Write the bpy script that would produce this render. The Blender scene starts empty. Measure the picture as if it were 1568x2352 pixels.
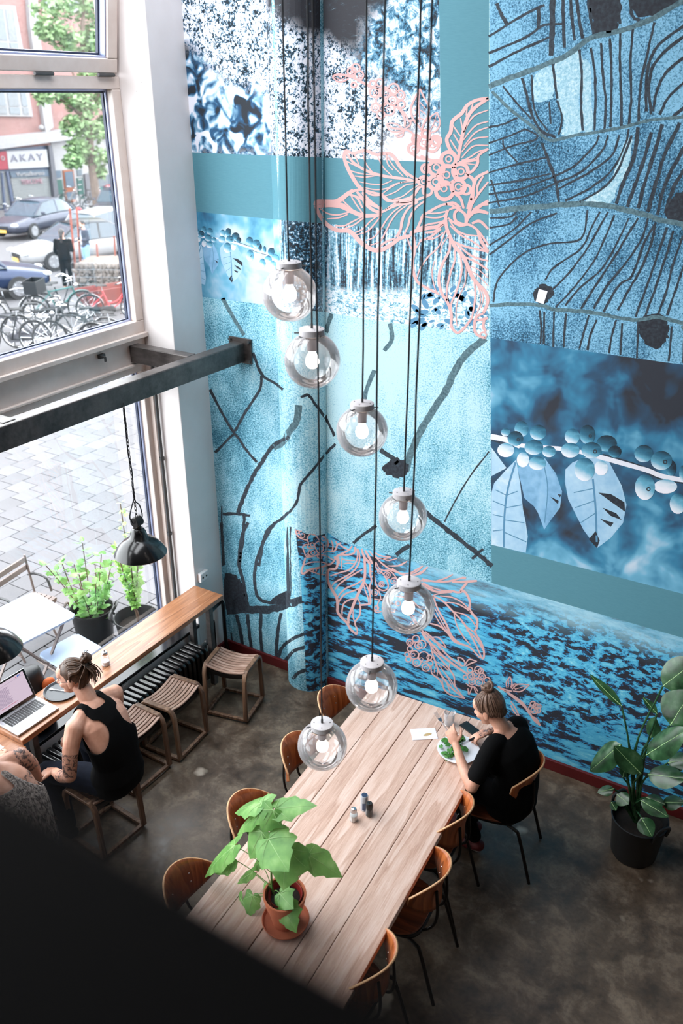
import bpy, bmesh, math, random
import numpy as np
from math import sin, cos, pi, radians, sqrt, atan2
from mathutils import Vector, Matrix

SC = bpy.context.scene
COL = SC.collection
random.seed(7)

# ---------------------------------------------------------------- camera
FPX, PITCH, YAW = 1966.0, radians(26.05), radians(31.0)
CAM = Vector((0, 0, 4.5))
_h = Vector((-sin(YAW), cos(YAW), 0)); _R = Vector((cos(YAW), sin(YAW), 0))
_F = _h * cos(PITCH) + Vector((0, 0, -sin(PITCH))); _U = _R.cross(_F)
cd = bpy.data.cameras.new('camera'); cam = bpy.data.objects.new('camera', cd); COL.objects.link(cam)
cd.sensor_fit = 'VERTICAL'; cd.sensor_height = 36.0; cd.sensor_width = 24.0
cd.lens = FPX / 2352 * 36.0
cd.clip_start = 0.02; cd.clip_end = 200
M3 = Matrix((_R, _U, -_F)).transposed()
cam.matrix_world = Matrix.Translation(CAM) @ M3.to_4x4()
cd.dof.use_dof = True; cd.dof.focus_distance = 5.4; cd.dof.aperture_fstop = 2.0
SC.camera = cam

# ---------------------------------------------------------------- world, exposure
w = bpy.data.worlds.new('overcast_sky'); SC.world = w; w.use_nodes = True
wn = w.node_tree.nodes; wl = w.node_tree.links
bg = wn['Background']
bg.inputs[0].default_value = (0.94, 0.96, 1.0, 1); bg.inputs[1].default_value = 7.6
SC.view_settings.view_transform = 'Standard'; SC.view_settings.look = 'None'
SC.view_settings.gamma = 1.0; SC.view_settings.use_curve_mapping = False
SC.view_settings.exposure = 0.35
SC.cycles.max_bounces = 8; SC.cycles.diffuse_bounces = 4; SC.cycles.glossy_bounces = 3
SC.cycles.transmission_bounces = 6; SC.cycles.transparent_max_bounces = 16
SC.cycles.caustics_reflective = False; SC.cycles.caustics_refractive = False
SC.cycles.sample_clamp_indirect = 6.0
SC.cycles.use_denoising = True

def portal(loc, rot, sx, sy):
    l = bpy.data.lights.new('sky_portal', 'AREA'); l.shape = 'RECTANGLE'; l.size = sx; l.size_y = sy
    l.cycles.is_portal = True
    o = bpy.data.objects.new('sky_portal', l); o.location = loc; o.rotation_euler = rot; COL.objects.link(o)
# daylight enters through the tall window wall and an unseen skylight added to brighten the hall
portal((-4.62, 0.6, 3.45), (0, radians(-90), 0), 6.2, 8.0)
FILL_SKYLIGHT = (-4.1, -2.7, 0.2, 4.6)      # unseen opening added for fill light: x0, x1, y0, y1
portal(((FILL_SKYLIGHT[0] + FILL_SKYLIGHT[1]) / 2, (FILL_SKYLIGHT[2] + FILL_SKYLIGHT[3]) / 2, 6.62), (0, 0, 0), FILL_SKYLIGHT[1] - FILL_SKYLIGHT[0], FILL_SKYLIGHT[3] - FILL_SKYLIGHT[2])

# ---------------------------------------------------------------- pixel helpers (photo frame 1568x2352)
def ray(x, y): return _F + _R * ((x - 784) / FPX) - _U * ((y - 1176) / FPX)
def atz(x, y, z=0.0):
    d = ray(x, y); return CAM + d * ((z - CAM.z) / d.z)
def aty(x, y, Y):
    d = ray(x, y); return CAM + d * ((Y - CAM.y) / d.y)
def atx(x, y, X):
    d = ray(x, y); return CAM + d * ((X - CAM.x) / d.x)
def atr(x, y, r): return CAM + ray(x, y) * r

# ---------------------------------------------------------------- materials
def hexc(s, a=1.0):
    s = s.lstrip('#'); v = [int(s[i:i + 2], 16) / 255 for i in (0, 2, 4)]
    return tuple([(c / 12.92 if c <= .04045 else ((c + .055) / 1.055) ** 2.4) for c in v] + [a])
MATS = {}
class NT:
    def __init__(s, name):
        s.m = bpy.data.materials.new(name); s.m.use_nodes = True; s.t = s.m.node_tree
        s.b = s.t.nodes['Principled BSDF']; s.out = s.t.nodes['Material Output']; MATS[name] = s.m
    def n(s, typ, inp=None, **kw):
        nd = s.t.nodes.new('ShaderNode' + typ)
        for k, v in kw.items(): setattr(nd, k, v)
        for k, v in (inp or {}).items(): s.set(nd, k, v)
        return nd
    def set(s, nd, k, v):
        i = nd.inputs[k]
        if isinstance(v, bpy.types.NodeSocket): s.t.links.new(v, i)
        elif isinstance(v, bpy.types.Node): s.t.links.new(v.outputs[0], i)
        else:
            try: i.default_value = v
            except Exception: i.default_value = tuple(v)[:len(i.default_value)]
    def bs(s, **kw):
        for k, v in kw.items(): s.set(s.b, {'base': 'Base Color', 'rough': 'Roughness', 'metal': 'Metallic', 'spec': 'Specular IOR Level', 'trans': 'Transmission Weight', 'normal': 'Normal', 'emit': 'Emission Color', 'emits': 'Emission Strength', 'alpha': 'Alpha', 'coat': 'Coat Weight', 'ior': 'IOR', 'sss': 'Subsurface Weight', 'sheen': 'Sheen Weight', 'coatr': 'Coat Roughness'}[k], v)
        return s
    def coord(s, kind='Object', scale=(1, 1, 1), rot=(0, 0, 0), loc=(0, 0, 0)):
        tc = s.n('TexCoord'); mp = s.n('Mapping', {'Vector': tc.outputs[kind], 'Scale': scale, 'Rotation': rot, 'Location': loc})
        return mp.outputs[0]
    def noise(s, vec, scale=5, detail=4, rough=.5, dist=0, out=0):
        return s.n('TexNoise', {'Vector': vec, 'Scale': scale, 'Detail': detail, 'Roughness': rough, 'Distortion': dist}).outputs[out]
    def vor(s, vec, scale=5, feature='F1', out=0, rand=1.0):
        return s.n('TexVoronoi', {'Vector': vec, 'Scale': scale, 'Randomness': rand}, feature=feature).outputs[out]
    def ramp(s, fac, stops, interp='LINEAR'):
        r = s.n('ValToRGB', {'Fac': fac}); e = r.color_ramp; e.interpolation = interp
        while len(e.elements) < len(stops): e.elements.new(.5)
        for el, (p, c) in zip(e.elements, stops):
            el.position = p; el.color = hexc(c) if isinstance(c, str) else ((c, c, c, 1) if not hasattr(c, '__len__') else c)
        return r.outputs[0]
    def mix(s, fac, a, b, mode='MIX'):
        nd = s.n('Mix', data_type='RGBA', blend_type=mode)
        s.set(nd, 0, fac)
        for idx, v in ((6, a), (7, b)):
            if isinstance(v, str): v = hexc(v)
            s.set(nd, idx, v)
        return nd.outputs[2]
    def math(s, op, a, b=0.0, c=None, clamp=False):
        nd = s.n('Math', operation=op, use_clamp=clamp); s.set(nd, 0, a); s.set(nd, 1, b)
        if c is not None: s.set(nd, 2, c)
        return nd.outputs[0]
    def attr(s, name, out=2):
        return s.n('Attribute', attribute_name=name).outputs[out]
    def bump(s, h, strength=.3, dist=.01):
        s.bs(normal=s.n('Bump', {'Height': h, 'Strength': strength, 'Distance': dist}).outputs[0]); return s
    def sep(s, vec):
        return s.n('SeparateXYZ', {'Vector': vec}).outputs

def plain(name, col, rough=.5, metal=0.0, var=.12, scale=8, spec=.5, bump=0.0, **kw):
    """a simple surface with slight procedural mottling"""
    if name in MATS: return MATS[name]
    t = NT(name); v = t.coord(); n = t.noise(v, scale, 5)
    c = hexc(col) if isinstance(col, str) else col
    lo = tuple(x * (1 - var) for x in c[:3]) + (1,); hi = tuple(min(1, x * (1 + var)) for x in c[:3]) + (1,)
    t.bs(base=t.ramp(n, [(.3, lo), (.7, hi)]), rough=rough, metal=metal, spec=spec, **kw)
    if bump: t.bump(t.noise(v, scale * 6, 3), bump, .004)
    return t.m

# ---------------------------------------------------------------- mesh builder
def V(*a): return Vector(a)
class MB:
    def __init__(s): s.v = []; s.f = []; s.mi = []; s.cur = 0; s.at = {}
    def add(s, vs, fs, M=None):
        o = len(s.v)
        s.v += [tuple(M @ Vector(p)) if M is not None else tuple(p) for p in vs]
        s.f += [tuple(i + o for i in f) for f in fs]; s.mi += [s.cur] * len(fs); return s
    def box(s, c, d, M=None, bev=0.0):
        x, y, z = c; a, b, e = d[0] / 2, d[1] / 2, d[2] / 2
        if bev <= 0:
            vs = [(x + i * a, y + j * b, z + k * e) for k in (-1, 1) for j in (-1, 1) for i in (-1, 1)]
            fs = [(0, 2, 3, 1), (4, 5, 7, 6), (0, 1, 5, 4), (2, 6, 7, 3), (0, 4, 6, 2), (1, 3, 7, 5)]
            return s.add(vs, fs, M)
        bm = bmesh.new(); bmesh.ops.create_cube(bm, size=1.0)
        bmesh.ops.scale(bm, vec=d, verts=bm.verts); bmesh.ops.translate(bm, vec=c, verts=bm.verts)
        bmesh.ops.bevel(bm, geom=bm.edges[:], offset=bev, segments=2, affect='EDGES', profile=.6)
        bm.verts.index_update()
        s.add([v.co.copy() for v in bm.verts], [[v.index for v in f.verts] for f in bm.faces], M); bm.free(); return s
    def prism(s, poly, z0, z1, M=None):
        """poly: list of (x,y) counter-clockwise"""
        n = len(poly)
        vs = [(x, y, z0) for x, y in poly] + [(x, y, z1) for x, y in poly]
        fs = [tuple(range(n - 1, -1, -1)), tuple(range(n, 2 * n))] + [(i, (i + 1) % n, n + (i + 1) % n, n + i) for i in range(n)]
        return s.add(vs, fs, M)
    def loft(s, rings, cap=True, closed=True, M=None):
        n = len(rings[0]); vs = [p for r in rings for p in r]; fs = []
        for k in range(len(rings) - 1):
            for i in range(n if closed else n - 1):
                j = (i + 1) % n; fs.append((k * n + i, k * n + j, (k + 1) * n + j, (k + 1) * n + i))
        if cap and closed:
            fs.append(tuple(range(n - 1, -1, -1))); fs.append(tuple((len(rings) - 1) * n + i for i in range(n)))
        return s.add(vs, fs, M)
    def tube(s, pts, r, seg=8, cap=True, M=None, closed=False, flat=None):
        pts = [Vector(p) for p in pts]; n = len(pts)
        rs = r if hasattr(r, '__len__') else [r] * n
        rings = []; T = []
        for i in range(n):
            a = pts[(i - 1) % n] if (i > 0 or closed) else pts[i]; b = pts[(i + 1) % n] if (i < n - 1 or closed) else pts[i]
            t = (b - a); t = t.normalized() if t.length > 1e-9 else Vector((0, 0, 1)); T.append(t)
        up = Vector((0, 0, 1)) if abs(T[0].z) < .9 else Vector((1, 0, 0))
        nrm = (up - T[0] * up.dot(T[0])).normalized()
        for i in range(n):
            if i:
                nrm = nrm - T[i] * nrm.dot(T[i])
                if nrm.length < 1e-6: nrm = T[i].orthogonal()
                nrm.normalize()
            bn = T[i].cross(nrm)
            fx, fy = flat if flat else (1, 1)
            rings.append([pts[i] + (nrm * cos(2 * pi * k / seg) * fx + bn * sin(2 * pi * k / seg) * fy) * rs[i] for k in range(seg)])
        if closed: rings.append(rings[0]); return s.loft(rings, cap=False, M=M)
        return s.loft(rings, cap, M=M)
    def bar(s, pts, w, h, up=(0, 0, 1), M=None, closed=False):
        """rectangular section swept along pts: w across, h along up"""
        pts = [Vector(p) for p in pts]; n = len(pts); rings = []; U = Vector(up)
        for i in range(n):
            a = pts[(i - 1) % n] if (i > 0 or closed) else pts[i]; b = pts[(i + 1) % n] if (i < n - 1 or closed) else pts[i]
            t = (b - a).normalized(); sd = t.cross(U)
            sd = sd.normalized() if sd.length > 1e-6 else t.orthogonal()
            uu = sd.cross(t).normalized(); k = 1.0
            if 0 < i < n - 1 or closed:
                c = (pts[i] - a).normalized().dot((b - pts[i]).normalized()); k = 1 / max(.5, sqrt((1 + c) / 2))
            rings.append([pts[i] + sd * w / 2 + uu * h / 2 * k, pts[i] - sd * w / 2 + uu * h / 2 * k, pts[i] - sd * w / 2 - uu * h / 2 * k, pts[i] + sd * w / 2 - uu * h / 2 * k])
        if closed: rings.append(rings[0]); return s.loft(rings, False, M=M)
        return s.loft(rings, True, M=M)
    def lathe(s, prof, seg=24, M=None, cap=False):
        rings = [[(r * cos(2 * pi * k / seg), r * sin(2 * pi * k / seg), z) for k in range(seg)] for r, z in prof]
        return s.loft(rings, cap, M=M)
    def sphere(s, c, r, seg=12, rings=8, M=None):
        r = r if hasattr(r, '__len__') else (r, r, r)
        vs = [(c[0], c[1], c[2] - r[2])]
        for k in range(1, rings):
            a = -pi / 2 + pi * k / rings
            vs += [(c[0] + r[0] * cos(a) * cos(2 * pi * i / seg), c[1] + r[1] * cos(a) * sin(2 * pi * i / seg), c[2] + r[2] * sin(a)) for i in range(seg)]
        vs.append((c[0], c[1], c[2] + r[2])); L = len(vs) - 1; fs = []
        for i in range(seg):
            j = (i + 1) % seg; fs.append((0, 1 + j, 1 + i)); fs.append((L, L - seg + i, L - seg + j))
            for k in range(rings - 2): fs.append((1 + k * seg + i, 1 + k * seg + j, 1 + (k + 1) * seg + j, 1 + (k + 1) * seg + i))
        return s.add(vs, fs, M)
    def strip(s, A, B, M=None):
        n = len(A); return s.add(list(A) + list(B), [(i, i + 1, n + i + 1, n + i) for i in range(n - 1)], M)
    def build(s, name, mat=None, parent=None, smooth=False, bevel=0.0, seg=2, solid=0.0, sub=0, loc=None, auto=35, off=0):
        me = bpy.data.meshes.new(name); me.from_pydata([tuple(p) for p in s.v], [], s.f); me.update()
        mats = mat if isinstance(mat, (list, tuple)) else [mat]
        for m in mats:
            if m is not None: me.materials.append(MATS[m] if isinstance(m, str) else m)
        if len(mats) > 1: me.polygons.foreach_set('material_index', s.mi)
        if smooth:
            me.polygons.foreach_set('use_smooth', [True] * len(me.polygons))
            if auto < 180: me.set_sharp_from_angle(angle=radians(auto))
        o = bpy.data.objects.new(name, me); COL.objects.link(o)
        if parent is not None: o.parent = parent
        if loc is not None: o.location = loc
        if solid: md = o.modifiers.new('solid', 'SOLIDIFY'); md.thickness = solid; md.offset = off
        if bevel: md = o.modifiers.new('bevel', 'BEVEL'); md.width = bevel; md.segments = seg; md.limit_method = 'ANGLE'; md.angle_limit = radians(40); md.use_clamp_overlap = True
        if sub: md = o.modifiers.new('sub', 'SUBSURF'); md.levels = sub; md.render_levels = sub
        return o

def tag(o, label=None, cat=None, group=None, kind=None):
    if label: o['label'] = label
    if cat: o['category'] = cat
    if group: o['group'] = group
    if kind: o['kind'] = kind
    return o
def thing(name, label, cat, loc=(0, 0, 0), rotz=0.0, group=None, rot=None):
    o = bpy.data.objects.new(name, None); COL.objects.link(o); o.location = loc
    o.rotation_euler = rot if rot else (0, 0, rotz); o.empty_display_size = .1
    return tag(o, label, cat, group)
def struct(o): o['kind'] = 'structure'; return o
KIDS = {}
def copy_tree(o, parent=None):
    c = o.copy(); COL.objects.link(c); c.parent = parent
    for ch in [q for q in COL.objects if q.parent == o]: copy_tree(ch, c)
    return c
def dup(o, loc, rotz=None, label=None, group=None, rot=None):
    c = copy_tree(o); c.location = loc
    if rotz is not None: c.rotation_euler = (0, 0, rotz)
    if rot: c.rotation_euler = rot
    if label: c['label'] = label
    if group: c['group'] = group
    return c
def Rz(a): return Matrix.Rotation(a, 4, 'Z')
def Rx(a): return Matrix.Rotation(a, 4, 'X')
def Ry(a): return Matrix.Rotation(a, 4, 'Y')
def Tr(x, y=None, z=None): return Matrix.Translation(Vector((x, y, z)) if y is not None else Vector(x))
def frame(o, xdir, ydir, zdir): 
    m = Matrix((Vector(xdir), Vector(ydir), Vector(zdir))).transposed().to_4x4(); return Tr(o) @ m
def catmull(P, n=6, closed=False):
    P = [Vector(p) for p in P]; out = []
    if len(P) == 2: return [P[0].lerp(P[1], i / n) for i in range(n + 1)]
    N = len(P)
    for i in range(N if closed else N - 1):
        p0 = P[(i - 1) % N] if (i > 0 or closed) else P[i] * 2 - P[i + 1]
        p1 = P[i]; p2 = P[(i + 1) % N]
        p3 = P[(i + 2) % N] if (i + 2 < N or closed) else p2 * 2 - p1
        for k in range(n):
            t = k / n
            out.append(.5 * ((2 * p1) + (p2 - p0) * t + (2 * p0 - 5 * p1 + 4 * p2 - p3) * t * t + (3 * p1 - p0 - 3 * p2 + p3) * t ** 3))
    if not closed: out.append(P[-1])
    return out
# ================================================================ setting
WY = 4.98            # mural wall plane
XW = -4.2            # inner face of the window wall
def m_floor():
    t = NT('worn_concrete'); v = t.coord()
    a = t.noise(v, 1.1, 8, .6, .3); b = t.noise(v, 5.5, 8, .65, .4); c = t.noise(v, 38, 4, .6)
    base = t.ramp(a, [(.30, '#382b22'), (.5, '#534537'), (.68, '#726353')])
    mot = t.ramp(b, [(.36, '#2d221a'), (.5, '#594a3c'), (.63, '#857665')])
    col = t.mix(.55, base, mot)
    col = t.mix(t.ramp(c, [(.45, 0.0), (.7, .35)]), col, '#2b2521')
    spots = t.ramp(t.noise(v, 3.1, 3, .4), [(.68, 0.0), (.73, .8)])
    col = t.mix(spots, col, '#b3a798')
    dk = t.ramp(t.vor(v, 1.7), [(.05, 1.0), (.075, 0.0)])
    col = t.mix(dk, col, '#2c2a2c')
    t.bs(base=col, rough=t.ramp(b, [(.35, .28), (.65, .55)]), spec=.5)
    t.bump(t.mix(.5, b, c), .12, .004)
m_floor()
def m_paint():
    t = NT('white_paint'); v = t.coord()
    a = t.noise(v, 1.3, 5, .6); sp = t.ramp(t.vor(v, 9), [(.012, 1.0), (.03, 0.0)])
    col = t.ramp(a, [(.3, '#dcd5d3'), (.7, '#ebe6e6')]); col = t.mix(t.math('MULTIPLY', sp, .6), col, '#6a5a50')
    t.bs(base=col, rough=.55).bump(t.noise(v, 60, 3), .06, .003)
    t = NT('frame_paint'); v = t.coord(scale=(1, 1, 1)); a = t.noise(v, 3, 6, .65); g = t.noise(v, 22, 6, .7)
    col = t.ramp(a, [(.3, '#cbbcb4'), (.7, '#ddd2cc')])
    col = t.mix(t.ramp(g, [(.66, 0.0), (.78, .7)]), col, '#7b5f4c')
    t.bs(base=col, rough=.45)
m_paint()
def m_steel():
    t = NT('raw_steel'); v = t.coord(scale=(3, 14, 14)); a = t.noise(v, 2.2, 7, .65); b = t.noise(t.coord(), 5, 5, .6)
    col = t.mix(.5, t.ramp(a, [(.3, '#2a2523'), (.7, '#5e5856')]), t.ramp(b, [(.35, '#262120'), (.65, '#6a6462')]))
    t.bs(base=col, rough=t.ramp(b, [(.3, .28), (.7, .5)]), metal=.35)
m_steel()
plain('dark_panelling', '#3a312b', .5); plain('beige_wall', '#6b5f55', .6); plain('dark_metal', '#2a2827', .4, .7); plain('black_gloss', '#0b0b0c', .18, 0, .2); plain('black_matte', '#121212', .6)
plain('dark_gasket', '#2c3348', .5); plain('alu_trim', '#9fa7c4', .35, .4); plain('sill_black', '#14161a', .16, 0, .2)
plain('red_skirting', '#5c1416', .45); plain('grey_iron', '#4a4b4c', .45, .5); plain('white_plastic', '#e6e2e2', .35)
def m_glass():
    t = NT('window_glass'); tr = t.n('BsdfTransparent', {'Color': (.97, .985, .98, 1)}); gl = t.n('BsdfGlossy', {'Roughness': .02, 'Color': (1, 1, 1, 1)})
    fr = t.n('Fresnel', {'IOR': 1.45}); mx = t.n('MixShader', {0: t.math('MULTIPLY', fr.outputs[0], .10), 1: tr.outputs[0], 2: gl.outputs[0]})
    t.t.links.new(mx.outputs[0], t.out.inputs[0])
m_glass()

struct(MB().box((0.0, 0.5, -.06), (9.5, 9.4, .12)).build('floor', 'worn_concrete'))
struct(MB().box((0.0, WY + .15, 3.3), (9.5, .3, 6.6)).build('wall_back', 'white_paint'))
# pier between the window and the mural, wall under the sill, wall above the windows, next pier
wl_ = MB()
wl_.box((-4.39, (4.63 + 5.28) / 2, 3.3), (.38, .65, 6.6))
wl_.box((-4.39, .6, .21), (.38, 8.06, .42))
wl_.box((-4.46, .6, 6.35), (.52, 8.06, .5))
wl_.box((-4.46, .82, 3.3), (.52, .3, 6.6)); wl_.box((-4.46, -3.55, 3.3), (.52, .3, 6.6))
struct(wl_.build('wall_left', 'white_paint', bevel=.006))
struct(MB().box((4.85, .5, 3.3), (.3, 9.4, 6.6)).build('wall_right', 'beige_wall'))
struct(MB().box((0, -4.25, 3.3), (9.5, .1, 6.6)).build('wall_front', 'dark_panelling'))  # unseen end wall, added dark to cut fill light from behind
cl = MB()   # ceiling with an opening added to let fill light into the hall
for x0, x1, y0, y1 in ((-4.8, FILL_SKYLIGHT[0], -4.3, 5.3), (FILL_SKYLIGHT[1], 4.9, -4.3, 5.3), (FILL_SKYLIGHT[0], FILL_SKYLIGHT[1], -4.3, FILL_SKYLIGHT[2]), (FILL_SKYLIGHT[0], FILL_SKYLIGHT[1], FILL_SKYLIGHT[3], 5.3)): cl.box(((x0 + x1) / 2, (y0 + y1) / 2, 6.66), (x1 - x0, y1 - y0, .12))
struct(cl.build('ceiling', 'white_paint'))
# half-round column standing out of the mural wall
CX, CR = -3.305, .187
cm = MB(); N = 24
CB = CR - .006
ring = lambda z: [(CX + CB * cos(pi + pi * k / N), WY + CB * sin(pi + pi * k / N), z) for k in range(N + 1)]
cm.loft([ring(0), ring(6.6)], closed=False)
struct(cm.build('column', 'white_paint', smooth=True))
# skirting
sk = MB()
sk.box(((-4.2 + CX - CR) / 2, WY - .012, .045), (CX - CR + 4.2, .024, .09)); sk.box(((4.7 + CX + CR) / 2, WY - .012, .045), (4.7 - CX - CR, .024, .09))
struct(sk.build('baseboard_back', 'red_skirting', bevel=.003))
struct(MB().box((XW + .012, 4.80, .045), (.024, .34, .09)).build('baseboard_left', 'red_skirting', bevel=.003))

# window frames: thing-like structures with frame, gasket and pane
def frame_rect(mb, X, y0, y1, z0, z1, wd, dp, bt=None, tp=None):
    bt = bt or wd; tp = tp or wd
    mb.box((X, (y0 + y1) / 2, z0 + bt / 2), (dp, y1 - y0, bt)); mb.box((X, (y0 + y1) / 2, z1 - tp / 2), (dp, y1 - y0, tp))
    mb.box((X, y0 + wd / 2, (z0 + bt + z1 - tp) / 2), (dp, wd, z1 - z0 - bt - tp)); mb.box((X, y1 - wd / 2, (z0 + bt + z1 - tp) / 2), (dp, wd, z1 - z0 - bt - tp))
def window(name, y0, y1, z0, z1, X=-4.51, bt=.08, tp=.08):
    root = bpy.data.objects.new(name, None); COL.objects.link(root); root['kind'] = 'structure'
    f = MB(); frame_rect(f, X, y0, y1, z0, z1, .078, .07, bt, tp); f.build('window_frame', 'frame_paint', root, bevel=.006)
    f = MB(); frame_rect(f, X - .03, y0 + .076, y1 - .076, z0 + bt - .004, z1 - tp + .004, .016, .03); f.build('glazing_bead', 'alu_trim', root, bevel=.003)
    f = MB(); frame_rect(f, X - .042, y0 + .088, y1 - .088, z0 + bt + .008, z1 - tp - .008, .012, .02); f.build('gasket', 'dark_gasket', root)
    MB().box((X - .045, (y0 + y1) / 2, (z0 + z1) / 2), (.008, y1 - y0 - .17, z1 - z0 - bt - tp + .01)).build('pane', 'window_glass', root)
    return root
window('window_1', .97, 4.63, .45, 2.69, tp=.05, bt=.06)
window('window_2', .97, 4.63, 2.92, 4.60, bt=.09, tp=.075)
window('window_4', -3.4, .67, .45, 2.69); window('window_5', -3.4, .67, 2.92, 4.60); window('window_6', -3.4, .67, 4.62, 6.1)
# tilting upper casement, hinged at its lower edge, leaning into the room
root = bpy.data.objects.new('window_3', None); COL.objects.link(root); root['kind'] = 'structure'; root.location = (-4.50, 0, 4.61); root.rotation_euler = (0, radians(9), 0)
f = MB(); frame_rect(f, 0, 1.0, 4.605, .012, 1.45, .085, .07, .085, .085); f.build('window_frame', 'frame_paint', root, bevel=.006)
f = MB(); frame_rect(f, -.012, 1.08, 4.525, .092, 1.37, .016, .06); f.build('glazing_bead', 'alu_trim', root, bevel=.003)
f = MB(); frame_rect(f, -.04, 1.09, 4.512, .105, 1.355, .014, .02); f.build('gasket', 'dark_gasket', root)
MB().box((-.045, 2.8, .73), (.008, 3.42, 1.25)).build('pane', 'window_glass', root)
for y in (3.99, 4.5):
    MB().tube([(.04, y - .07, .004), (.04, y + .07, .004)], .011, 8).build('hinge', 'grey_iron', root, smooth=True)
tr = MB(); tr.box((-4.545, 2.8, 5.36), (.05, 3.66, .06)); tr.box((-4.55, 4.6, 5.3), (.06, .05, 1.5)); tr.box((-4.55, .99, 5.3), (.06, .05, 1.5)); tr.box((-4.55, 2.8, 6.08), (.06, 3.66, .06))
struct(tr.build('trim_1', 'frame_paint', bevel=.004))
# header board between the windows
hb = MB(); hb.box((-4.515, 2.8, 2.80), (.06, 3.66, .19)); hb.box((-4.49, 2.8, 2.905), (.09, 3.66, .035)); hb.box((-4.495, 2.8, 2.70), (.07, 3.66, .02))
hb = struct(hb.build('trim_2', 'frame_paint', bevel=.005))
hk = MB(); c = atx(233, 818, -4.47); hk.box((c.x, c.y, c.z), (.03, .05, .03)); hk.tube([c + V(.01, -.01, .0), c + V(.045, -.01, 0), c + V(.045, -.01, -.03)], .01, 8); hk.build('latch', 'grey_iron', hb, bevel=.004)
# upright strip and conduit at the jamb
struct(MB().box((-4.46, 4.615, 1.56), (.05, .03, 2.24)).build('trim_3', 'frame_paint', bevel=.004))
pp = thing('conduit_pipe', 'thin grey vertical conduit clipped beside the lower window frame', 'pipe')
MB().tube([(-4.405, 4.6, .44), (-4.405, 4.6, 2.7)], .013, 10).build('pipe', 'grey_iron', pp, smooth=True)
for z in (1.27, 1.93): MB().tube([(-4.405, 4.6, z - .012), (-4.405, 4.6, z + .012)], .02, 10).build('clip', 'grey_iron', pp, smooth=True)
# sill
struct(MB().box((-4.345, 2.70, .435), (.33, 3.84, .03)).build('window_sill', 'sill_black', bevel=.004))

# steel beams
bdir = Vector((-3.899 + 3.822, 2.837 - 4.975, 0)).normalized(); bl = 4.4
bm_ = thing('steel_beam', 'long grey raw steel beam bolted to the mural wall above the window counter', 'beam')
MB().box((0, bl / 2, 0), (.10, bl, .145), M=frame((-3.872, 4.975, 2.775), (bdir.y * -1, bdir.x, 0), bdir, (0, 0, 1))).build('girder', 'raw_steel', bm_, bevel=.008)
pl = MB().box((-3.862, WY - .009, 2.785), (.205, .012, .19)).build('end_plate', 'raw_steel', bm_, bevel=.002)
for dx in (-.085, .085):
    for dz in (-.075, .075):
        MB().tube([(-3.862 + dx, WY - .013, 2.785 + dz), (-3.862 + dx, WY - .03, 2.785 + dz)], .012, 6).build('bolt', 'grey_iron', pl)
for nm, y, lab in (('steel_stub', 4.50, 'short steel stub beam joining the long beam to the window header near the mural corner'), ('steel_stub', 2.93, 'short steel stub beam cut off by the left edge of the photo')):
    s_ = MB().box(((-4.48 - 3.93) / 2, y, 2.79), (.55, .09, .125)).build(nm, 'raw_steel', bevel=.006); tag(s_, lab, 'beam')

# mezzanine with the parapet the camera looks over
struct(MB().box((.3, -2.07, 2.95), (8.9, 4.26, .25)).build('mezzanine_floor', 'dark_panelling'))
# ================================================================ printed mural on the back wall
def wallxz(x, y):
    """photo pixel -> (X, Z) on the wall surface, the half-round column included"""
    d = ray(x, y); ax, ay = CAM.x - CX, CAM.y - WY
    A = d.x * d.x + d.y * d.y; B = 2 * (ax * d.x + ay * d.y); C_ = ax * ax + ay * ay - CR * CR; D = B * B - 4 * A * C_
    if D > 0:
        p = CAM + d * ((-B - sqrt(D)) / (2 * A))
        if p.y < WY - 1e-4: return (p.x, p.z)
    p = aty(x, y, WY); return (p.x, p.z)
def pxof(X, Z):
    v = Vector((X, WY, Z)) - CAM; k = v.dot(_F); return (784 + FPX * v.dot(_R) / k, 1176 - FPX * v.dot(_U) / k)
COLCUT = [CX - CR * cos(pi * k / 18) for k in range(19)]
def coldepth(X):
    d = CR * CR - (X - CX) ** 2; return sqrt(d) if d > 0 else 0.0
def conform(bm, off, grid=0.0):
    xs = [v.co.x for v in bm.verts]; zs = [v.co.z for v in bm.verts]; x0, x1, z0, z1 = min(xs), max(xs), min(zs), max(zs)
    cuts = [((c, 0, 0), (1, 0, 0)) for c in COLCUT if x0 < c < x1]
    if grid:
        cuts += [((x0 + grid * i, 0, 0), (1, 0, 0)) for i in range(1, int((x1 - x0) / grid) + 1)] + [((0, 0, z0 + grid * i), (0, 0, 1)) for i in range(1, int((z1 - z0) / grid) + 1)]
    for co, no in cuts:
        bmesh.ops.bisect_plane(bm, geom=bm.verts[:] + bm.edges[:] + bm.faces[:], plane_co=co, plane_no=no, dist=1e-5)
    for v in bm.verts: v.co.y = WY - off - coldepth(v.co.x)
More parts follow.
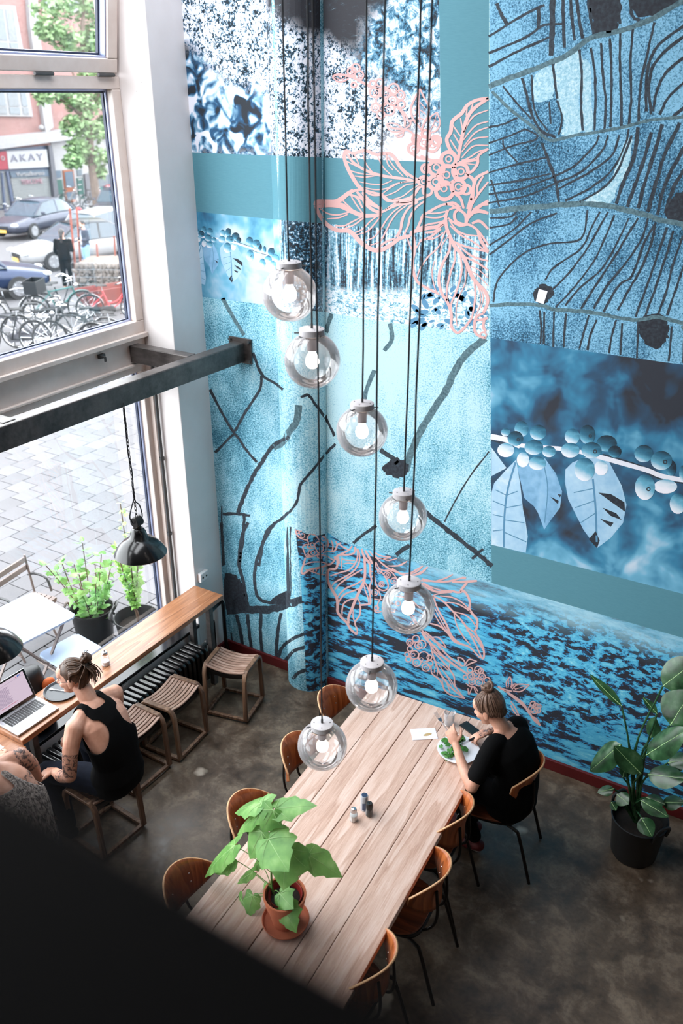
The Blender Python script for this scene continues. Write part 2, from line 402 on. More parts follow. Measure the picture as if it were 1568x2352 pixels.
def poly_mesh(name, polys, off, mat, parent, grid=0.0, attrs=None, vattr=None, step=0.0):
    """polys: lists of (X,Z) on the wall; attrs: name -> f(px,py)"""
    bm = bmesh.new(); lay = bm.verts.layers.float.new('t') if vattr else None
    for k, P in enumerate(polys):
        vs = [bm.verts.new((q[0], 0, q[1])) for q in P]
        if vattr:
            for v, a in zip(vs, vattr[k]): v[lay] = a
        try: bm.faces.new(vs)
        except ValueError: pass
    conform(bm, off * .28, grid)
    if step:      # overlapping strokes of one print lie a hair apart
        seen = {}; bm.verts.index_update()
        for k, f in enumerate(bm.faces):
            for v in f.verts:
                if v.index not in seen: seen[v.index] = 1; v.co.y -= step * ((k * 7) % 23)
    me = bpy.data.meshes.new(name); bm.to_mesh(me); bm.free()
    flip = [p.index for p in me.polygons if p.normal.y > 0]
    if flip:
        bm = bmesh.new(); bm.from_mesh(me); bm.faces.ensure_lookup_table()
        bmesh.ops.reverse_faces(bm, faces=[bm.faces[i] for i in flip]); bm.to_mesh(me); bm.free()
    me.materials.append(MATS[mat])
    for an, fn in (attrs or {}).items():
        a = me.attributes.new(an, 'FLOAT', 'POINT'); a.data.foreach_set('value', [float(fn(*pxof(v.co.x, v.co.z))) for v in me.vertices])
    o = bpy.data.objects.new(name, me); COL.objects.link(o); o.parent = parent
    if len(polys) > 1 and name not in ('printed_berry',): o['kind'] = 'stuff'
    return o
def pts(s): return [tuple(float(c) for c in q.split(',')) for q in s.split()]
def ribbon(P, wd, n=5, taper=0.0, jit=0.0, closed=False, rnd=random):
    """P: photo pixels; wd: width in px -> list of wall quads"""
    S = catmull([(x, y, 0) for x, y in P], n, closed); A = []; B = []; L = len(S)
    for i, p in enumerate(S):
        a = S[i - 1] if i else (S[-1] if closed else S[i]); b = S[(i + 1) % L] if (i < L - 1 or closed) else S[i]
        t = (b - a); t = t.normalized() if t.length else Vector((1, 0, 0)); nn = Vector((-t.y, t.x, 0))
        k = 1.0
        if taper: u = i / (L - 1); k = 1 - taper * abs(2 * u - 1) ** 1.5
        ja, jb = (1 + jit * rnd.uniform(-1, 1)), (1 + jit * rnd.uniform(-1, 1))
        A.append(wallxz(*(p + nn * wd * .5 * k * ja)[:2])); B.append(wallxz(*(p - nn * wd * .5 * k * jb)[:2]))
    q = [[A[i], A[i + 1], B[i + 1], B[i]] for i in range(L - 1)]
    if closed: q.append([A[-1], A[0], B[0], B[-1]])
    return q
def crop(x0, y0, s): return lambda P: [(x0 + x / s, y0 + y / s) for x, y in P]
def strokes(data, T, s, **kw):
    out = []
    for line in data.strip().splitlines():
        line = line.strip()
        if not line: continue
        w_, rest = line.split(':'); rest = rest.strip()
        if rest.startswith('o'):      # circles: o cx,cy,r ...
            for c in rest[1:].split():
                x, y, r = (float(q) for q in c.split(','))
                out += ribbon(T([(x + r * cos(a * pi / 6), y + r * sin(a * pi / 6)) for a in range(12)]), float(w_) / s, 3, closed=True)
            continue
        for seg in rest.split('|'): out += ribbon(T(pts(seg)), float(w_) / s, **kw)
    return out
def inpoly(x, y, P):
    c = False; n = len(P)
    for i in range(n):
        (x1, y1), (x2, y2) = P[i], P[i - 1]
        if (y1 > y) != (y2 > y) and x < (x2 - x1) * (y - y1) / (y2 - y1) + x1: c = not c
    return c
def softpoly(P, soft):
    def f(x, y):
        d = 1e9; n = len(P)
        for i in range(n):
            ax, ay = P[i - 1]; bx, by = P[i]; dx, dy = bx - ax, by - ay
            u = max(0, min(1, ((x - ax) * dx + (y - ay) * dy) / (dx * dx + dy * dy + 1e-9))); d = min(d, sqrt((x - ax - u * dx) ** 2 + (y - ay - u * dy) ** 2))
        if not inpoly(x, y, P): d = -d
        return max(0., min(1., .5 + d / soft))
    return f

def m_mural():
    def ink(t, col): t.bs(base=col, rough=.62, spec=.25)
    # aerial rice fields (centre) and terraces (right): stippled grass
    for nm, dk, md, lt, sc in (('print_fields', '#2f6d86', '#7fc3da', '#c4e9f2', 95), ('print_terraces', '#1c3a4a', '#467fa2', '#8cc6e4', 110)):
        t = NT(nm); v = t.coord(); g = t.noise(v, sc, 3, .75); lo = t.noise(v, 1.6, 4, .55); mid = t.noise(t.coord(scale=(1, 1, .35), rot=(0, .5, 0)), 14, 3, .6)
        s_ = t.math('ADD', t.math('MULTIPLY', g, 1.0), t.math('MULTIPLY', t.math('SUBTRACT', lo, .5), .55)); s_ = t.math('ADD', t.math('ADD', s_, t.attr('tone')), t.math('MULTIPLY', t.math('SUBTRACT', mid, .5), .25))
        ink(t, t.ramp(s_, [(.30, dk), (.44, md), (.60, lt)]))
    t = NT('print_path'); v = t.coord(); ink(t, t.ramp(t.noise(v, 70, 3, .7), [(.35, '#2a2f37'), (.68, '#434e58')]))
    t = NT('print_road'); v = t.coord(); ink(t, t.ramp(t.noise(v, 60, 3, .7), [(.3, '#3c5560'), (.7, '#6f9099')]))
    t = NT('print_pale'); v = t.coord(); ink(t, t.ramp(t.noise(v, 80, 3, .7), [(.3, '#7fb4cc'), (.5, '#a9d6e6'), (.7, '#dcf0f8')]))
    # flat teal bands
    t = NT('print_teal'); v = t.coord(scale=(1, 1, 30)); ink(t, t.ramp(t.noise(v, 30, 2), [(.3, '#568b9a'), (.7, '#5e94a3')]))
    # leaf speckle with masked regions
    t = NT('print_leaves'); v = t.coord(); w1 = t.noise(v, 58, 5, .7, .4); w2 = t.noise(v, 16, 4, .6); 
    sp = t.ramp(t.math('ADD', w1, t.math('MULTIPLY', t.math('SUBTRACT', w2, .5), .5)), [(.41, '#1d2730'), (.465, '#4f86a6'), (.50, '#e2e9f6'), (.6, '#f3f4fd')])
    dark = t.ramp(t.noise(t.coord(scale=(.35, 1, 1), rot=(0, .35, 0)), 60, 4, .7), [(.55, '#33343a'), (.66, '#39414a'), (.72, '#8fa9b4')])
    jg = t.noise(v, 17, 7, .72, .6); jun = t.ramp(jg, [(.40, '#262b33'), (.47, '#3f7c9d'), (.535, '#9cc6dd'), (.58, '#f0f2fc')])
    bl = t.noise(v, 9.5, 2, .4, 1.0); blob = t.ramp(bl, [(.36, '#2a3038'), (.44, '#2f5f86'), (.50, '#8fbcd8'), (.56, '#eef0fb')])
    col = t.mix(t.attr('jungle'), sp, jun); col = t.mix(t.attr('blob'), col, blob); col = t.mix(t.attr('dark'), col, dark); col = t.mix(t.attr('white'), col, '#f0f1fb'); ink(t, col)
    # pine trunks over pale undergrowth
    t = NT('print_forest'); v = t.coord(scale=(1, .1, .045)); a = t.noise(v, 42, 4, .65); b = t.noise(t.coord(), 60, 3, .7)
    tr = t.ramp(t.math('ADD', a, t.math('MULTIPLY', t.math('SUBTRACT', b, .5), .35)), [(.40, '#33363f'), (.46, '#46728a'), (.53, '#8cc4dc'), (.60, '#f2f5fd')])
    un = t.ramp(t.noise(t.coord(scale=(1, 1, 1.5)), 36, 6, .7, .8), [(.36, '#386d88'), (.45, '#8fc7de'), (.52, '#eaf3fb')])
    dk = t.ramp(t.noise(t.coord(), 48, 5, .7), [(.47, '#1d242c'), (.56, '#3f7c9d'), (.62, '#cfe2f0')])
    ink(t, t.mix(t.attr('trunk_dark'), t.mix(t.attr('under'), tr, un), dk))
    # tea rows
    t = NT('print_rows'); v = t.coord(scale=(.22, 1, 1.0), rot=(0, radians(13), 0)); a = t.noise(v, 17, 9, .70, .4)
    bv = t.noise(t.coord(scale=(.55, 1, 1)), 22, 8, .68, .4); f = t.mix(t.attr('blotch'), a, bv)
    rows = t.ramp(f, [(.462, '#34363f'), (.488, '#2f5f93'), (.505, '#49aedc'), (.60, '#6ecdeb'), (.70, '#a2e4f3')])
    hz = t.ramp(t.noise(v, 9, 6, .7), [(.35, '#5c6470'), (.47, '#78b8d4'), (.6, '#a9d8ea')])
    ink(t, t.mix(t.attr('top'), rows, hz))
    # out-of-focus background of the coffee branch
    t = NT('print_bokeh'); v = t.coord(); a = t.noise(v, 3.2, 3, .5, .7); d = t.noise(v, 6.5, 2, .5, .3)
    s_ = t.math('ADD', t.math('ADD', t.math('MULTIPLY', a, .75), t.math('MULTIPLY', d, .45)), t.attr('bias'))
    ink(t, t.ramp(s_, [(.36, '#363a43'), (.50, '#355a78'), (.62, '#3f86aa'), (.76, '#74b6d4'), (.9, '#c9dcec')]))
    t = NT('print_berry'); ink(t, t.ramp(t.math('ADD', t.attr('t'), t.math('MULTIPLY', t.math('SUBTRACT', t.noise(t.coord(), 40, 3), .5), .12)), [(0, '#26333e'), (.3, '#35708c'), (.55, '#6fb4d0'), (.8, '#dcebf6'), (1, '#f6f6ff')]))
    t = NT('print_leaf'); v = t.coord(); ink(t, t.ramp(t.math('ADD', t.attr('t'), t.math('MULTIPLY', t.math('SUBTRACT', t.noise(v, 22, 4), .5), .5)), [(0, '#5288b2'), (.4, '#8cbde0'), (.8, '#b7daf0'), (1, '#e8f3fb')]))
    t = NT('print_vein'); ink(t, hexc('#5d92b6')); t = NT('print_white'); ink(t, hexc('#eef0fa')); t = NT('print_dark'); v = t.coord(); ink(t, t.ramp(t.noise(v, 50, 3), [(.4, '#2b2e36'), (.7, '#3a434c')]))
    t = NT('print_pink'); v = t.coord(); ink(t, t.ramp(t.noise(v, 3, 2), [(.3, '#d9aaa8'), (.7, '#e2b9b6')]))
m_mural()
mural = thing('wall_mural', 'blue photo-collage mural covering the back wall with pink coffee-plant drawings', 'mural')
def Wp(P):
    out = []
    for i, (x, y) in enumerate(P):
        out.append(wallxz(x, y))
        if i + 1 < len(P) and 600 < max(x, P[i + 1][0]) and min(x, P[i + 1][0]) < 790 and len(P) < 14:     # keep straight edges straight over the column
            x2, y2 = P[i + 1]; n = int(max(abs(x2 - x), abs(y2 - y)) / 6)
            out += [wallxz(x + (x2 - x) * k / n, y + (y2 - y) * k / n) for k in range(1, n)]
    return out
E2 = lambda p, q, x: (x, p[1] + (q[1] - p[1]) * (x - p[0]) / (q[0] - p[0]))     # point on line pq at pixel x
RX = 2050   # the print runs on beyond the right edge of the photo
tl, tr_ = (1123, -260), E2((1123, -260), (1568, -420), RX)
def toz0(x): # floor line at pixel x
    for y in range(1400, 2400):
        if wallxz(x, y)[1] <= 0.0: return (x, y)
    return (x, 2300)
# layers from the wall outward
poly_mesh('aerial_field_panel', [[(-4.2, 0.0), (-4.2, 6.0), (-1.2, 6.0), (-1.2, 0.0)]], .0006, 'print_fields', mural, grid=.12, attrs={'tone': lambda x, y: .10 * max(0, 1 - ((x - 830) ** 2 + ((y - 830) * .8) ** 2) / 70000) - .07 * max(0, min(1, (660 - x) / 120)) - .05 * max(0, min(1, (y - 1150) / 150))})  # pale centre puts lamp glare into the print; left and bottom darker
TOPZ = 6.0
def up(x, y): p = wallxz(x, y); return [p, (p[0], TOPZ)]
a_, b_ = wallxz(411, 0), wallxz(1011, 360)
lp = [(-4.2, TOPZ), (-4.2, wallxz(437, 350)[1])] + Wp([(437, 350), (726, 361), (1012, 373), (1008, 0)]) + [(wallxz(1006, -120)[0], TOPZ)]
poly_mesh('leaf_photo_panel', [lp], .0012, 'print_leaves', mural, grid=.06, attrs={
    'dark': softpoly([(610, -300), (640, 20), (690, 60), (760, 95), (810, 130), (835, 100), (845, 45), (890, 10), (905, -300)], 26),
    'jungle': softpoly([(800, 140), (870, 175), (920, 215), (960, 260), (1020, 300), (1030, -300), (880, -300), (840, 60)], 30),
    'blob': softpoly([(380, 75), (430, 95), (480, 150), (530, 200), (590, 190), (625, 235), (650, 330), (690, 365), (380, 360)], 34),
    'white': softpoly([(880, 330), (930, 300), (1020, 310), (1020, 385), (960, 385), (890, 365)], 40)})
tb = Wp([(1008, 0), (1013, 373), (726, 361), (437, 350), (449, 486), (642, 505), (877, 524), (1122, 543), (1123, 0)])
poly_mesh('teal_band', [[(wallxz(1006, -120)[0], TOPZ)] + tb + [(wallxz(1123, -100)[0], TOPZ)]], .0012, 'print_teal', mural)
cbp = [(449, 486), (642, 505), (642, 704), (465, 682), (455, 560)]
poly_mesh('coffee_branch_panel', [Wp(cbp)], .0012, 'print_bokeh', mural, grid=.05, attrs={'bias': lambda x, y: .10 + .15 * max(0, min(1, (x - 480) / 120)) - .1 * (y < 520)})
fp = [(642, 505), (877, 524), (1122, 543), (1123, 770), (1008, 755), (877, 738), (746, 717), (642, 704)]
poly_mesh('forest_panel', [Wp(fp)], .0012, 'print_forest', mural, grid=.04, attrs={
    'under': lambda x, y: max(0, min(1, (y - (655 + .04 * (x - 742) - .12 * max(0, x - 900))) / 14)), 'trunk_dark': softpoly([(690, 500), (752, 500), (748, 720), (715, 720)], 16)})
P7 = [(1124, 0), (1126, 776), (1568, 838)]
e7 = E2((1126, 776), (1568, 838), RX)
xr = wallxz(*e7)[0]
poly_mesh('terrace_panel', [[(wallxz(1123, -100)[0], TOPZ)] + Wp([(1124, 0), (1126, 776), (1568, 838), e7]) + [(xr, TOPZ)]], .0012, 'print_terraces', mural)
e8 = E2((1128, 1251), (1568, 1364), 1950); e9 = E2((1129, 1339), (1568, 1465), 1950)
z8 = wallxz(*e8)[1]
poly_mesh('coffee_closeup_panel', [Wp([(1126, 776), (1128, 1251), (1568, 1364)]) + [(xr, z8)] + Wp([e7, (1568, 838)])], .0012, 'print_bokeh', mural, grid=.06, attrs={
    'bias': lambda x, y: -.03 - .26 * max(0, min(1, (x - 1330) / 160)) * max(0, min(1, (1010 - y) / 90)) + .14 * max(0, min(1, (y - 1200) / 90)) + .16 * max(0, 1 - ((x - 1170) ** 2 + (y - 890) ** 2) / 6000) + .3 * max(0, 1 - ((x - 1450) ** 2 + (y - 1005) ** 2) / 1200) - .12 * max(0, 1 - ((x - 1260) ** 2 + (y - 1180) ** 2) / 16000) })
poly_mesh('teal_band', [Wp([(1128, 1251), (1129, 1339), (1568, 1465)]) + [(xr, wallxz(*e9)[1]), (xr, z8)] + Wp([(1568, 1364)])], .0012, 'print_teal', mural)
b0 = wallxz(702, 1500)[0]
poly_mesh('hill_rows_panel', [Wp([(678, 1214), (691, 1333), (699, 1480)]) + [(b0, 0), (xr, 0), (xr, wallxz(*e9)[1])] + Wp([(1568, 1465), (1129, 1339), (1000, 1304), (784, 1245)])], .0018, 'print_rows', mural, grid=.06, attrs={
    'blotch': lambda x, y: max(0, min(1, (x - 1080) / 120)) * max(0, min(1, (1720 - y) / 80)),
    'top': lambda x, y: max(0, min(1, 1 - (y - (1214 + (x - 678) * .281) - 15) / 55)) * max(0, min(1, (x - 860) / 160))})
# ---- right terraces: dividing paths
T7 = crop(1100, 0, 2.735); rj = random.Random(3)
D7 = """
22: 110,20 140,90 175,150|375,40 372,180
16: 60,230 250,110 410,30|60,335 300,230 400,160 520,150|60,420 250,320 450,230
34: 460,-60 458,180 450,350
20: 525,-60 530,140 534,300|570,-60 582,120 600,255|610,-60 625,100 652,242|680,-60 695,80 722,222
20: 870,60 885,150|955,20 960,100 1010,130
16: 460,400 475,500 490,620|630,310 645,480 640,640 650,820
18: 270,490 300,600 340,740 400,830 480,860|395,900 440,1020 480,1140 500,1270
12: 330,470 335,600 360,720 430,820|150,540 230,640 330,750|440,640 450,780|490,630 520,740 500,850
16: 700,300 725,440 730,580 725,820|765,270 775,450 795,650 785,830|820,240 830,420 830,600 825,800|885,190 885,400 890,560 895,800|965,180 950,400 955,600 940,800|1100,140 1060,320 1010,560 1000,770
19: 1330,130 1150,260 1080,360 1050,500 1050,700|1330,200 1180,310 1090,420 1065,560 1080,720|1330,330 1190,440 1120,560 1090,700|1330,480 1200,600 1130,720|1330,640 1210,740
12: 60,800 150,780 240,740|60,900 200,850 290,810|150,880 160,930 240,1020|60,975 200,920 350,880|60,1085 250,1030 420,990|60,1165 280,1130 450,1090|60,1220 250,1190 470,1110|60,1275 300,1230 480,1150|75,1130 130,1300|290,810 365,850 350,880
14: 470,1110 600,1040 720,920 755,850|480,1150 640,1080 770,950 810,850|490,1190 680,1090 830,980 880,850|540,1260 700,1180 840,1060 920,900 940,810|630,1270 780,1180 870,1070 960,850
23: 860,1280 910,1130 970,990 1000,800|930,1300 990,1130 1050,950 1080,830|1000,1310 1040,1150 1100,960 1150,780|1060,1330 1110,1150 1170,960 1260,770|1120,1350 1170,1150 1280,940 1330,860|1170,1340 1220,1180 1280,1080 1340,1000|1230,1370 1280,1220 1340,1120
12: 70,1370 200,1360 240,1320|65,1430 180,1410 240,1360|65,1600 200,1500 330,1400 490,1340|65,1540 220,1440 330,1330|90,1900 110,1780 180,1680 300,1580 450,1530 640,1500 680,1320
12: 415,1760 470,1680 640,1560 700,1440 760,1330|440,1840 560,1720 680,1560 760,1420 810,1330|480,1930 600,1800 720,1640 800,1470 850,1350|540,1920 630,1810 760,1700 850,1560 940,1370
15: 640,1940 740,1780 860,1600 930,1480 1000,1370|720,1940 800,1800 930,1640 1020,1500 1060,1370|780,1960 880,1790 960,1730 1040,1520 1110,1400|870,1950 940,1820 1010,1700 1080,1530 1110,1400|980,1990 1060,1780 1120,1600 1180,1430|1040,1990 1100,1830 1160,1650 1220,1450|1120,1980 1170,1850 1220,1650 1280,1480|1180,1980 1240,1800 1290,1650 1340,1500
13: 380,1950 390,2050 385,2160|410,1960 405,2160|470,1960 465,2180|545,1970 530,2180|690,1980 660,2080 630,2190|740,2010 700,2100 680,2200|860,2010 830,2120 815,2220|900,2030 885,2230|1000,2020 990,2250|1210,2050 1190,2270|1290,2080 1280,2280
"""
R7 = """
34: 60,545 190,490 380,420 560,340 700,240 860,200 960,170 1100,110 1290,0 1400,-50
20: 80,575 200,690 330,790 420,870 480,880 600,850 740,830 900,800 1050,760 1170,745 1400,730
34: 65,1330 250,1310 470,1290 640,1280 800,1290 920,1320 1050,1350 1150,1385 1400,1430
24: 65,1920 250,1910 400,1920 470,1945 640,1955 780,1975 900,2000 1000,2010 1110,1990 1200,2010 1400,2060
"""
T7m = lambda P: T7([(2 * 1335 - x, y + .14 * max(0, x * 0)) for x, y in P])     # the print goes on beyond the photo's edge
poly_mesh('field_path', strokes(D7, T7m, 2.735, jit=.3, rnd=rj), .0018, 'print_path', mural, step=8e-6); poly_mesh('field_road', strokes(R7, T7m, 2.735, jit=.2, rnd=rj), .0022, 'print_road', mural, step=8e-6)
poly_mesh('field_path', strokes(D7, T7, 2.735, jit=.3, rnd=rj), .0018, 'print_path', mural, step=8e-6)
poly_mesh('field_road', strokes(R7, T7, 2.735, jit=.2, rnd=rj), .0022, 'print_road', mural, step=8e-6)
rough = lambda P, k, r: [(x + r.uniform(-k, k), y + r.uniform(-k, k)) for x, y in [tuple(q)[:2] for q in catmull([(a, b, 0) for a, b in P], 5, True)]]
blk = [pts('690,20 760,-30 880,-20 880,150 850,200 740,205 715,150'), pts('940,-60 1290,-60 1240,30 1130,90 1010,100 960,60'), pts('1010,2010 1110,1970 1180,2020 1190,2110 1130,2190 1040,2150 1000,2090'), pts('1210,1240 1300,1210 1300,1400 1180,1370'), pts('350,1820 420,1780 470,1830 430,1900 360,1900')]
poly_mesh('dark_thicket', [Wp(T7(rough(P, 13, rj))) for P in blk], .0022, 'print_dark', mural)
lightf = [pts('480,400 630,320 640,480 630,620 640,820 520,850 530,760 495,650'), pts('345,480 455,420 465,600 430,630 345,630'), pts('650,400 700,440 710,800 660,810'), pts('900,920 960,880 930,1060 860,1200 820,1270 660,1270 830,1130')]
poly_mesh('pale_field', [Wp(T7(rough(P, 6, rj))) for P in lightf], .0016, 'print_pale', mural)
poly_mesh('white_hut', [Wp(T7(pts('375,1815 430,1830 405,1910 355,1895')))] , .0026, 'print_white', mural)
# ---- centre fields
T5 = crop(440, 600, 2.24)
D5 = """
14: 315,470 360,580 430,630 470,660|560,700 600,690 640,740 690,810 735,900|360,590 350,660 280,770 230,860 215,880
13: 95,660 150,770 210,870 240,910|215,890 120,985|235,900 280,970 335,1035
14: 740,940 690,990 620,1080 560,1150 540,1240 480,1310 420,1360 370,1450 345,1568
20: 500,900 420,950 370,1020 330,1080 290,1160 250,1260 240,1300
15: 160,1300 230,1300 300,1310|270,1310 265,1420 245,1568
8: 155,1260 155,1400 160,1568|1530,980 1450,1080 1380,1190 1330,1280 1300,1340
24: 1200,1290 1300,1370 1400,1450 1500,1530 1545,1570|970,970 1030,1010 1080,1060|1120,1460 1050,1510
16: 950,1360 880,1410 830,1450|1440,1530 1500,1480
"""
R5 = """
20: 160,190 215,290 270,380
22: 1020,320 1030,400 990,460|940,560 900,660 890,720|720,270 700,330 690,370
36: 1510,395 1410,480 1350,570 1310,660 1240,770 1180,870 1130,980 1100,1080
34: 550,740 540,820 500,880 470,930 420,960
"""
poly_mesh('field_path', strokes(D5, T5, 2.24, jit=.3, rnd=rj), .0014, 'print_path', mural, step=8e-6)
poly_mesh('field_road', strokes(R5, T5, 2.24, jit=.15, rnd=rj), .0012, 'print_road', mural, step=8e-6)
T5b = crop(400, 1200, 4.9)
D5b = """
40: 830,0 770,130 740,300 730,480 770,640 800,800 830,940
36: 1140,0 1050,90 1000,220 930,420 905,570 910,720 950,850 1060,900 1180,890
30: 530,0 545,250 560,480
90: 590,1000 800,975 1000,985 1150,960 1300,910 1445,865
38: 700,1040 740,1200 770,1400|820,1030 840,1200 870,1440|975,1020 970,1250 990,1480|1200,1020 1170,1200 1150,1400 1150,1560
38: 1470,1250 1330,1310 1220,1400 1160,1540|1475,1400 1340,1450 1240,1570|1490,1660 1400,1690 1330,1760
50: 1290,50 1288,400 1290,830
15: 640,1240 660,1390
"""
poly_mesh('field_path', strokes(D5b, T5b, 4.9, jit=.2, rnd=rj), .0014, 'print_path', mural, step=8e-6)
poly_mesh('dark_thicket', [Wp(T5b(rough(pts('560,600 640,570 720,620 770,700 800,850 830,960 590,980'), 14, rj))), Wp(T5b(rough(pts('1190,800 1290,780 1300,900 1180,920 1060,910'), 8, rj))), Wp(T5(rough(pts('985,1060 1040,1010 1110,1050 1090,1110 1010,1100'), 8, rj)))], .0018, 'print_dark', mural)
# ---- coffee branch: leaves, stem, berries (large on the right, small beside the column)
def coffee(T, off, parent, k, clipx=None, wide=1487):
    leaves = [('90,850 200,1000 90,1060', .8), ('280,1000 480,930 560,1040 605,1170 590,1290 530,1370 475,1450 430,1330 400,1280 330,1220', .35), ('270,940 200,1010 110,1110 90,1180 90,1560 340,1620 355,1500 340,1400 320,1300 300,1120', .75), ('680,960 630,1010 625,1100 650,1230 700,1330 760,1450 860,1585 960,1510 1050,1400 1075,1270 1040,1130 950,960 830,900', .62)]
    poly_mesh('printed_leaf', [Wp(T(pts(s))) for s, _ in leaves], off, 'print_leaf', parent, vattr=[[t + .12 * sin(i * 2.1) for i in range(len(pts(s)))] for s, t in leaves])
    q = strokes('14: 265,960 210,1150 185,1350 180,1580|830,1080 850,1300 858,1540\n7: 200,1200 120,1160|195,1280 100,1240|190,1360 100,1340|188,1450 100,1460|200,1200 280,1170|195,1290 310,1270|190,1380 330,1400|186,1470 345,1540|835,1150 690,1180|840,1240 700,1290|848,1330 740,1400|470,960 500,1150 478,1400', T, k)
    poly_mesh('printed_vein', q, off + .0005, 'print_vein', parent, step=8e-6)
    poly_mesh('leaf_dark_patch', [Wp(T(pts(s))) for s in ('870,1180 960,1190 1060,1250 1065,1320 980,1260', '900,1290 1000,1330 1040,1380 960,1350', '880,1370 980,1400 960,1430', '850,1460 880,1530 860,1585 800,1520', '520,1210 580,1240 575,1265', '570,1190 600,1195 590,1215')], off + .0006, 'print_dark', parent)  # dark patches of the printed leaves
    st = strokes('40: 85,770 200,795 300,840\n30: 300,835 460,850 600,860 750,885\n34: 750,885 900,925 1060,970 1220,1015 1380,1070 %d,1130' % wide, T, k)
    poly_mesh('printed_stem', st, off + .0008, 'print_white', parent, step=8e-6)
    poly_mesh('stem_dark_edge', strokes('9: 90,800 200,825|900,900 1060,945 1200,990|1240,1045 1380,1095 %d,1150' % wide, T, k), off + .0010, 'print_path', parent, step=8e-6)  # dark edge lines of the printed stem
    B = [(195, 740, 35, 30, 0), (310, 715, 52, 58, -.05), (265, 785, 58, 55, -.25), (430, 740, 60, 56, -.1), (195, 870, 62, 52, .35), (510, 880, 50, 42, 0), (400, 850, 70, 55, -.05), (320, 940, 45, 55, .4), (425, 965, 64, 50, .1),
         (680, 770, 55, 58, .05), (790, 755, 58, 70, -.25), (930, 820, 75, 60, -.3), (990, 880, 48, 44, -.4), (665, 870, 68, 55, .1), (890, 1000, 50, 55, .4), (820, 870, 74, 60, -.1), (770, 1010, 75, 86, .05),
         (1200, 895, 68, 64, -.15), (1400, 1000, 38, 58, -.4), (1330, 945, 78, 70, -.1), (1360, 1135, 85, 52, .4), (1210, 1140, 74, 94, .1), (1450, 1260, 60, 75, .1), (1490, 1040, 30, 60, -.1)]
    if wide > 1500: B += [(1560, 1200, 70, 60, .1), (1620, 1080, 66, 70, -.2), (1700, 1180, 70, 64, .1), (1650, 1290, 60, 70, .2)]
    polys = []; va = []; dots = []
    for lay, (cx, cy, rx, ry, sh) in enumerate(B):
        N = 18; R = [(0, 0)] + [(.5 * cos(2 * pi * i / N), .5 * sin(2 * pi * i / N)) for i in range(N)] + [(cos(2 * pi * i / N), sin(2 * pi * i / N)) for i in range(N)]
        val = lambda u, v: max(0, min(1, .48 + sh + .52 * (.75 * v - .45 * u) * abs(v * .9 + .3) ** .3))
        P = T([(cx + rx * u, cy + ry * v) for u, v in R]); Wq = Wp(P); tv = [val(u, v) for u, v in R]
        for i in range(N):
            j = (i + 1) % N
            for f in ((0, 1 + i, 1 + j), (1 + i, 1 + N + i, 1 + N + j, 1 + j)): polys.append((lay, [Wq[q_] for q_ in f])); va.append([tv[q_] for q_ in f])
        if lay in (2, 15, 10, 19, 21): dots.append((cx + rx * .35, cy + ry * .15, rx * .22))
    for lay in range(len(B)):   # each berry a little prouder than the one behind it
        idx = [i for i, p in enumerate(polys) if p[0] == lay]
        poly_mesh('printed_berry', [polys[i][1] for i in idx], off + .0014 + .00012 * lay, 'print_berry', parent, vattr=[va[i] for i in idx])
    poly_mesh('berry_eye', strokes('\n'.join('%g: o%g,%g,%g' % (r * .5, x, y, r * .7) for x, y, r in dots), T, k), off + .005, 'print_path', parent, step=8e-6)
coffee(crop(1100, 760, 3.177), .0018, mural, 3.177, wide=1800)
def Ts(P): return [(400 + (66 + .255 * x) / 2.148, (919 + .30 * y) / 2.148) for x, y in P]
coffee(Ts, .0018, mural, 8.0, wide=1640)
# undergrowth leaves at the foot of the forest print
ug = []
for _ in range(46):
    x, y = rj.uniform(950, 1118), rj.uniform(660, 752); a = rj.uniform(0, pi); r = rj.uniform(5, 13)
    ug.append(Wp([(x + r * cos(q) * cos(a) - r * .5 * sin(q) * sin(a), y + r * cos(q) * sin(a) + r * .5 * sin(q) * cos(a)) for q in [k * pi / 5 for k in range(10)]]))
poly_mesh('undergrowth_leaf', ug, .0018, 'print_vein', mural)
